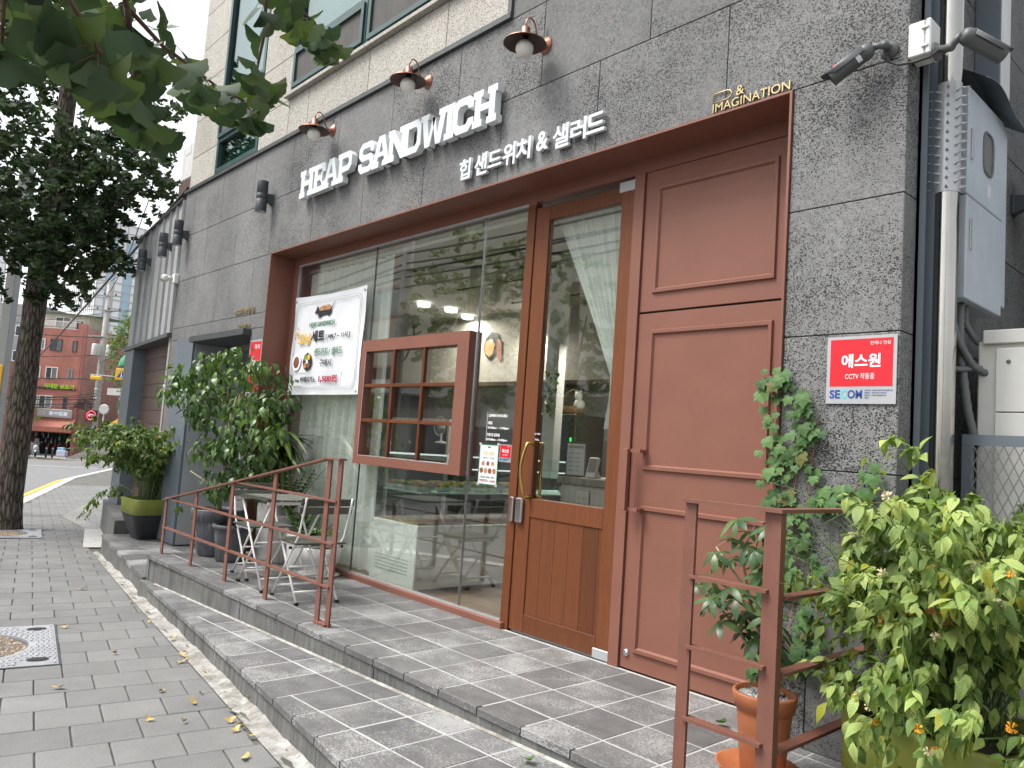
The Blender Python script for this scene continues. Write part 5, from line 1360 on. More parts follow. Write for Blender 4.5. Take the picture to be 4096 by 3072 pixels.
# rear service counter, till, menu stands
rc_ = thing('service_counter', 'pale stone-topped service counter seen through the door glass', 'counter', (-4.0, 1.62, 0))
MB().bbox(-.9, .9, 0, .6, .0, .90, .005).obj('front', 'light_grey_plastic', rc_); MB().bbox(-.93, .93, -.03, .63, .90, .965, .004).obj('worktop', 'plain_concrete', rc_)
t = thing('payment_terminal', 'white card payment terminal with a tilted screen on the service counter', 'terminal', (-4.62, 1.70, .965), R(15))
m = MB().bbox(-.05, .05, -.02, .02, .0, .2, .008); m.v = [tuple(Matrix.Rotation(R(-22), 4, 'X') @ Vector(v)) for v in m.v]; m.obj('housing', 'white_ceramic', t)
m = MB().box(-.038, .038, -.0225, -.0205, .05, .18); m.v = [tuple(Matrix.Rotation(R(-22), 4, 'X') @ Vector(v)) for v in m.v]; m.obj('screen', 'grey_window', t); MB().add([(-.05, 0, 0), (.05, 0, 0), (.05, .12, 0), (-.05, .12, 0), (-.05, .02, .1), (.05, .02, .1)], [(0, 1, 2, 3), (0, 4, 5, 1), (1, 5, 2), (0, 3, 4), (2, 5, 4, 3)]).obj('stand', 'white_ceramic', t)
t = thing('menu_stand', 'framed menu leaning on the service counter left of the payment terminal', 'menu', (-4.86, 1.76, .965), R(10))
m = MB().box(-.11, .11, -.01, .0, .0, .32); m.obj('frame', 'brown_board', t); MB().box(-.095, .095, -.013, -.0105, .015, .305).obj('sheet', 'poster_white', t); wall_text('lettering', 'HEAP SANDWICH', -.08, .26, -.0145, 'print_black', t, height=.025, width=.16)
for i in range(5): wall_text('lettering', '샌드위치  5,500', -.08, .21-.04*i, -.0145, 'print_black', t, height=.012, width=.12)
t = thing('counter_poster', 'small morning set poster on the front of the service counter', 'poster', (-4.62, 1.61, .60)); MB().box(-.08, .08, -.004, 0, 0, .26).obj('frame', 'sign_silver', t); MB().box(-.075, .075, -.006, -.0045, .006, .254).obj('sheet', 'poster_white', t); wall_text('lettering', '모닝 세트', -.055, .17, -.0075, 'print_gold', t, height=.035, width=.11); wall_text('lettering', '(AM 7 ~ 11시)', -.05, .13, -.0075, 'print_black', t, height=.018, width=.1)
# drinks fridge, shelf cabinet, fan, tiffin plates, hat portrait, framed dog picture
fr_ = thing('drinks_fridge', 'dark drinks fridge with a green light strip at the back of the shop', 'fridge', (-6.25, 2.9, 0)); MB().bbox(-.3, .3, 0, .5, 0, 1.62, .01).obj('cabinet', 'interior_dark', fr_); MB().box(.22, .25, -.004, -.001, .9, 1.35).obj('light_strip', 'green_screen', fr_); MB().box(-.25, .2, -.006, -.001, .15, 1.6).obj('door_glass', 'dark_window', fr_)
t = thing('shelf_unit', 'wooden drawer unit with four handle slots behind the counter', 'shelf', (-7.4, 2.7, 0)); MB().box(-.35, .35, 0, .4, 0, 1.42).obj('carcass', 'interior_dark', t)
for i in range(4): MB().bbox(-.33, .33, -.02, 0, .85+i*.13, .965+i*.13, .004).obj('drawer', 'brown_board', t)
t = thing('white_oven_shelf', 'white metal shelving with glass doors behind the display box', 'shelf', (-8.6, 2.6, 0))
m = MB()
for x in (-.7, .66): m.box(x, x+.04, 0, .04, 0, 1.5)
for z in (.05, .95, 1.46): m.box(-.66, .66, 0, .4, z, z+.04)
m.obj('frame', 'white_paint', t); MB().box(-.65, .65, .36, .38, .1, 1.44).obj('rear_panel', 'blue_grey_paint', t)
t = thing('table_fan', 'small cream table fan behind the display counter', 'fan', (-7.13, 1.9, 1.18)); MB().lathe([(.001, 0), (.07, 0), (.06, .02), (.012, .03), (.012, .12)], (0, 0, 0), 16).obj('stand', 'white_paint', t)
m = MB()
for i in range(28): a = 2*math.pi*i/28; m.bar((.02*math.cos(a), -.04, .2+.02*math.sin(a)), (.11*math.cos(a), -.03, .2+.11*math.sin(a)), .0015, .0015)
m.tube([(.11*math.cos(a), -.03, .2+.11*math.sin(a)) for a in [2*math.pi*i/28 for i in range(29)]], .004, 5); m.obj('guard', 'white_paint', t); MB().lathe([(.001, -.045), (.025, -.043), (.03, .03), (.001, .05)], (0, 0, .2), 14, axis='y').obj('motor', 'white_paint', t)
t = thing('dog_picture', 'cut-out painted portrait of a brown and black long-eared dog on the inner wall', 'picture', (-8.3, 3.48, 2.42))
t.scale = (1.45, 1, 1.45)
for k_, (poly, c_) in enumerate((([(-.02, .2), (.06, .26), (.16, .24), (.2, .14), (.15, .04), (.06, -.02), (.0, .02), (-.05, .1)], 'print_black'), ([(-.01, .17), (.07, .2), (.12, .14), (.1, .05), (.05, .01), (.0, .04), (-.03, .1)], 'print_food'), ([(.15, .2), (.22, .16), (.235, .0), (.2, -.04), (.16, .03)], 'print_brown'), ([(.05, .17), (.08, .185), (.1, .165), (.07, .15)], 'print_white'), ([(.065, .168), (.08, .175), (.085, .163)], 'print_blue'))):
    MB().prism(poly, 0, .003, Matrix.Translation((0, -.004*k_, 0)) @ Matrix.Rotation(R(90), 4, 'X')).obj('painted_shape', c_, t)
t = thing('cap_picture', 'small framed picture of a cap standing tilted on the ledge', 'picture', (-8.35, 3.1, 2.05), R(12)); m = MB()
m.box(-.1, .1, -.01, .01, 0, .02); m.box(-.1, .1, -.01, .01, .26, .28); m.box(-.1, -.085, -.01, .01, .02, .26); m.box(.085, .1, -.01, .01, .02, .26); m.obj('frame', 'brass', t); MB().box(-.085, .085, -.002, .002, .02, .26).obj('print', 'poster_white', t); MB().sphere((0, -.01, .15), .05, 10, 8, (1.2, .2, .8)).obj('cap', 'print_black', t)
t = thing('basket', 'wicker basket with a handle holding a white stuffed toy on the fridge', 'basket', (-6.2, 3.1, 1.62)); MB().lathe([(.001, 0), (.12, 0), (.17, .1), (.16, .1), (.11, .01)], (0, 0, 0), 20).obj('bowl', 'basket', t); MB().tube([(.16*math.cos(a), 0, .1+.2*math.sin(a)) for a in [math.pi*i/12 for i in range(13)]], .01, 6).obj('handle', 'basket', t)
t = thing('stuffed_toy', 'white stuffed toy animal sitting in the wicker basket', 'toy', (-6.08, 3.08, 1.66)); m = MB(); m.sphere((0, 0, .08), .07, 12, 8); m.sphere((0, -.02, .18), .05, 12, 8); m.sphere((-.03, -.02, .23), .018, 8, 6); m.sphere((.03, -.02, .23), .018, 8, 6); m.obj('toy_body', 'white_ceramic', t)
# ceiling lights and track spots
for x, y, z, lb in ((-8.40, 2.40, 3.0, 'glowing ceiling disc light nearest the left curtain'), (-8.38, 2.85, 3.0, 'second glowing ceiling disc light from the left'), (-8.60, 3.33, 3.0, 'glowing ceiling disc light left of the door post'), (-7.3, 3.3, 2.72, 'glowing disc light seen through the door glass'), (-4.98, 2.3, 2.26, 'glowing disc light at the right edge of the door glass')):
    t = thing('disc_light', lb, 'ceiling light', (x, y, z), 0, 'round lights glowing inside the shop'); MB().lathe([(.001, 0), (.075, 0), (.085, .01), (.085, .03), (.001, .03)], (0, 0, 0), 24).obj('diffuser', 'lamp_glow', t); MB().cyl((0, 0, .031), (0, 0, 3.03-z), .006, n=6).obj('stem', 'white_paint', t)
    ld_ = bpy.data.lights.new('disc_lamp', 'AREA'); ld_.shape = 'DISK'; ld_.size = .2; ld_.energy = 13; ld_.color = (1, .95, .87); lo = bpy.data.objects.new('lamp_light', ld_); col.objects.link(lo); lo.parent = t; lo.location = (0, 0, -.012)
for x, y, lb in ((-5.85, 1.5, 'white track spotlight under the ceiling left of the door post'), (-4.85, 1.5, 'white track spotlight seen through the upper door glass')):
    t = thing('track_spotlight', lb, 'spotlight', (x, y, 3.0), R(30), 'white track spotlights'); MB().cyl((0, 0, 0), (0, 0, -.12), .008, n=8).obj('stem', 'white_paint', t)
    m = MB().lathe([(.06, -.12), (.055, .1), (.001, .11)], (0, 0, 0), 20); q = Matrix.Translation((0, 0, -.22)) @ Matrix.Rotation(R(20), 4, 'Y'); m.v = [tuple(q @ Vector(v)) for v in m.v]; m.obj('head', 'white_paint', t)
    MB().box(-.6, .6, -.015, .015, .0, .03).obj('track', 'interior_dark', t)
t = thing('hanging_plant', 'trailing green plant hanging on the white post behind the door glass', 'plant', (-5.28, 1.8, 1.82)); MB().box(-.15, .02, .05, .15, -.9, 1.3).obj('post', 'light_grey_plastic', t)
iv_proto = [leaf_mesh('leaf', .05, .04, 'round', .2, .3)]
foliage(t, iv_proto, 'zz_leaf', [(0, leaf_matrix((rnd.uniform(-.08, .08)*(1-k/90), rnd.uniform(-.05, .02), .15-k*.006), rv(1)+Vector((0, -.3, -1)))) for k in range(70)], 0)

# ---- sheer curtains
def curtain_(name, label, x0, x1, z0, z1, y, n=150, wav=.028, tie=None):
    t = thing(name, label, 'curtain', (0, y, 0)); m = MB(); rows_ = 14
    for j in range(rows_+1):
        v = j/rows_
        for i in range(n+1):
            u = i/n; x = x0+(x1-x0)*u; yy = wav*math.sin(u*95+1.3*math.sin(u*17))*(.75+.25*math.sin(v*2))+.012*math.sin(u*31+v*2)
            if tie: xa, xb, xt = tie; f = min(1, v*1.25); x = x*(1-f)+(xt+(u-.5)*.1)*f if v < .8 else xt+(u-.5)*(.1+.5*(v-.8))
            m.v.append((x, yy, z1+(z0-z1)*v))
    for j in range(rows_):
        for i in range(n): a = j*(n+1)+i; m.sm.add(len(m.f)); m.f.append((a, a+1, a+n+2, a+n+1))
    m.obj('sheer_fabric', 'sheer_curtain', t); return t
c1 = curtain_('sheer_curtain', 'white sheer curtain hanging full height behind the left window pane', -7.15, -5.62, .06, 2.80, .11)
MB().tube([(-7.18, 0, 2.83), (-3.86, 0, 2.83)], .014, 10).obj('curtain_rod', 'white_trim', c1)
for i in range(16): MB().tube([(-7.1+i*.09, .022*math.cos(a), 2.823+.022*math.sin(a)) for a in [2*math.pi*k/12 for k in range(13)]], .003, 5).obj('ring', 'white_paint', c1)
c2 = curtain_('sheer_curtain', 'white sheer curtain gathered to one side behind the door glass', -3.72, -3.02, 1.35, 2.86, .14, 80, .02, tie=(0, 0, -3.05))

# ================================================================ handrails of flat bar
hr = thing('handrail', 'red-brown steel handrail with a sloping top rail along the left end of the platform', 'railing', (0, -1.005, 0))
def topz(x): return min(1.035, .49+(x+7.44)*.187)
for x in (-7.40, -6.68, -5.95, -5.225): MB().bar((x, 0, 0), (x, 0, topz(x)-.006), .05, .012, (0, 1, 0)).obj('post', 'rail_paint', hr)
for x in (-4.47, -4.335): MB().bar((x, 0, 0), (x, 0, 1.036), .05, .012, (0, 1, 0)).obj('post', 'rail_paint', hr)
# flat bar on edge: 50 mm deep in y, 12 mm thick
for o in list(hr.children):
    pass
def flat(p0, p1, name='rail', par=hr, w=.05, t=.012): MB().bar(p0, p1, w, t).obj(name, 'rail_paint', par)
flat((-7.44, 0, .488), (-4.50, 0, 1.0385), 'top_rail'); flat((-4.505, 0, 1.041), (-4.31, 0, 1.043), 'top_rail')
flat((-5.945, 0, .775), (-4.335, 0, .775), w=.035); flat((-7.40, 0, .508), (-4.335, 0, .508), w=.035); flat((-7.40, 0, .24), (-4.335, 0, .24), w=.035)
flat((-4.475, 0, .008), (-4.33, 0, .008), 'base_plate')
h2 = thing('handrail', 'red-brown steel handrail turning the corner at the right end of the platform', 'railing', (0, 0, 0))
MB().bar((-1.71, -1.0, 0), (-1.71, -1.0, 1.035), .05, .014, (0, 1, 0)).obj('post', 'rail_paint', h2)
MB().bar((-1.388, -.992, -.12), (-1.388, -.992, 1.035), .034, .012, (0, 1, 0)).obj('post', 'rail_paint', h2)
MB().bar((-1.358, -.985, -.2), (-1.358, -.985, 1.035), .036, .036, (0, 1, 0)).obj('corner_post', 'rail_paint', h2)
MB().bar((-1.735, -1.0, 1.042), (-1.327, -1.0, 1.042), .05, .014).obj('top_rail', 'rail_paint', h2)
MB().bar((-1.352, -.974, 1.042), (-1.352, -.24, 1.042), .05, .014).obj('top_rail', 'rail_paint', h2)
for z in (.76, .50, .24):
    MB().bar((-1.70, -1.0, z), (-1.378, -1.0, z), .045, .012).obj('rail', 'rail_paint', h2); MB().bar((-1.352, -.96, z-.02), (-1.352, -.24, z-.02), .045, .012).obj('rail', 'rail_paint', h2)

# ================================================================ folding table and chairs
def tubes(par, name, mat, pts, r=.008): MB().tube(pts, r, 8).obj(name, mat, par)
def chair(loc, rz, label):
    """folding slatted chair facing -X: back at +x"""
    t = thing('folding_chair', label, 'chair', loc, rz, 'folding slatted chairs on the platform')
    hw = .175
    for s in (-1, 1):
        y = s*hw
        MB().tube([(.245, y, .745), (.205, y, .60), (.165, y, .47), (-.05, y, .215), (-.21, y, .012)], .0085, 8).obj('back_leg_frame', 'white_paint', t)
        y2 = s*(hw-.022); MB().tube([(-.165, y2, .40), (-.02, y2, .22), (.175, y2, .012)], .0085, 8).obj('seat_leg_frame', 'white_paint', t)
        MB().cyl((-.225, y, .008), (-.20, y, .008), .013, n=10).obj('foot_cap', 'black_rubber', t); MB().cyl((.16, y2, .008), (.19, y2, .008), .013, n=10).obj('foot_cap', 'black_rubber', t)
        MB().bar((-.17, y2, .398), (.14, y2, .398), .008, .022).obj('seat_rail', 'white_paint', t)
        for z in (.715, .66): MB().sphere((.235-(z < .7)*.015, y+s*.009, z), .005, 8, 5).obj('bolt', 'black_rubber', t)
    for (x, z, w) in ((-.13, .085, hw), (.125, .08, hw-.022), (.09, .385, hw+.02), (-.005, .235, hw-.022)): MB().cyl((x, -w, z), (x, w, z), .007, n=8).obj('crossbar', 'white_paint', t)
    for s in (-1, 1): MB().cyl((.09, s*(hw+.012), .385), (.09, s*(hw+.03), .385), .011, n=8).obj('end_cap', 'black_rubber', t)
    for i in range(7): MB().bbox(-.20+i*.053, -.20+i*.053+.044, -.19, .19, .41, .424, .003).obj('seat_slat', 'grey_slat', t)
    for (x, z) in ((.236, .715), (.212, .655)):
        m = MB().bbox(-.007, .007, -.2, .2, -.026, .026, .003); q = Matrix.Translation((x-.016, 0, z)) @ Matrix.Rotation(R(14), 4, 'Y'); m.v = [tuple(q @ Vector(v)) for v in m.v]; m.obj('back_slat', 'grey_slat', t)
    return t
chair((-5.12, -.735, 0), R(-4), 'right folding chair with grey slats and white legs, its back to the shop door')
chair((-6.10, -.66, 0), R(180-3), 'left folding chair with grey slats and white legs, beside the big grey pot')
tb = thing('folding_table', 'square folding table with grey slats and white crossed legs between the two chairs', 'table', (-5.67, -.70, 0))
for i in range(9): MB().bbox(-.27, .27, -.272+i*.061, -.272+i*.061+.052, .668, .682, .003).obj('top_slat', 'grey_slat', tb)
for s in (-1, 1):
    MB().bar((s*.255, -.26, .655), (s*.255, .26, .655), .012, .024).obj('edge_rail', 'white_paint', tb)
    y = s*.235; MB().tube([(-.235, y, .645), (.235, y, .012)], .0085, 8).obj('leg', 'white_paint', tb)
    y = s*.212; MB().tube([(.235, y, .645), (-.235, y, .012)], .0085, 8).obj('leg', 'white_paint', tb)
    for x, yy in ((.238, s*.235), (-.238, s*.212)): MB().cyl((x-.016, yy, .009), (x+.016, yy, .009), .014, n=10).obj('foot_cap', 'black_rubber', tb)
for x, w in ((.18, .235), (-.18, .212), (0, .212)): MB().cyl((x, -w, .09 if x else .33), (x, w, .09 if x else .33), .006, n=8).obj('crossbar', 'white_paint', tb)

# ================================================================ pots
def pot(name, label, loc, prof, mat, n=32, soil=None, group=None, sq=0, ribs=0, rz=0):
    t = thing(name, label, 'plant pot', loc, rz, group); m = MB(); m.lathe(prof, (0, 0, 0), n, sq)
    if ribs:
        m.v = [(x*(1+.025*math.cos(math.atan2(y, x)*ribs)), y*(1+.025*math.cos(math.atan2(y, x)*ribs)), z) for x, y, z in m.v]
    m.obj('vessel', mat, t)
    if soil:
        s_ = MB(); s_.lathe([(.001, soil[1]+.01), (soil[0]*.6, soil[1]+.008), (soil[0], soil[1])], (0, 0, 0), 24, sq)
        s_.obj('soil', 'soil' if len(soil) < 3 else soil[2], t)
    return t
pot('large_grey_pot', 'large weathered grey glazed pot with a wide rim holding the ficus tree', (-7.18, -.60, 0), [(.001, .0), (.14, .0), (.155, .02), (.19, .12), (.215, .26), (.218, .31), (.222, .32), (.236, .325), (.243, .42), (.238, .43), (.222, .43), (.215, .40)], 'grey_glaze', soil=(.22, .385))
pot('ribbed_grey_pot', 'smaller fluted grey pot with a rolled rim, right of the big grey pot', (-6.83, -.60, 0), [(.001, 0), (.115, 0), (.125, .02), (.152, .24), (.155, .285), (.172, .292), (.178, .305), (.172, .325), (.158, .328), (.15, .31)], 'grey_glaze', 64, soil=(.152, .295), ribs=28)
pot('tall_white_pot', 'tall plain white cylinder pot standing in a saucer behind the left chair', (-6.83, -.24, 0), [(.001, 0), (.13, 0), (.14, .01), (.145, .04), (.118, .04), (.118, .05), (.135, .52), (.128, .52), (.12, .49)], 'white_ceramic', soil=(.12, .49))
pot('rough_white_pot', 'rough textured pale grey tub behind the table', (-6.62, -.20, 0), [(.001, 0), (.12, 0), (.125, .02), (.15, .40), (.15, .44), (.14, .44), (.13, .41)], 'plain_concrete', soil=(.135, .41))
pot('white_cone_pot', 'plain white tapered pot behind the table, right of the rough tub', (-6.33, -.20, 0), [(.001, 0), (.085, 0), (.09, .01), (.11, .30), (.104, .30), (.10, .28)], 'white_ceramic', soil=(.10, .28))
pot('small_white_pot', 'small white pot between the tapered pot and the low fluted bowl', (-6.18, -.17, 0), [(.001, 0), (.07, 0), (.085, .20), (.08, .20), (.075, .18)], 'white_ceramic', soil=(.076, .18))
pot('low_white_bowl', 'low fluted white bowl standing in a saucer behind the right chair', (-5.93, -.20, 0), [(.001, 0), (.16, 0), (.18, .02), (.15, .022), (.11, .03), (.13, .08), (.165, .14), (.168, .24), (.16, .24), (.15, .21)], 'white_ceramic', 96, soil=(.155, .21), ribs=40)
tp = pot('terracotta_pot', 'orange terracotta pot by the right handrail holding the umbrella plant', (-1.545, -.69, .018), [(.001, .0), (.075, .0), (.082, .01), (.103, .225), (.104, .245), (.113, .247), (.122, .30), (.119, .307), (.110, .307), (.105, .28)], 'terracotta', soil=(.107, .275))
m = MB()
for i in range(260):
    a = rnd.uniform(0, 6.28); r_ = .10*math.sqrt(rnd.random()); m.box(-.004, .004, -.004, .004, -.003, .003, Matrix.Translation((math.cos(a)*r_, math.sin(a)*r_, .288)) @ Euler((rnd.random()*3, rnd.random()*3, 0)).to_matrix().to_4x4() @ Matrix.Scale(rnd.uniform(.6, 1.4), 4))
o = m.obj('pebbles', 'white_trim', tp); o['kind'] = 'stuff'
pot('terracotta_saucer', 'wide terracotta saucer under the orange pot', (-1.56, -.70, 0), [(.001, .0), (.11, .0), (.125, .008), (.158, .05), (.150, .05), (.12, .018), (.001, .016)], 'terracotta')
def planter(label, loc, rz, s=1.0):
    t = thing('square_planter', label, 'planter', loc, rz, 'dark square planters with lime green rims')
    m = MB(); m.lathe([(.001, 0), (.145, 0), (.15, .01), (.20, .14), (.242, .26), (.255, .32)], (0, 0, 0), 40, 7); m.obj('dark_tub', 'dark_planter', t)
    m = MB(); m.lathe([(.258, .30), (.265, .305), (.268, .47), (.262, .485), (.246, .485), (.24, .45)], (0, 0, 0), 40, 7); m.obj('lime_rim', 'lime_plastic', t)
    m = MB(); m.lathe([(.001, .455), (.243, .45)], (0, 0, 0), 24, 7); m.obj('soil', 'soil', t); return t
planter('dark square planter with a lime green rim on the side landing at the left', (-9.90, -.35, -.215), R(3))
planter('dark square planter with a lime green rim in the lower right corner', (-.965, -.465, g_(-1)), R(-4)).scale = (1.06, 1.06, 1.09)

# ================================================================ plants
def branchy(root, n, spread, h, seg=7, droop=.5, r0=.004):
    """arching stems from root; returns list of polylines"""
    out = []
    for i in range(n):
        a = rnd.uniform(0, 2*math.pi); s = spread*math.sqrt(rnd.uniform(.05, 1)); hh = h*rnd.uniform(.6, 1.05); pts = []
        d = Vector((math.cos(a), math.sin(a), 0)); p0 = root+Vector((rnd.uniform(-.12, .12), rnd.uniform(-.12, .12), 0)); wob = rv(.03)
        for k in range(seg+1):
            t = k/seg; z = hh*(t*(1.0+droop)-droop*t*t*1.35); pts.append(p0+d*s*(t**1.35)+Vector((0, 0, z))+wob*math.sin(t*5))
        out.append(pts)
    return out
def along(pts, t):
    f = t*(len(pts)-1); i = min(int(f), len(pts)-2); return pts[i].lerp(pts[i+1], f-i), (pts[i+1]-pts[i]).normalized()
def kerria(label, loc, n_stem, spread, h, n_leaf, size, nobj, flowers, lm, inside, droop=.55, extra=None, bias=None):
    t = thing('flowering_bush', label, 'shrub', loc, 0, 'flowering bushes in the lime-rimmed planters')
    stems = branchy(Vector((0, 0, 0)), n_stem, spread, h, 8, droop)
    if bias: stems = [[p+Vector(bias)*(k/8)**1.5 for k, p in enumerate(s_)] for s_ in stems]
    if extra: stems += [[Vector(p) for p in s_] for s_ in extra]
    m = MB()
    for s_ in stems: m.tube(s_, [.0035-.0025*k/(len(s_)-1) for k in range(len(s_))], 4, False)
    # side twigs
    twigs = []
    for s_ in stems:
        for k in range(3):
            p, d = along(s_, rnd.uniform(.35, .95)); dd = (rv(1)+Vector((0, 0, .1))+d*.5).normalized(); L = rnd.uniform(.08, .22)
            tw = [p, p+dd*L*.5+Vector((0, 0, .01)), p+dd*L+Vector((0, 0, -.03))]; twigs.append(tw); m.tube(tw, [.0015, .0012, .0007], 3, False)
    o = m.obj('stems', 'green_stem', t); o['kind'] = 'stuff'
    protos = [leaf_mesh('leaf', size, size*.5, 'ovate', .3, .5), leaf_mesh('leaf', size*1.25, size*.58, 'ovate', .15, .35), leaf_mesh('leaf', size*.75, size*.42, 'ovate', .4, .6), leaf_mesh('leaf', size*1.0, size*.55, 'lance', .2, .7)]
    pl = []
    while len(pl) < n_leaf:
        src = rnd.choice(twigs if rnd.random() < .62 else stems); p, d = along(src, rnd.uniform(.15, 1)**.6 if src in twigs else rnd.uniform(.25, 1))
        p = p+rv(.012); dd = d*.35+rv(.75)+Vector((0, 0, -.55)); out = Vector((p.x, p.y, 0)).normalized()*.3 if p.length > .05 else Vector((0, 0, 0))
        if not inside(p): continue
        up_ = Vector((0, -.25, 1))+rv(.5); pl.append((rnd.randrange(4), leaf_matrix(p, dd+out, up_, rnd.uniform(.6, 1.15))))
    foliage(t, protos, lm, pl, nobj)
    fi = [s_ for s_ in stems]
    ends = sorted([tw_q[-1] for tw_q in rnd.sample(twigs, min(len(twigs), flowers*6))], key=lambda e: (Vector(loc)+e-Vector((0, -3.53, 1.2))).length)
    for i in range(flowers):
        p = ends[i*2 % len(ends)]
        if not inside(p): continue
        m = MB(); r_ = rnd.uniform(.0095, .017)*size/.058
        for k in range(26):
            v = rv(1).normalized(); a = v.orthogonal().normalized(); b = v.cross(a); m.add([v*r_*.2, v*r_+a*r_*.3, v*r_*1.1, v*r_+b*r_*.3], [(0, 1, 2, 3)])
        m.obj('flower', 'petal_orange' if i % 3 == 0 else 'petal_cream', t, p+Vector((0, -.01, .006)))
    return t, pl, twigs
kr, pl_, tw_ = kerria('big flowering bush with serrated yellow-green leaves and pompom blossoms filling the lower right corner', (-.93, -.45, .27), 110, .76, 1.02, 9500, .060, 300, 60, 'kerria_leaf',
       lambda p: -(p.x-.93)/(p.y+3.08) < (.435 if p.z > .52 else .50 if p.z > .2 else .47)+rnd.uniform(-.03, .012) and p.x < 1.1 and (p.z > .05 or (p.x > .2 and rnd.random() < .25) or rnd.random() < .10) and p.y < .75 and not (p.y > .12 and p.x < -.30) and p.z > -.28 and not (p.x < -.35 and p.z > .66) and (p-Vector((.93, -3.08, .93))).length > 1.75, .55,
       extra=[[(-.1, 0, 0), (-.12, .0, .35), (-.2, .0, .7), (-.34, -.02, .98), (-.42, -.04, 1.06)], [(0, 0, 0), (-.02, 0, .4), (-.05, -.02, .8), (-.14, -.05, 1.02), (-.3, -.08, 1.02)],
              [(0, 0, 0), (-.2, -.12, .2), (-.38, -.22, .22), (-.5, -.28, .08)]]+[[(0, 0, 0), (.12+.13*i_, -.24, .16), (-.1+.17*i_, -.40, .12), (-.18+.2*i_, -.48, -.06-.05*(i_ % 2))] for i_ in range(6)]+[[(0, 0, 0), (-.12, -.1, .12+.07*i_), (-.26, -.2, .2+.09*i_), (-.34-.02*(i_ % 3), -.30-.05*(i_ % 2), .10+.09*i_)] for i_ in range(8)]+[[(0, 0, 0), (.0, -.25, .2+.1*i_), (-.05, -.42, .25+.12*i_), (-.1+.05*i_, -.55, .12+.13*i_)] for i_ in range(5)]+[[(0, 0, 0), (-.1+.1*i_, -.2, .25), (-.2+.17*i_, -.38, .30), (-.25+.2*i_, -.50, .16)] for i_ in range(6)]+[ [(0, 0, 0), (-.25, -.15, .4), (-.45, -.2, .48), (-.58, -.22, .40)], [(0, 0, 0), (-.22, -.1, .6), (-.42, -.12, .62), (-.56, -.15, .5)]])
for i in range(26):
    p, d = along(rnd.choice(tw_), 1); 
    if not (-.55 < p.x < .8 and p.y < .1 and p.z > .1): continue
    mk('dead_leaf', leaf_mesh('leaf', .06, .04, 'ovate', 1.1, .9), 'dead_leaf', kr, None).matrix_basis = leaf_matrix(p, rv(.3)+Vector((0, 0, -1)), (0, -1, 0), rnd.uniform(.6, 1.1))
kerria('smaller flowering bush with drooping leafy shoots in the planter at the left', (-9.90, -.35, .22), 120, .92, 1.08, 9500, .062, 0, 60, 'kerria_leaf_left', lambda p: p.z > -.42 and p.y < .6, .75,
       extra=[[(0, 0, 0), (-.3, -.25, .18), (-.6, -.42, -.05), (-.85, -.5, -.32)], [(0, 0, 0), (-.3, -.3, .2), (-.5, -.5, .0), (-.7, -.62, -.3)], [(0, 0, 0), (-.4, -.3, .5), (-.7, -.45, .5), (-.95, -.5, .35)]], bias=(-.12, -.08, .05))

# ficus in the big grey pot
def blob_points(n, c, r, hollow=.35):
    out = []
    while len(out) < n:
        v = rv(1)
        if hollow < v.length < 1: out.append(Vector(c)+Vector((v.x*r[0], v.y*r[1], v.z*r[2])))
    return out
fc = thing('ficus_tree', 'potted ficus with a bare pale trunk and a round crown of glossy leaves', 'potted tree', (-7.18, -.60, .38))
m = MB(); trunk = [Vector(p) for p in ((0, 0, 0), (-.015, .0, .18), (.02, .01, .45), (.01, .02, .72), (.03, .02, .95))]; m.tube(trunk, [.026, .022, .021, .019, .02], 10)
limbs = [[trunk[-1], (.08, -.05, 1.08), (.22, -.12, 1.18)], [trunk[-1], (-.08, -.08, 1.1), (-.28, -.18, 1.2)], [trunk[-1], (.02, .1, 1.15), (.1, .25, 1.25)], [trunk[-1], (.15, .1, 1.02), (.34, .1, 1.12)], [trunk[-1], (-.1, .1, 1.1), (-.3, .2, 1.15)], [trunk[2], (.12, -.1, .55), (.3, -.2, .62)], [trunk[2], (.15, .1, .5), (.4, .05, .6)], [trunk[1], (-.1, -.12, .3), (-.22, -.22, .38)]]
for l_ in limbs: m.tube([Vector(p) for p in l_], [.013, .010, .005], 6)
m.obj('trunk', 'pale_stem', fc)
fp = [leaf_mesh('leaf', .095, .05, 'ovate', .22, .45), leaf_mesh('leaf', .08, .045, 'ovate', .35, .3), leaf_mesh('leaf', .07, .036, 'ovate', .1, .6)]
pl = []; tw = MB()
def leafy(centres, per, R_, zlo):
    for c in centres:
        pts = [c+rv(R_) for _ in range(per)]
        for p in pts:
            out = (p-c); out.z *= .3
            pl.append((rnd.randrange(3), leaf_matrix(p, out.normalized()*.7+rv(.35)+Vector((0, 0, -.62)), Vector((0, -.3, 1))+rv(.35), rnd.uniform(.75, 1.25))))
        tw.tube([c+Vector((0, 0, -R_)), c+rv(R_*.4)], [.003, .001], 4, False)
cen = [p for p in blob_points(70, (.0, -.02, 1.18), (.56, .56, .34), .45)]
cen = [Vector((p.x, p.y, p.z-.35*max(0, math.hypot(p.x, p.y)-.35))) for p in cen]
leafy(cen, 15, .085, 0)
cen2 = blob_points(42, (.28, -.02, .50), (.42, .36, .30), .4)
leafy(cen2, 14, .085, 0)
leafy([Vector((.55+.09*i, -.05+.12*math.sin(i*2), 1.10-.07*i)) for i in range(6)], 11, .08, 0)
leafy([Vector((.50+.07*i, -.15*math.cos(i*2), .85-.05*i)) for i in range(5)], 10, .08, 0)
leafy([Vector((-.33, -.28, .02+.05*i)) for i in range(2)], 2, .05, 0)
tw.obj('twigs', 'green_stem', fc, kind='stuff')
foliage(fc, fp, 'ficus_leaf', pl, 300)

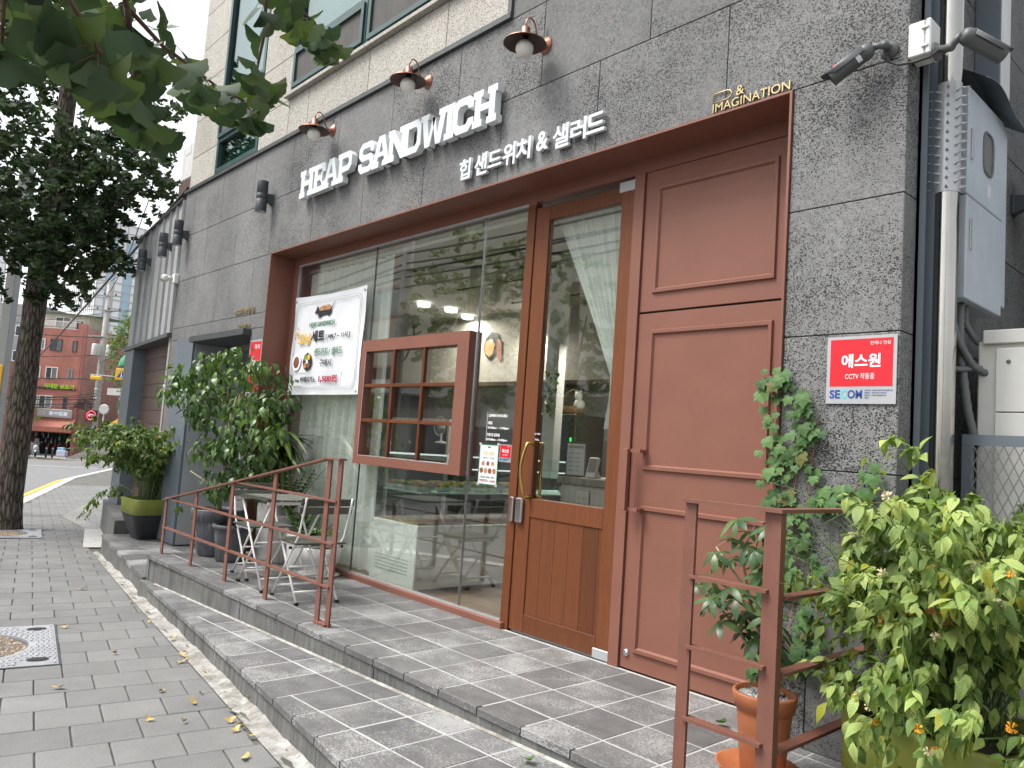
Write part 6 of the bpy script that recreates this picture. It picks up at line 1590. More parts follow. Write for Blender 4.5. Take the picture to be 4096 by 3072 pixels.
# dracaena (corn plant) behind, in the tall white pot
da = thing('dracaena_plant', 'broad-leaved corn plant with yellow-striped arching leaves behind the ficus', 'potted plant', (-6.85, -.24, .48))
MB().tube([(0, 0, 0), (.01, 0, .35), (0, .01, .62)], [.03, .028, .03], 10).obj('cane', 'pale_stem', da)
dl = [leaf_mesh('leaf', .42, .09, 'strap', .35, .75), leaf_mesh('leaf', .38, .10, 'strap', .25, .55), leaf_mesh('leaf', .48, .07, 'strap', .4, 1.0)]
pl = []
for i in range(58):
    a = i*2.4+rnd.uniform(-.2, .2); el = rnd.uniform(-.5, 1.3); z = .42+.34*(i/58); pl.append((rnd.randrange(3), leaf_matrix((.01, 0, z), (math.cos(a), math.sin(a)-.25, el), (0, 0, 1), rnd.uniform(.75, 1.05))))
foliage(da, dl, 'dracaena_leaf', pl, 60)

# ZZ plants
def zz(label, loc, n, h, name='zz_plant', spread=.5, lean=(0, 0, 0)):
    t = thing(name, label, 'potted plant', loc); protos = [leaf_mesh('leaf', .062, .028, 'ovate', .2, .25), leaf_mesh('leaf', .05, .024, 'ovate', .15, .2)]; pl = []; m = MB()
    for i in range(n):
        a = i*2.4; d = Vector((math.cos(a)*spread, math.sin(a)*spread, 1))+Vector(lean); d.normalize(); L = h*rnd.uniform(.65, 1.05); pts = [Vector((0, 0, 0))+d*L*k/8+Vector((math.cos(a), math.sin(a), 0))*.12*(k/8)**2*h for k in range(9)]
        m.tube(pts, [.007-.005*k/8 for k in range(9)], 6)
        side = d.cross(Vector((0, 0, 1))); side = side.normalized() if side.length > .05 else Vector((1, 0, 0))
        for k in range(11):
            p, dd = along(pts, .22+.78*k/10)
            for s in (-1, 1): pl.append((rnd.randrange(2), leaf_matrix(p, dd*.75+side*s*.8, Vector((0, -.6, .6))+rv(.15), 1.15-.35*k/10)))
    m.obj('stems', 'green_stem', t); foliage(t, protos, 'zz_leaf', pl, 110); return t
zz('ZZ plant with glossy feathered stems in front of the curtain, in the rough tub', (-6.60, -.19, .41), 11, .52)
zz('smaller bright green ZZ plant behind the table', (-6.32, -.20, .28), 7, .34, lean=(.1, -.1, 0))
zz('low ZZ plant with new lime shoots beside the right chair', (-6.18, -.17, .18), 6, .30, lean=(.3, -.1, 0))
t = thing('rubber_plant', 'low plant with oval spotted leaves in the fluted white bowl', 'potted plant', (-5.93, -.20, .20)); rp_ = [leaf_mesh('leaf', .085, .05, 'round', .15, .4)]
foliage(t, rp_, 'ficus_leaf', [(0, leaf_matrix(Vector((rnd.uniform(-.13, .13), rnd.uniform(-.13, .13), rnd.uniform(.0, .18))), rv(1)+Vector((0, -.3, .1)), Vector((0, -.3, 1)), rnd.uniform(.7, 1.2))) for _ in range(42)], 50)

# umbrella plant (schefflera) in the terracotta pot
sf = thing('umbrella_plant', 'umbrella plant with radiating leaflets in the terracotta pot behind the rail', 'potted plant', (-1.56, -.69, .29))
sp_ = [leaf_mesh('leaf', .095, .030, 'lance', .18, .3), leaf_mesh('leaf', .082, .028, 'lance', .1, .4)]
stems = [[(.02, 0, 0), (.0, .0, .2), (-.06, -.02, .38), (-.10, -.02, .55), (-.06, 0, .66)], [(-.0, .0, 0), (.01, .02, .22), (-.02, .0, .42), (.05, .0, .60), (.04, -.02, .64)], [(.0, 0, .1), (-.10, -.02, .25), (-.2, -.03, .33), (-.28, -.04, .40)], [(0, 0, .15), (.04, -.03, .3), (-.08, -.05, .44), (-.20, -.05, .56)], [(0, 0, .0), (.03, .04, .1), (.0, .02, .2), (-.02, .0, .3)]]
m = MB(); pl = []
for si, s_ in enumerate(stems):
    P = [Vector(p) for p in s_]; m.tube(P, [.008-.005*k/(len(P)-1) for k in range(len(P))], 7)
    for k in range(8 if si < 4 else 5):
        p, d = along(P, .25+.75*k/7 if si < 4 else .3+.7*k/5); a = k*2.4+si; dd = (Vector((math.cos(a), math.sin(a), .35))+Vector((-.15, -.2, 0))).normalized(); L = rnd.uniform(.05, .11); hub = p+dd*L; m.tube([p, p+dd*L*.5+Vector((0, 0, .006)), hub], .0014, 4, False)
        nrm = (dd*.6+Vector((0, -.2, 1))).normalized(); a1 = nrm.orthogonal().normalized(); b1 = nrm.cross(a1)
        nl = rnd.choice((6, 7, 8))
        for q in range(nl):
            an = 2*math.pi*q/nl; v = a1*math.cos(an)+b1*math.sin(an); pl.append((rnd.randrange(2), leaf_matrix(hub, v+nrm*rnd.uniform(-.35, .1), nrm, rnd.uniform(.75, 1.1))))
m.obj('stems', 'pale_stem', sf); foliage(sf, sp_, 'schefflera_leaf', pl, 300)

# ivy climbing the basalt pier
iv = thing('ivy', 'ivy creeper with lobed leaves climbing the basalt pier beside the shopfront', 'climbing plant', (0, YS, 0))
def ivy_leaf(s):
    me = bpy.data.meshes.new('leaf'); out = [(0, 0), (.28, -.12), (.52, .12), (.40, .30), (.58, .55), (.30, .58), (.18, .72), (0, 1.02), (-.18, .72), (-.30, .58), (-.58, .55), (-.40, .30), (-.52, .12), (-.28, -.12)]
    vs = [(0, .35*s, .04*s)]+[(x*s, y*s, (-.06*abs(x)-.08*max(0, y-.4))*s) for x, y in out]; n = len(out)
    me.from_pydata(vs, [], [(0, 1+i, 1+(i+1) % n) for i in range(n)]); ul = me.uv_layers.new(name='UVMap')
    for lp in me.loops: v = vs[lp.vertex_index]; ul.data[lp.index].uv = (.5+v[0]/s*.8, v[1]/s)
    me.update(); return me
ip = [ivy_leaf(.052), ivy_leaf(.04), ivy_leaf(.062)]; pl = []; m = MB()
vines = [[(-1.80, .35), (-1.80, .8), (-1.77, 1.2), (-1.80, 1.55), (-1.79, 1.62)], [(-1.70, .3), (-1.66, .7), (-1.68, 1.1), (-1.64, 1.4), (-1.66, 1.56)], [(-1.60, .3), (-1.58, .6), (-1.62, .95), (-1.60, 1.15), (-1.58, 1.42)], [(-1.62, 1.05), (-1.52, 1.07), (-1.44, 1.10), (-1.38, 1.15), (-1.30, 1.2)], [(-1.72, .2), (-1.6, .45), (-1.5, .7), (-1.45, .9)], [(-1.8, .2), (-1.75, .6), (-1.74, 1.0), (-1.76, 1.35)]]
for vi, vn_ in enumerate(vines):
    P = [Vector((x+.012*math.sin(z*20), -.012, z)) for x, z in vn_]; m.tube(P, .0018, 5, False)
    for k in range(72 if vi in (0, 5) else 56 if vi == 1 else 30):
        p, d = along(P, rnd.random()); p = p+Vector((rnd.uniform(-.055, .055), -rnd.uniform(.008, .045), rnd.uniform(-.05, .05)))
        pl.append((rnd.randrange(3), leaf_matrix(p, Vector((rnd.uniform(-.7, .7), -.25, -1+rnd.uniform(0, .5))), (rnd.uniform(-.3, .3), -1, .25), rnd.uniform(.65, 1.25))))
m.obj('vines', 'twig', iv); foliage(iv, ip, 'ivy_leaf', pl, 300)
for i in range(7):
    x, z = rnd.uniform(-1.78, -1.45), rnd.uniform(.2, .6); mk('dead_leaf', ip[2].copy(), None, iv, None).matrix_basis = leaf_matrix((x, -.05, z), (rnd.uniform(-.5, .5), -.3, -1), (0, -1, .3), 1.0)
    iv.children[-1].data.materials.clear(); iv.children[-1].data.materials.append(MATS['dead_leaf'])

# fallen leaves on pavement, gutter and steps
fl = [leaf_mesh('fallen_leaf', .05, .05, 'fan', 1.0, -.3), leaf_mesh('fallen_leaf', .045, .035, 'ovate', 1.2, -.4)]
for me in fl: me.materials.append(MATS['fallen_leaf'])
k = 0
spots = [(-5.0, -1.63), (-5.06, -1.60), (-4.95, -1.66), (-5.12, -1.58), (-4.3, -1.78), (-6.2, -1.45), (-5.6, -1.50), (-4.0, -2.15), (-3.9, -2.0), (-3.75, -1.83), (-3.62, -1.85), (-3.55, -1.83), (-3.7, -1.80), (-3.3, -1.98), (-4.8, -2.35), (-4.45, -1.95), (-4.15, -1.85), (-3.55, -3.0), (-3.42, -3.02), (-7.0, -1.35), (-5.4, -1.9), (-6.3, -2.0), (-3.25, -1.72), (-4.05, -1.62), (-7.9, -1.5), (-4.6, -1.62)]
ORD = 'first second third fourth fifth sixth seventh eighth ninth tenth eleventh twelfth thirteenth fourteenth fifteenth sixteenth seventeenth eighteenth nineteenth twentieth'.split()+['twenty-'+w for w in 'first second third fourth fifth sixth seventh eighth ninth'.split()]
spots.sort()
for i, (x, y) in enumerate(spots):
    o = bpy.data.objects.new('fallen_leaf', fl[i % 2]); col.objects.link(o); zz_ = g_(x)+.006+(.012 if y > gy(x) else 0); o.matrix_basis = leaf_matrix((x, y, zz_), (rnd.uniform(-1, 1), rnd.uniform(-1, 1), .05), Vector((rnd.uniform(-.4, .4), rnd.uniform(-.4, .4), 1)), rnd.uniform(.55, .9))
    tag(o, f"{ORD[i]} small yellow fallen leaf counting from the far end of the mortar gutter", 'leaf', 'fallen yellow leaves along the gutter')
for (x, y, z, lb) in ((-1.98, -.32, .012, 'curled green leaf lying on the platform tiles before the red door'), (-2.30, -1.22, z1_(-2.3)+.01, 'small green leaf lying on the lower step'), (-3.95, -1.75, g_(-3.95)+.01, 'green leaf lying on the gutter edge')):
    mk('fallen_leaf', leaf_mesh('fallen_leaf', .07, .05, 'ovate', .7, -.3), 'ivy_leaf', None, None, label=lb, cat='leaf').matrix_basis = leaf_matrix((x, y, z), (.9, -.3, .05), (.1, -.1, 1))

# ================================================================ street trees
def bark_mat():
    s = NT('ginkgo_bark'); v = s.pos((9, 9, 1.6)); a = s.vor(v, 2.6, 'DISTANCE_TO_EDGE'); n = s.noise(s.pos(), 30, 5, .7)
    cr = s.ramp(s.math('ADD', a.outputs[0], s.math('MULTIPLY', s.math('SUBTRACT', n, .5), .25)), [(.02, (.02, .016, .012)), (.16, (.105, .085, .065)), (.4, (.18, .15, .118))])
    s.col(cr); s.set(.9); s.bump(s.math('ADD', a.outputs[0], s.math('MULTIPLY', n, .4)), 1.0, .03)
bark_mat()
gp2 = [leaf_mesh('leaf', .072, .08, 'fan', .5, .4), leaf_mesh('leaf', .06, .075, 'fan', .8, .7), leaf_mesh('leaf', .08, .085, 'fan', .2, .2)]
gp3 = [me.copy() for me in gp2]
def ginkgo(loc, label, blobs, nleaf, trunk, rad, limbs, scale=1.0, extra_twigs=0):
    t = thing('ginkgo_tree', label, 'tree', loc, 0, None)
    m = MB(); P = [Vector(p) for p in trunk]; fine = []
    for a, b in zip(P[:-1], P[1:]):
        for k in range(6): fine.append(a.lerp(b, k/6))
    fine.append(P[-1]); n_ = 26
    m.tube(fine, [rad*(1.25-.55*i/len(fine))*(1+.35*math.exp(-i*.9)) for i in range(len(fine))], n_)
    m.v = [(x*(1+.05*math.sin(math.atan2(y, x)*7+z*3)+rnd.uniform(-.025, .025)), y*(1+.05*math.sin(math.atan2(y, x)*7+z*3)+rnd.uniform(-.025, .025)), z) for x, y, z in m.v]
    m.obj('trunk', 'ginkgo_bark', t)
    for l_ in limbs: MB().tube([Vector(p) for p in l_[0]], [l_[1]*(1-.75*k/(len(l_[0])-1)) for k in range(len(l_[0]))], 8).obj('limb', 'ginkgo_bark', t)
    pl = []; tw = MB(); tot = sum(b[2] for b in blobs)
    for c, r, w in blobs:
        nt = int(nleaf*w/tot/26)
        for _ in range(nt):
            v = rv(1)
            while v.length > 1 or v.length < .25: v = rv(1)
            p = Vector(c)+Vector((v.x*r[0], v.y*r[1], v.z*r[2])); d = (Vector((v.x, v.y, v.z*.3-.25))+rv(.4)).normalized(); L = rnd.uniform(.2, .42)*scale; q = p+d*L
            tw.tube([p, p.lerp(q, .5)+Vector((0, 0, .03)), q], [.004, .003, .0015], 3, False)
            for k in range(26):
                tt = rnd.random(); a = p.lerp(q, tt)+rv(.05*scale); pl.append((rnd.randrange(3), leaf_matrix(a, rv(.8)+d*.3+Vector((0, 0, -.75)), rv(1)+Vector((0, 0, .6)), rnd.uniform(.6, 1.15)*scale)))
    o = tw.obj('twigs', 'twig', t); o['kind'] = 'stuff'
    foliage(t, gp2 if scale == 1 else gp3, 'ginkgo_far' if scale == 1 else 'street_leaf', pl, 0, rest='crown'); return t
T1 = Vector(BG(-7.44, 11.68, 0)); T1.z = g_(T1.x)
ginkgo(T1, 'thick-barked ginkgo street tree at the left edge with a dense dark crown',
       [((.2, -.2, 5.1), (1.2, 1.2, 1.0), 20), ((.85, .7, 5.5), (.72, .72, .7), 12), ((.5, .4, 4.35), (.7, .7, .5), 8), ((-1.0, -1.0, 5.2), (1.3, 1.3, 1.1), 14), ((.1, -.1, 6.8), (1.8, 1.8, 1.2), 18), ((-1.2, -1.2, 7.0), (1.4, 1.4, 1.0), 12),  ((-.5, -.5, 4.0), (.5, .5, .6), 3), ((.25, .25, 3.75), (.32, .32, .28), 2.5)],
       23000, [(0, 0, -.1), (.0, 0, 1.0), (.02, .02, 2.6), (.05, .03, 4.2), (.12, .1, 5.6), (.15, .1, 7.4)], .155,
       [([(.05, .05, 3.6), (.35, .35, 4.2), (.8, .7, 4.9), (1.3, 1.1, 5.4)], .06), ([(.05, .0, 3.2), (.16, .05, 3.9), (.3, .1, 4.9), (.5, .2, 6.2)], .09), ([(0, 0, 4.0), (-.5, -.4, 4.6), (-1.0, -1.0, 5.0)], .05), ([(.1, .05, 4.8), (-.4, .4, 5.8), (-.6, .6, 6.8)], .05)])
# near ginkgo whose twigs hang into the top of the picture
ng = thing('near_ginkgo_tree', 'near ginkgo tree whose large fan leaves hang into the top left corner', 'tree', (0, 0, 0))
MB().tube([(1.25, -4.9, g_(1.2)-.1), (1.22, -4.9, 1.2), (1.1, -4.85, 2.6), (.9, -4.7, 4.2)], [.17, .15, .13, .1], 18).obj('trunk', 'ginkgo_bark', ng)
nl = [leaf_mesh('leaf', .055, .062, 'fan', .12, .15, fine=1), leaf_mesh('leaf', .054, .060, 'fan', .25, .35, fine=1, notch=.1), leaf_mesh('leaf', .055, .066, 'fan', .4, .5, notch=-.16, fine=1), leaf_mesh('leaf', .058, .062, 'fan', -.2, .4, fine=1)]
def cr(x, y, D):
    d = (x-2048)/FPX*r2-(y-1536)/FPX*u2+fw; return Vector((0, -3.53, 1.2))+d*D
LIMB = [Vector((1.05, -4.82, 3.0)), Vector((.2, -4.2, 2.75)), Vector((-.7, -3.7, 2.45)), Vector((-1.25, -3.42, 2.22))]
B = [ # hanging twigs in metres, all branching from the limb
    [LIMB[3], (-1.33, -3.36, 2.02), (-1.31, -3.31, 1.84), (-1.30, -3.26, 1.765), (-1.42, -3.19, 1.79), (-1.50, -3.15, 1.768)],
    [LIMB[3], (-1.45, -3.25, 2.08), (-1.46, -3.19, 1.93), (-1.62, -3.08, 1.96), (-1.84, -2.95, 2.04), (-2.03, -2.82, 2.10), (-2.15, -2.70, 2.14), (-2.22, -2.65, 2.15)],
    [LIMB[3], (-1.7, -3.0, 2.38), (-1.9, -2.77, 2.40), (-2.06, -2.62, 2.44), (-2.17, -2.5, 2.475), (-2.26, -2.42, 2.50), (-2.31, -2.36, 2.50)],
    [LIMB[3], (-1.5, -3.3, 2.0), (-1.70, -3.30, 1.90)],
    [LIMB[3], (-1.36, -3.40, 1.95), (-1.36, -3.38, 1.82), (-1.40, -3.37, 1.76)],
    [(-1.46, -3.19, 1.93), (-1.62, -3.12, 1.86), (-1.72, -3.05, 1.84)],
    [(-1.9, -2.77, 2.40), (-2.0, -2.72, 2.28), (-2.08, -2.70, 2.20), (-2.2, -2.62, 2.22)],
]
m = MB(); m.tube(LIMB, [.06, .045, .03, .016], 10); m.obj('limb', 'ginkgo_bark', ng)
m = MB(); pl = []
CAMV = Vector((0, -3.53, 1.2))
cnt = [28, 46, 32, 14, 22, 14, 14]
for bi, b in enumerate(B):
    P = [Vector(p) for p in b]; m.tube(P, [.006-.004*k/(len(P)-1) for k in range(len(P))], 6)
    for k in range(cnt[bi]):
        tt = rnd.uniform(.28, 1.0) if bi < 5 else rnd.random(); p, d = along(P, tt); 
        st_ = (rv(.8)+Vector((0, 0, -.7))).normalized(); base = p+st_*rnd.uniform(.02, .045); m.tube([p, base], .0009, 3, False)
        face = (CAMV-base).normalized()*.9+rv(.75)
        pl.append((rnd.randrange(4), leaf_matrix(base, st_+rv(.45), face, rnd.uniform(.75, 1.15))))
m.obj('twigs', 'twig', ng, kind='stuff'); 
for (c, rr, n_) in ((cr(60, 20, 2.4), .30, 55), (cr(330, 0, 2.6), .32, 55), (cr(120, 120, 2.8), .20, 24)):
    for _ in range(n_):
        v = rv(1)
        while v.length > 1: v = rv(1)
        base = c+Vector((v.x*rr, v.y*rr, v.z*rr*.55)); pl.append((rnd.randrange(4), leaf_matrix(base, rv(.8)+Vector((0, 0, -.7)), (CAMV-base).normalized()*.8+rv(.8), rnd.uniform(.8, 1.2))))
foliage(ng, nl, 'ginkgo_near', pl, 300, sort=False)

# ================================================================ far end of the street (own frame: x along, y away)
def far(name, label, cat, a, b, z, group=None, rz=0): return thing(name, label, cat, BG(a, b, z), RB+rz, group)
# kerb, paving and yellow lines across the junction
m = MB().add([(-46, -1.2, .10), (-28, -3.2, .10), (-28, 7, .14), (-46, 7, .14), (-46, -1.2, -.3), (-28, -3.2, -.3)], [(0, 1, 2, 3), (0, 4, 5, 1)])
o = m.obj('far_pavement', 'plain_concrete', None, BG(0, 64.6, -2.42), rot=(0, 0, RB), kind='structure')
for j, (b_, z_) in enumerate(((60.5, 0), (59.9, 0), (46, 0))):
    q = MB(); 
    for i in range(30):
        a0, a1 = -46+i*1.0, -45+i*1.0; P0 = Vector(BG(a0, b_, 0)); P1 = Vector(BG(a1, b_, 0)); P2 = Vector(BG(a1, b_+.16+.1*(j == 2), 0)); P3 = Vector(BG(a0, b_+.16+.1*(j == 2), 0))
        q.add([(p.x, p.y, g_(p.x)-.133) for p in (P0, P1, P2, P3)], [(0, 1, 2, 3)])
    q.obj('road_line', 'yellow_line' if j < 2 else 'white_line', kind='structure')
# red brick shop house
rb = far('brick_shop_house', 'three-storey red brick shop house with a cream rooftop room across the junction', 'building', -37.3, 66.3, -2.3)
F = 4.35
MB().box(-F, 0, 0, .3, 1.95, 10.95).obj('wall', 'red_brick', rb)
MB().box(-.25, 0, -.0, .3, .0, 1.95).obj('corner_pier', 'red_brick', rb); MB().box(-F, -F+.15, 0, .3, 0, 1.95).obj('left_pier', 'white_paint', rb)
m = MB(); m.add([(0, 0, 0), (0, 0, 11.5), (-.9, 8, 11.5), (-.9, 8, 0)], [(0, 3, 2, 1)]); m.add([(0.35, 8, 0), (0.35, 8, 11.5), (-2, 8, 11.5), (-2, 8, 0)], [(0, 1, 2, 3)])
m = MB().add([(0.002, .3, 0), (1.05, 8, 0), (1.05, 8, 11.2), (0.002, .3, 11.2), (-F, 8, 0), (-F, 8, 11.2), (-F, .3, 0), (-F, .3, 11.2)], [(0, 1, 2, 3), (3, 2, 5, 7), (1, 4, 5, 2), (4, 6, 7, 5)])
m.obj('side_wall', 'side_brick', rb)
MB().box(-.75, 0, 0, .3, 10.95, 11.5).obj('parapet', 'red_brick', rb)
def fwin(x0, x1, z0, z1, fm='white_paint', gm='dark_window', mul=True, par=rb, y=0):
    f = MB(); w = .07
    f.box(x0, x1, y-.05, y+.02, z0, z0+w); f.box(x0, x1, y-.05, y+.02, z1-w, z1); f.box(x0, x0+w, y-.05, y+.02, z0+w, z1-w); f.box(x1-w, x1, y-.05, y+.02, z0+w, z1-w)
    if mul: f.box((x0+x1)/2-.03, (x0+x1)/2+.03, y-.045, y+.02, z0+w, z1-w)
    o = f.obj('window', fm, par); xm = (x0+x1)/2
    if mul: MB().box(x0+w, xm-.03, y-.02, y-.005, z0+w, z1-w).obj('pane', gm, o); MB().box(xm+.03, x1-w, y-.02, y-.005, z0+w, z1-w).obj('pane', 'grey_window', o)
    else: MB().box(x0+w, x1-w, y-.02, y-.005, z0+w, z1-w).obj('pane', 'grey_window' if gm == 'grey' else gm, o)
fwin(-2.98, -1.95, 9.0, 10.03, 'dark_anodised'); fwin(-1.04, -.64, 9.0, 9.98, 'dark_anodised', 'grey', False); fwin(-3.75, -3.42, 9.05, 10.0, 'white_paint', 'grey', False)
fwin(-3.1, -2.05, 6.55, 7.58); fwin(-1.15, -.78, 6.6, 7.55, 'grey_wall', 'grey', False); fwin(-3.95, -3.55, 6.55, 7.55, 'white_paint', 'dark_window', False)
fwin(-3.4, -2.25, 4.05, 5.1); fwin(-1.3, -.95, 4.05, 5.05, 'dark_anodised', 'dark_window', False); fwin(-4.2, -3.5, 4.1, 5.1)
for z0, z1, y, fm in ((9.1, 10.1, 2.0, 'dark_anodised'), (6.65, 7.55, 2.2, 'white_paint'), (4.0, 4.7, 2.0, 'white_paint'), (2.0, 2.45, 1.6, 'shop_dark')):
    o = MB().box(0.12+.0, .40, y, y+.75, z0, z1).obj('window', fm, rb); MB().box(.25, .42, y+.08, y+.67, z0+.08, z1-.08).obj('pane', 'dark_window', o)
MB().box(-F, -.3, .9, 4, 10.95, 12.45).obj('rooftop_room', 'cream_wall', rb)
m = MB().add([(-F-.1, .5, 12.45), (1.2, .5, 12.3), (1.2, 6, 12.6), (-F-.1, 6, 12.6)], [(0, 1, 2, 3), (3, 2, 1, 0)]); m.obj('rooftop_roof', 'green_awning', rb)
fwin(-3.3, -1.9, 11.0, 12.1, 'white_paint', y=.88); fwin(-1.55, -.7, 11.0, 11.9, 'white_paint', y=.88)
m = MB(); 
for i in range(34): m.bar((-F+.1+i*.1, .05, 10.95), (-F+.1+i*.1, .05, 11.6), .03, .03)
m.bar((-F, .05, 11.62), (-.75, .05, 11.62), .05, .05); m.bar((-F, .05, 11.0), (-.75, .05, 11.0), .04, .04); m.obj('balcony_railing', 'white_paint', rb)
for i in range(6): MB().tube([(-.2+.1*math.sin(i), .0-.02, 11), (-.15, -.03, 6), (.1, -.03, 2)], .012, 4).obj('wall_cable', 'cable_black', rb) if i < 1 else None
# the opening and its stock
MB().box(-F+.15, -.25, 1.8, 1.9, 0, 1.95).obj('shop_back', 'shop_dark', rb); MB().box(-F+.15, -.25, .05, 1.8, 1.9, 1.96).obj('shop_ceiling', 'shop_dark', rb); MB().box(-F+.15, -.25, 0, 1.8, -.02, .02).obj('shop_floor', 'plain_concrete', rb)
o = MB().add([(-3.5, .0, 3.05), (-.02, .0, 3.2), (.28, -1.0, 2.45), (-3.75, -1.0, 2.42), (.28, -1.0, 2.05), (-3.75, -1.0, 2.0), (-.02, 0, 2.2), (-3.5, 0, 2.05)], [(0, 3, 2, 1), (3, 5, 4, 2), (1, 2, 4, 6), (0, 7, 5, 3)]).obj('awning', 'awning_red', rb)
s1 = far('hardware_shop_sign', 'dark hardware shop signboard with white Korean letters above the red-brown awning', 'sign', -40.0, 66.1, .95)
MB().bbox(-.55, 2.45, -.1, .05, 0, .70, .01).obj('sign_box', 'sign_silver', s1); MB().box(.33, 2.37, -.12, -.101, .07, .63).obj('sign_face', 'grey_wall', s1); MB().box(-.5, .27, -.12, -.101, .07, .63).obj('sign_face', 'grey_wall', s1)
wall_text('lettering', '동아철물', .5, .18, -.125, 'led_white', s1, height=.34, width=1.6, bold=.008); 
for i in range(2): wall_text('lettering', '각종공구 철물', -.42, .38-.2*i, -.125, 'print_white', s1, height=.11, width=.6)
s2 = far('green_letter_sign', 'lime green Korean letters on the brick wall above the hardware shop', 'sign', -40.3, 66.25, 3.42)
MB().box(-.6, 2.75, -.05, .0, -.08, .1).obj('letter_rail', 'dark_anodised', s2); wall_text('lettering', '서대문 보조기', -.02, .0, -.1, 'lime_sign', s2, height=.42, width=2.6, extrude=.03, bold=.012)
# stock in front of the hardware shop
def stock(name, label, cat, a, b, w, h, mat, round_=False, group=None):
    t = far(name, label, cat, a, b, -2.28, group)
    if round_: MB().lathe([(.001, 0), (w/2*.8, 0), (w/2, h*.1), (w/2, h*.9), (w/2*.9, h), (.001, h)], (0, 0, 0), 12).obj('body', mat, t)
    else: MB().bbox(-w/2, w/2, -w/3, w/3, 0, h, .02).obj('body', mat, t)
    return t
stock('steel_drum', 'silver steel drum at the left of the hardware shop front', 'drum', -40.6, 66.0, .38, 1.0, 'stainless', True)
stock('crate_stack', 'blue plastic crates stacked outside the hardware shop', 'crate', -37.6, 65.2, .55, .75, 'plastic_blue'); stock('wrapped_bundle', 'pale wrapped bundles on the pavement by the shop door', 'bundle', -37.35, 64.9, .75, .5, 'plastic_lilac')
stock('tool_crate', 'pale blue tub low on the left of the shop front', 'crate', -40.2, 65.9, .5, .35, 'plastic_blue'); stock('red_planter_box', 'dark red planter box at the foot of the young street tree', 'planter', -38.9, 62.6, .45, .42, 'brown_board')
rs_ = random.Random(3)
for i in range(26):
    m_ = ('print_food', 'plastic_blue', 'sign_silver', 'plastic_red', 'interior_grey', 'plastic_lilac', 'print_green')[rs_.randrange(7)]
    t = far('hanging_tool', f"{ORD[i]} ware from the left hanging in the dark hardware shop opening", 'ware', -41.1+i*.135, 66.6+rs_.uniform(0, .9), -.65-rs_.uniform(0, 1.1), 'wares hanging in the hardware shop')
    w = rs_.uniform(.03, .09); m = MB(); m.lathe([(.001, 0), (w, .05), (w*.8, .25), (.01, .4), (.008, .55)], (0, 0, 0), 8); m.obj('ware', m_, t)
# scooter
sc_ = far('scooter', 'silver and black scooter with a windscreen parked before the hardware shop', 'scooter', -37.75, 61.9, -2.26, rz=R(-60))
def wheel(x):
    w = MB(); w.lathe([(.17, -.06), (.25, -.055), (.265, 0), (.25, .055), (.17, .06)], (x, 0, .265), 20, axis='y'); o = w.obj('wheel', 'black_rubber', sc_); MB().lathe([(.001, -.04), (.165, -.045), (.17, .045), (.001, .04)], (x, 0, .265), 16, axis='y').obj('rim', 'scooter_silver', o)
wheel(.68); wheel(-.62)
def hull(sections, name, mat, par=sc_):
    m = MB(); n = 10
    for x, zc, hy, hz in sections:
        for k in range(n): a = 2*math.pi*k/n; m.v.append((x+(.0), hy*math.cos(a), zc+hz*math.sin(a)))
    for i in range(len(sections)-1):
        for k in range(n): m.sm.add(len(m.f)); m.f.append((i*n+k, i*n+(k+1) % n, (i+1)*n+(k+1) % n, (i+1)*n+k))
    m.f += [tuple(range(n))[::-1], tuple((len(sections)-1)*n+k for k in range(n))]; return m.obj(name, mat, par)
hull([(-.95, .62, .05, .06), (-.7, .62, .17, .16), (-.3, .55, .2, .2), (0, .42, .18, .12), (.25, .36, .18, .1)], 'rear_body', 'scooter_dark'); hull([(-.85, .80, .08, .03), (-.5, .82, .16, .06), (-.05, .78, .13, .05)], 'seat', 'black_rubber')
hull([(.28, .5, .2, .3), (.42, .68, .22, .32), (.56, .72, .17, .26), (.68, .62, .08, .14)], 'front_shield', 'scooter_silver'); hull([(.5, .38, .07, .04), (.7, .55, .08, .04), (.95, .42, .06, .03)], 'front_mudguard', 'scooter_silver')
MB().bar((.68, 0, .27), (.45, 0, .98), .09, .09).obj('fork', 'scooter_dark', sc_); MB().tube([(.36, -.33, 1.02), (.42, 0, .98), (.36, .33, 1.02)], .022, 6).obj('handlebar', 'scooter_dark', sc_); MB().sphere((.62, 0, .84), .09, 10, 8).obj('headlight', 'white_ceramic', sc_)
m = MB()
for i in range(5):
    for j in range(7): t_ = i/4; a = (j/6-.5)*1.7; m.v.append((.58-.32*t_+.06*(math.cos(a)-1)-.0, .25*math.sin(a)*(1-.25*t_), .98+.48*t_))
for i in range(4):
    for j in range(6): m.f.append((i*7+j, i*7+j+1, (i+1)*7+j+1, (i+1)*7+j))
m.obj('windscreen', 'windscreen', sc_)
for s in (-1, 1): MB().tube([(.38, s*.25, 1.0), (.42, s*.32, 1.15)], .01, 5).obj('mirror_stem', 'scooter_dark', sc_); MB().sphere((.42, s*.34, 1.18), .055, 8, 6, (.5, 1.2, 1)).obj('mirror', 'scooter_dark', sc_)
for a in (-36.72, -36.22): 
    t = far('bollard', ('left' if a < -36.5 else 'right')+' of the two dark bollards beside the scooter', 'bollard', a, 61.6, -2.26, 'bollards before the hardware shop'); MB().lathe([(.001, 0), (.07, 0), (.07, .8), (.06, .84), (.001, .85)], (0, 0, 0), 14).obj('shaft', 'dark_anodised', t); MB().lathe([(.072, .70), (.072, .76)], (0, 0, 0), 14).obj('reflective_band', 'sign_silver', t)
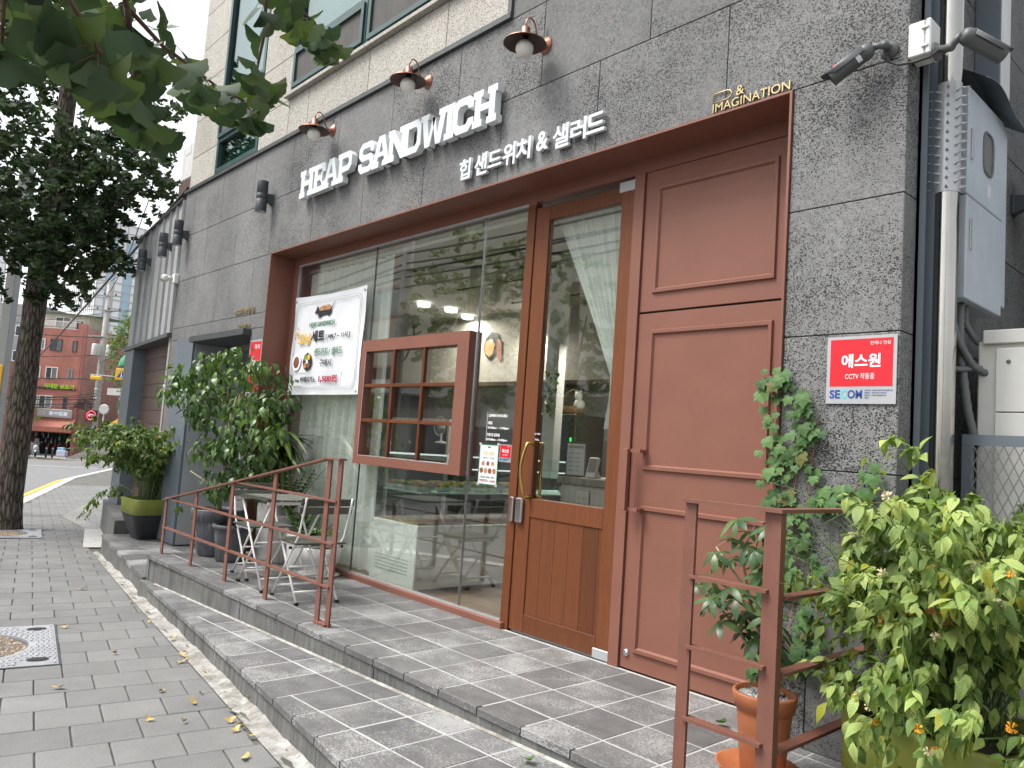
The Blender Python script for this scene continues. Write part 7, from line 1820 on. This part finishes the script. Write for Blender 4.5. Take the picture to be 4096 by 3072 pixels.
def young_tree(label, a, b, z, h, r, n, seed, leaf=.09, name='young_tree'):
    global rnd
    old = rnd; rnd = random.Random(seed); t = far(name, label, 'tree', a, b, z); m = MB(); m.tube([(0, 0, 0), (.05, 0, h*.35), (.0, .05, h*.6), (.05, 0, h*.8)], [.07, .055, .04, .02], 8)
    for i in range(7): an = i*.9; m.tube([(0, .02, h*(.42+.05*i)), (math.cos(an)*r*.5, math.sin(an)*r*.5, h*(.55+.055*i)), (math.cos(an)*r*.85, math.sin(an)*r*.85, h*(.62+.06*i))], [.022, .014, .006], 5)
    m.obj('trunk', 'pale_stem', t); pr_ = [leaf_mesh('leaf', leaf, leaf*.7, 'ovate', .3, .4)]; pl = []
    for i in range(n//18):
        v = rv(1)
        while v.length > 1: v = rv(1)
        c = Vector((v.x*r, v.y*r, h*.74+v.z*h*.27))
        for k in range(18): pl.append((0, leaf_matrix(c+rv(.16), rv(1)+Vector((0, 0, -.3)), rv(1)+Vector((0, 0, 1)), rnd.uniform(.6, 1.3))))
    foliage(t, pr_, 'street_leaf', pl, 0, rest='crown'); rnd = old; return t
young_tree('thin young street tree with sparse pale leaves beside the scooter', -38.75, 62.0, -2.3, 4.5, .95, 900, 5)
young_tree('taller leafy street tree rising beyond the zinc-clad wall', -25.3, 50.5, -1.9, 10.2, 1.5, 5200, 9, .13, 'street_tree')
young_tree('low leafy tree growing over the yellow awning shop', -29.0, 60, -1.9, 5.8, 1.5, 2600, 12, .12, 'street_tree')
# utility pole with transformers
up_ = far('utility_pole', 'concrete utility pole with two grey transformer cans before the brick building', 'utility pole', -27.95, 51.9, -1.95)
MB().tube([(0, 0, 0), (0, 0, 12.5)], [.24, .16], 16).obj('shaft', 'pole_concrete', up_)
for x in (-.25, .72): MB().lathe([(.001, 0), (.26, 0), (.28, .05), (.28, .72), (.26, .78), (.001, .8)], (x+.0, -.35, 7.3), 16).obj('transformer', 'light_grey_plastic', up_); MB().cyl((x, -.35, 8.1), (x, -.35, 8.35), .05, .03, 8).obj('bushing', 'brown_board', up_)
for z in (8.6, 10.4, 11.4): MB().box(-1.0, 1.0, -.22, -.14, z, z+.09).obj('crossarm', 'grey_pole', up_)
for i in range(6): MB().lathe([(.001, 0), (.05, 0), (.07, .04), (.04, .08), (.06, .12), (.001, .16)], (-.95+i*.38, -.18, 10.49 if i % 2 else 11.49), 8).obj('insulator', 'brown_board', up_)
for z in (2.2, 4.4, 5.0): MB().cyl((0, 0, z), (0, 0, z+.08), .235, n=16).obj('strap', 'sign_silver', up_)
# wires
def wire(label, a, b, sag, r=.02, group='overhead wires', n=20):
    A, Bv = Vector(a), Vector(b); pts = [A.lerp(Bv, i/n)-Vector((0, 0, sag*4*(i/n)*(1-i/n))) for i in range(n+1)]
    MB().tube(pts, r, 5, False).obj('overhead_wire', 'cable_black', label=label, cat='wire', group=group)
PT = lambda z, a=0: BG(-27.95+a, 51.7, z)
wire('thick service cable running from the corner of the grey stone wall down across the street', nbp(-.05, 4.2), BG(-60, 90, 4.0), .7, .022)
WL = ['wire leaving the pole crossarm to the left, highest over the brick roof', 'wire leaving the pole crossarm to the left, just below the highest', 'wire running from the upper pole towards the zinc wall', 'thick wire crossing the brick front above the top windows', 'thickest cable crossing the brick front between the window rows', 'heavily sagging wire below the green letters', 'taut cable just above the hardware shop windows', 'cable crossing the hardware shop first-floor windows', 'lowest cable on the left side of the pole', 'thin wire sagging most below the green letters', 'thin wire below the middle windows of the brick house', 'thin wire sloping across the middle windows of the brick house', 'wire from mid pole to the right behind the zinc wall', 'wire from the crossarm to the right behind the zinc wall', 'wire from the pole top to the far left towards the tower', 'wire from the pole top to the right']
for i, (p, q, s_, r_) in enumerate(((PT(8.5, -.9), BG(-70, 70, 9.5), 1.0, .02), (PT(8.5, .9), BG(-70, 72, 9.0), 1.2, .02), (PT(9.6), BG(-15, 30, 10), .6, .02), (PT(6.6), BG(-60, 50, 8.6), .8, .03), (PT(3.8), BG(-55, 50, 5.2), .9, .035), (PT(2.6), BG(-52, 48, 4.6), 1.3, .03), (PT(2.4), BG(-52, 48, 3.2), .8, .035), (PT(2.1), BG(-52, 50, 2.2), .6, .03), (PT(1.9), BG(-55, 55, 1.2), .3, .03), (PT(2.8), BG(-50, 45, 4.0), 1.5, .022), (PT(2.3), BG(-52, 52, 3.6), 1.4, .02), (PT(5.4), BG(-50, 40, 3.2), .4, .02), (PT(4.9), BG(-14, 30, 6.0), .5, .025), (PT(8.4), BG(-12, 35, 9.5), .8, .02), (PT(10.4), BG(-75, 90, 17), .8, .02), (PT(10.4), BG(-12, 30, 13), .8, .02))):
    wire(WL[i], p, q, s_, r_)
t = far('cable_bundle', 'tangled coil of cables and clamps hanging at the utility pole', 'cable', -28.35, 51.5, 1.9)
for k_ in range(7): MB().tube([(.25*math.cos(a)*(1+.1*k_)-.15*k_, .05*k_, .3*math.sin(a+k_*.2)+.06*k_-.4*(k_ > 4)) for a in [2*math.pi*i/16 for i in range(17)]], .022, 5).obj('coil', 'cable_black', t)
# led no-left-turn sign, amber box, crossing sign
t = far('no_left_turn_sign', 'square black LED sign with a red ring around a crossed-out left arrow', 'traffic sign', -25.55, 47, .97)
MB().bbox(-.33, .33, 0, .1, 0, .66, .01).obj('panel', 'shop_dark', t); m = MB(); m.tube([(.26*math.cos(a), -.02, .33+.26*math.sin(a)) for a in [2*math.pi*i/36 for i in range(37)]], .035, 6, False); m.obj('ring', 'led_red', t)
m = MB(); m.tube([(.14*math.cos(a)+.02, -.02, .26+.14*math.sin(a)) for a in [math.pi*i/10 for i in range(9)]], .03, 6); m.add([(-.2, -.03, .33), (-.06, -.03, .45), (-.06, -.03, .22)], [(0, 1, 2), (2, 1, 0)]); m.obj('arrow', 'led_white', t); MB().bar((-.17, -.05, .48), (.17, -.05, .16), .03, .04, (0, 1, 0)).obj('slash', 'led_red', t); MB().cyl((0, .12, -2.8), (0, .12, .7), .05, n=10).obj('post', 'dark_anodised', t)
t = far('traffic_mirror', 'grey octagonal traffic mirror back behind the LED sign', 'traffic mirror', -25.9, 49, 1.75); MB().lathe([(.001, 0), (.3, 0), (.34, .06), (.001, .12)], (0, 0, 0), 8, axis='y', smooth=False).obj('hood', 'light_grey_plastic', t); MB().cyl((0, .1, -3.4), (0, .1, 0), .04, n=8).obj('post', 'grey_pole', t)
t = far('amber_beacon', 'long amber warning lamp on a horizontal arm above the crossing', 'lamp', -25.45, 46.9, 3.5); MB().bbox(-.33, .33, -.12, .12, 0, .22, .03).obj('lens', 'yellow_sign', t); MB().cyl((-.4, 0, .3), (2.2, 0, .22), .03, n=8).obj('arm', 'grey_pole', t)
t = far('crossing_sign', 'yellow and blue pedestrian crossing sign hanging from the arm beyond the zinc wall', 'traffic sign', -24.0, 46.9, 3.6); MB().bbox(-.3, .45, -.04, .04, 0, .68, .02).obj('plate', 'yellow_sign', t); MB().add([(-.2, -.05, .12), (.36, -.05, .12), (.08, -.05, .58)], [(0, 1, 2)]).obj('blue_triangle', 'print_blue', t)
m = MB(); m.box(.05, .11, -.055, -.052, .2, .38); m.box(.045, .115, -.055, -.052, .4, .46); m.box(.02, .06, -.055, -.052, .14, .22); m.box(.1, .15, -.055, -.052, .14, .22); m.obj('walker_symbol', 'print_white', t)
t = far('round_green_awning', 'dark green half-dome awning edge beyond the zinc wall', 'awning', -21.2, 44, 4.2); m = MB()
for i in range(9):
    for j in range(9): a = math.pi*i/8; b = math.pi/2*j/8; m.v.append((1.3*math.cos(a)*math.cos(b*.6), -1.0*math.sin(b), 1.2*math.sin(a)*math.cos(b)))
for i in range(8):
    for j in range(8): m.f.append((i*9+j, i*9+j+1, (i+1)*9+j+1, (i+1)*9+j))
m.obj('canopy_cloth', 'green_awning', t)
# shop with yellow awning and concrete ramp right of the brick house
ys_ = far('yellow_awning_shop', 'low cream building with a yellow awning beyond the utility pole', 'building', -33.9, 66, -2.1)
MB().box(0, 12, .5, 6, 3.7, 7.4).obj('upper_wall', 'cream_wall', ys_); MB().box(0, 12, .45, .5, 6.0, 6.9).obj('sign_band', 'dark_window', ys_); MB().box(-.6, 12, .2, 6, 0, 2.9).obj('ground_floor', 'shop_dark', ys_)
MB().box(-.8, 12, -.1, .6, 5.3, 5.9).obj('ledge', 'pale_wall', ys_); MB().add([(.2, .2, 3.3), (4, .2, 3.3), (4, -.9, 2.9), (.2, -.9, 2.9)], [(0, 1, 2, 3), (3, 2, 1, 0)]).obj('awning', 'yellow_sign', ys_)
for i in range(5): MB().box(.3+i*.9, .36+i*.9, -.1, .0, 4.1, 5.1).obj('balcony_post', 'sign_silver', ys_)
MB().box(.2, 5, -.12, -.06, 5.05, 5.12).obj('balcony_rail', 'sign_silver', ys_); MB().box(.2, 5, -.1, -.05, 4.1, 4.9).obj('balcony_glass', 'teal_glass', ys_)
t = far('concrete_ramp', 'pale sloping concrete ramp wall between the brick house and the yellow awning shop', 'wall', -35.9, 63, -2.35); MB().add([(0, 0, 0), (4.8, 0, 0), (4.8, 0, 2.4), (0, 0, .1), (0, .5, 0), (4.8, .5, 0), (4.8, .5, 2.4), (0, .5, .1)], [(0, 1, 2, 3), (3, 2, 6, 7), (4, 7, 6, 5)]).obj('ramp_wall', 'plain_concrete', t)
# tall curtain-wall tower behind
def tower(name, label, a, b, z, w1, w2, h, rz, nz, n1, n2, pm='tower_panel', gm='blue_glass', gl1=(), gl2=(), lattice='tower_line'):
    t = far(name, label, 'building', a, b, z, rz=rz); MB().box(-w1, 0, 0, w2, 0, h).obj('body', pm, t)
    m = MB()
    for k in range(nz+1): zz_ = h*k/nz; m.box(-w1-.1, .15, -.15, .0, zz_-.12, zz_+.12); m.box(.0, .15, .0, w2, zz_-.12, zz_+.12)
    for i in range(n1+1): x = -w1+w1*i/n1; m.box(x-.09, x+.09, -.12, -.001, 0, h)
    for i in range(n2+1): y = w2*i/n2; m.box(.001, .12, y-.09, y+.09, 0, h)
    m.obj('joint_lines', lattice, t)
    for (i, side, m_) in gl1+gl2:
        o = MB()
        if side == 1: x0 = -w1+w1*i/n1; o.box(x0+.3, x0+w1/n1-.3, -.08, -.002, 0.5, h-3)
        else: y0 = w2*i/n2; o.box(.002, .08, y0+.2, y0+w2/n2-.2, 0.5, h-4)
        o.obj('glass_strip', m_, t)
    return t
tw = tower('office_tower', 'tall white panelled office tower with blue vertical glass strips rising behind the street', -103.5, 186, -6, 16, 34, 56, R(-42), 26, 12, 17, gl2=tuple((i, 2, 'blue_glass') for i in (1, 3, 5, 7, 9, 11, 13, 15)))
for i, (x, k_) in enumerate(((-9.3, 9), (-3.8, 9), (-9.3, 12.5), (-3.8, 12.5), (-9.3, 16), (-3.8, 16))): MB().box(x, x+1.3, -.2, -.14, k_*2.15, k_*2.15+2.2).obj('window', 'dark_window', tw)
tower('apartment_block', 'pale apartment block seen through the ginkgo crown at the far left', -128, 170, -6, 22, 15, 46, R(-10), 15, 8, 5, gl1=tuple((i, 1, 'grey_window') for i in (1, 3, 5, 7)))
tower('grey_office_block', 'grey office block low behind the brick shop house', -96, 150, -6, 26, 18, 24, R(-20), 8, 9, 6, 'tower_grey', gl1=tuple((i, 1, 'grey_window') for i in (2, 4, 6)))
# left edge: light pole with yellow sign board, low houses
t = far('square_lamp_post', 'square grey steel lamp post half hidden behind the ginkgo trunk', 'lamp post', -9.26, 13.9, -.62); MB().bbox(-.085, .085, -.085, .085, 0, 6.5, .006).obj('shaft', 'grey_pole', t)
ysg = far('yellow_banner_sign', 'yellow notice board with black Korean lettering strapped to the grey post', 'sign', -9.27, 13.78, .62); MB().bbox(-.32, .1, -.01, .01, 0, 1.40, .006).obj('board', 'yellow_sign', ysg)
for s_, x, z in (('불', -.22, 1.08), ('법', -.22, .84), ('주', -.22, .60), ('차', -.22, .36), ('이', -.02, .9), ('용', -.02, .68), ('시', -.02, .45), ('견', -.02, .22)): wall_text('lettering', s_, x, z-.12, -.014, 'print_black', ysg, height=.13, width=.10, bold=.002)
m = MB(); m.box(-.25, .0, -.014, -.0115, 1.22, 1.34); m.obj('printed_box', 'print_black', ysg)
for a, b, w, h, m_, lb in ((-44.5, 64, 4.5, 8.2, 'side_brick', 'brown tiled house behind the ginkgo trunk at the far left'), (-50, 62, 5, 10.5, 'pale_wall', 'pale house at the left edge behind the lamp post'), (-60, 85, 14, 16, 'grey_wall', 'grey block of flats left of the brick shop house')):
    t = far('terrace_house', lb, 'house', a, b, -2.8); MB().box(-w/2, w/2, 0, 6, 0, h).obj('wall', m_, t)
    for i in range(int(h/2.8)):
        for j in range(int(w/1.8)): fwin(-w/2+.5+j*1.8, -w/2+1.5+j*1.8, 1.2+i*2.8, 2.4+i*2.8, 'white_paint', par=t)
# air-conditioner hung at the corner of the beige building
ac = thing('air_conditioner', 'white air-conditioning outdoor unit on a bracket at the left corner of the beige building', 'air conditioner', (-10.06, .15, 4.38))
MB().bbox(-.46, -.05, -.35, .45, .02, .50, .01).obj('casing', 'light_grey_plastic', ac); MB().box(-.36, -.16, -.354, -.351, .36, .46).obj('service_cover', 'white_trim', ac); m = MB()
for i in range(9): m.box(-.462, -.461, -.3, .4, .05+i*.045, .075+i*.045)
m.obj('grille', 'dark_anodised', ac); MB().bar((-.34, -.33, -.02), (.03, -.33, .0), .03, .03).obj('bracket', 'conduit_grey', ac); MB().bar((-.34, -.33, 0), (.03, -.33, .36), .02, .02).obj('brace', 'sign_silver', ac); MB().bbox(-.47, .0, -.36, .46, -.18, -.01, .006).obj('slatted_tray', 'brown_board', ac)

# ================================================================ the other side of the street (seen mirrored in the shop glass)
def opp(name, label, x, y, w, d, h, mat, wins=(), rz=0):
    t = thing(name, label, 'building', (x, y, g_(x)-.2), rz); MB().box(0, w, -d, 0, 0, h).obj('wall', mat, t)
    for (x0, x1, z0, z1, fm, gm) in wins:
        o = MB().box(x0, x1, 0, .06, z0, z1).obj('window', fm, t); n_ = max(1, round((x1-x0)/1.3))
        for i in range(n_): a = x0+.08+(x1-x0-.08)*i/n_; MB().box(a, a+(x1-x0-.08)/n_-.08, .061, .07, z0+.08, z1-.08).obj('pane', gm, o)
    return t
band = lambda z: [(1+i*6.2, 6.2+i*6.2, z, z+1.5, 'awning_red', 'teal_glass') for i in range(3)]
opp('mirrored_office_building', 'cream and grey building with red-framed ribbon windows across the street, mirrored in the shop window', -46, -15, 22, 12, 17, 'cream_wall', band(4.6)+band(8.2)+band(11.8))
t = opp('grey_slab_building', 'grey building with projecting concrete slab across the street, mirrored in the shop window', -33, -13.2, 9, 3, 4.2, 'grey_wall'); MB().box(-.5, 10, -3, 1.2, 4.2, 4.7).obj('projecting_slab', 'pale_wall', t)
opp('mirrored_flats', 'grey twelve-storey block of flats across the street, mirrored in the door glass', -47, -42, 13, 10, 36, 'grey_wall', [(1+j*3.2, 2.8+j*3.2, 2+i*2.9, 3.6+i*2.9, 'dark_anodised', 'dark_window') for i in range(11) for j in range(4)])
opp('white_low_building', 'white low building across the street, mirrored in the door glass', -24, -16, 5.5, 6, 6.5, 'pale_wall', [(1, 2.2, 3.8, 5, 'grey_wall', 'dark_window')])
opp('tan_brick_house', 'low tan brick house across the street, mirrored in the door glass', -18.3, -14, 7.0, 7, 3.8, 'tan_brick')
ms = thing('eel_restaurant_sign', 'white restaurant sign with black Korean letters and 313-8576, mirrored in the door glass', 'sign', (-13.2, -13.6, 2.0), R(180))
MB().bbox(-1.5, 1.5, -.08, .0, -.45, .45, .01).obj('panel', 'pale_wall', ms); wall_text('lettering', '물장어', -1.3, -.12, -.085, 'print_black', ms, height=.45, width=2.2, bold=.01); wall_text('lettering', '313-8576', .1, -.4, -.085, 'print_black', ms, height=.17, width=1.2)
p2 = thing('utility_pole', 'concrete utility pole across the street, mirrored in the shop window', 'utility pole', (-18.6, -8.9, g_(-18.6)-.1)); MB().tube([(0, 0, 0), (0, 0, 8.3)], [.20, .15], 16).obj('shaft', 'pole_concrete', p2)
for z in (6.4, 6.9, 8.1): MB().cyl((0, 0, z), (0, 0, z+.06), .19, n=16).obj('strap', 'sign_silver', p2)
MB().tube([(.3+.45*math.cos(a), .1, 4.9+.7*math.sin(a)) for a in [2*math.pi*i/20 for i in range(21)]], .03, 6).obj('cable_coil', 'cable_black', p2)
for i, z in enumerate((6.3, 6.6, 5.9, 6.1, 5.6, 7.4)):
    wire(f"{ORD[i]} dark wire going left from the mirrored pole", (-18.6, -8.8, z), (-60, -9.5+i*.5, z+.6*i-1), .8, .03, 'wires on the opposite side'); wire(f"{ORD[i]} dark wire going right from the mirrored pole", (-18.6, -8.8, z), (12, -8.5, z+1.0+.2*i), .7, .03, 'wires on the opposite side')
def opp_tree(label, x, y, seed, h=8, r=2.0, n=6500):
    global rnd
    old = rnd; rnd = random.Random(seed)
    ginkgo(Vector((x, y, g_(x)-.1)), label, [((0, 0, h*.72), (r, r, h*.27), 10), ((.6, .2, h*.5), (r*.7, r*.7, h*.15), 4)], n, [(0, 0, 0), (.05, 0, h*.3), (.1, .05, h*.6), (.0, 0, h*.85)], .15, [([(.05, 0, h*.35), (.6, .4, h*.55), (1.2, .8, h*.7)], .06)], 1.5); rnd = old
opp_tree('leafy ginkgo across the street, mirrored in the window beside the door', -17.6, -10.6, 21, 8.5, 1.7)
opp_tree('second ginkgo across the street, mirrored at the left of the door glass', -14.0, -11.2, 22, 7.5, 1.0, 2400)
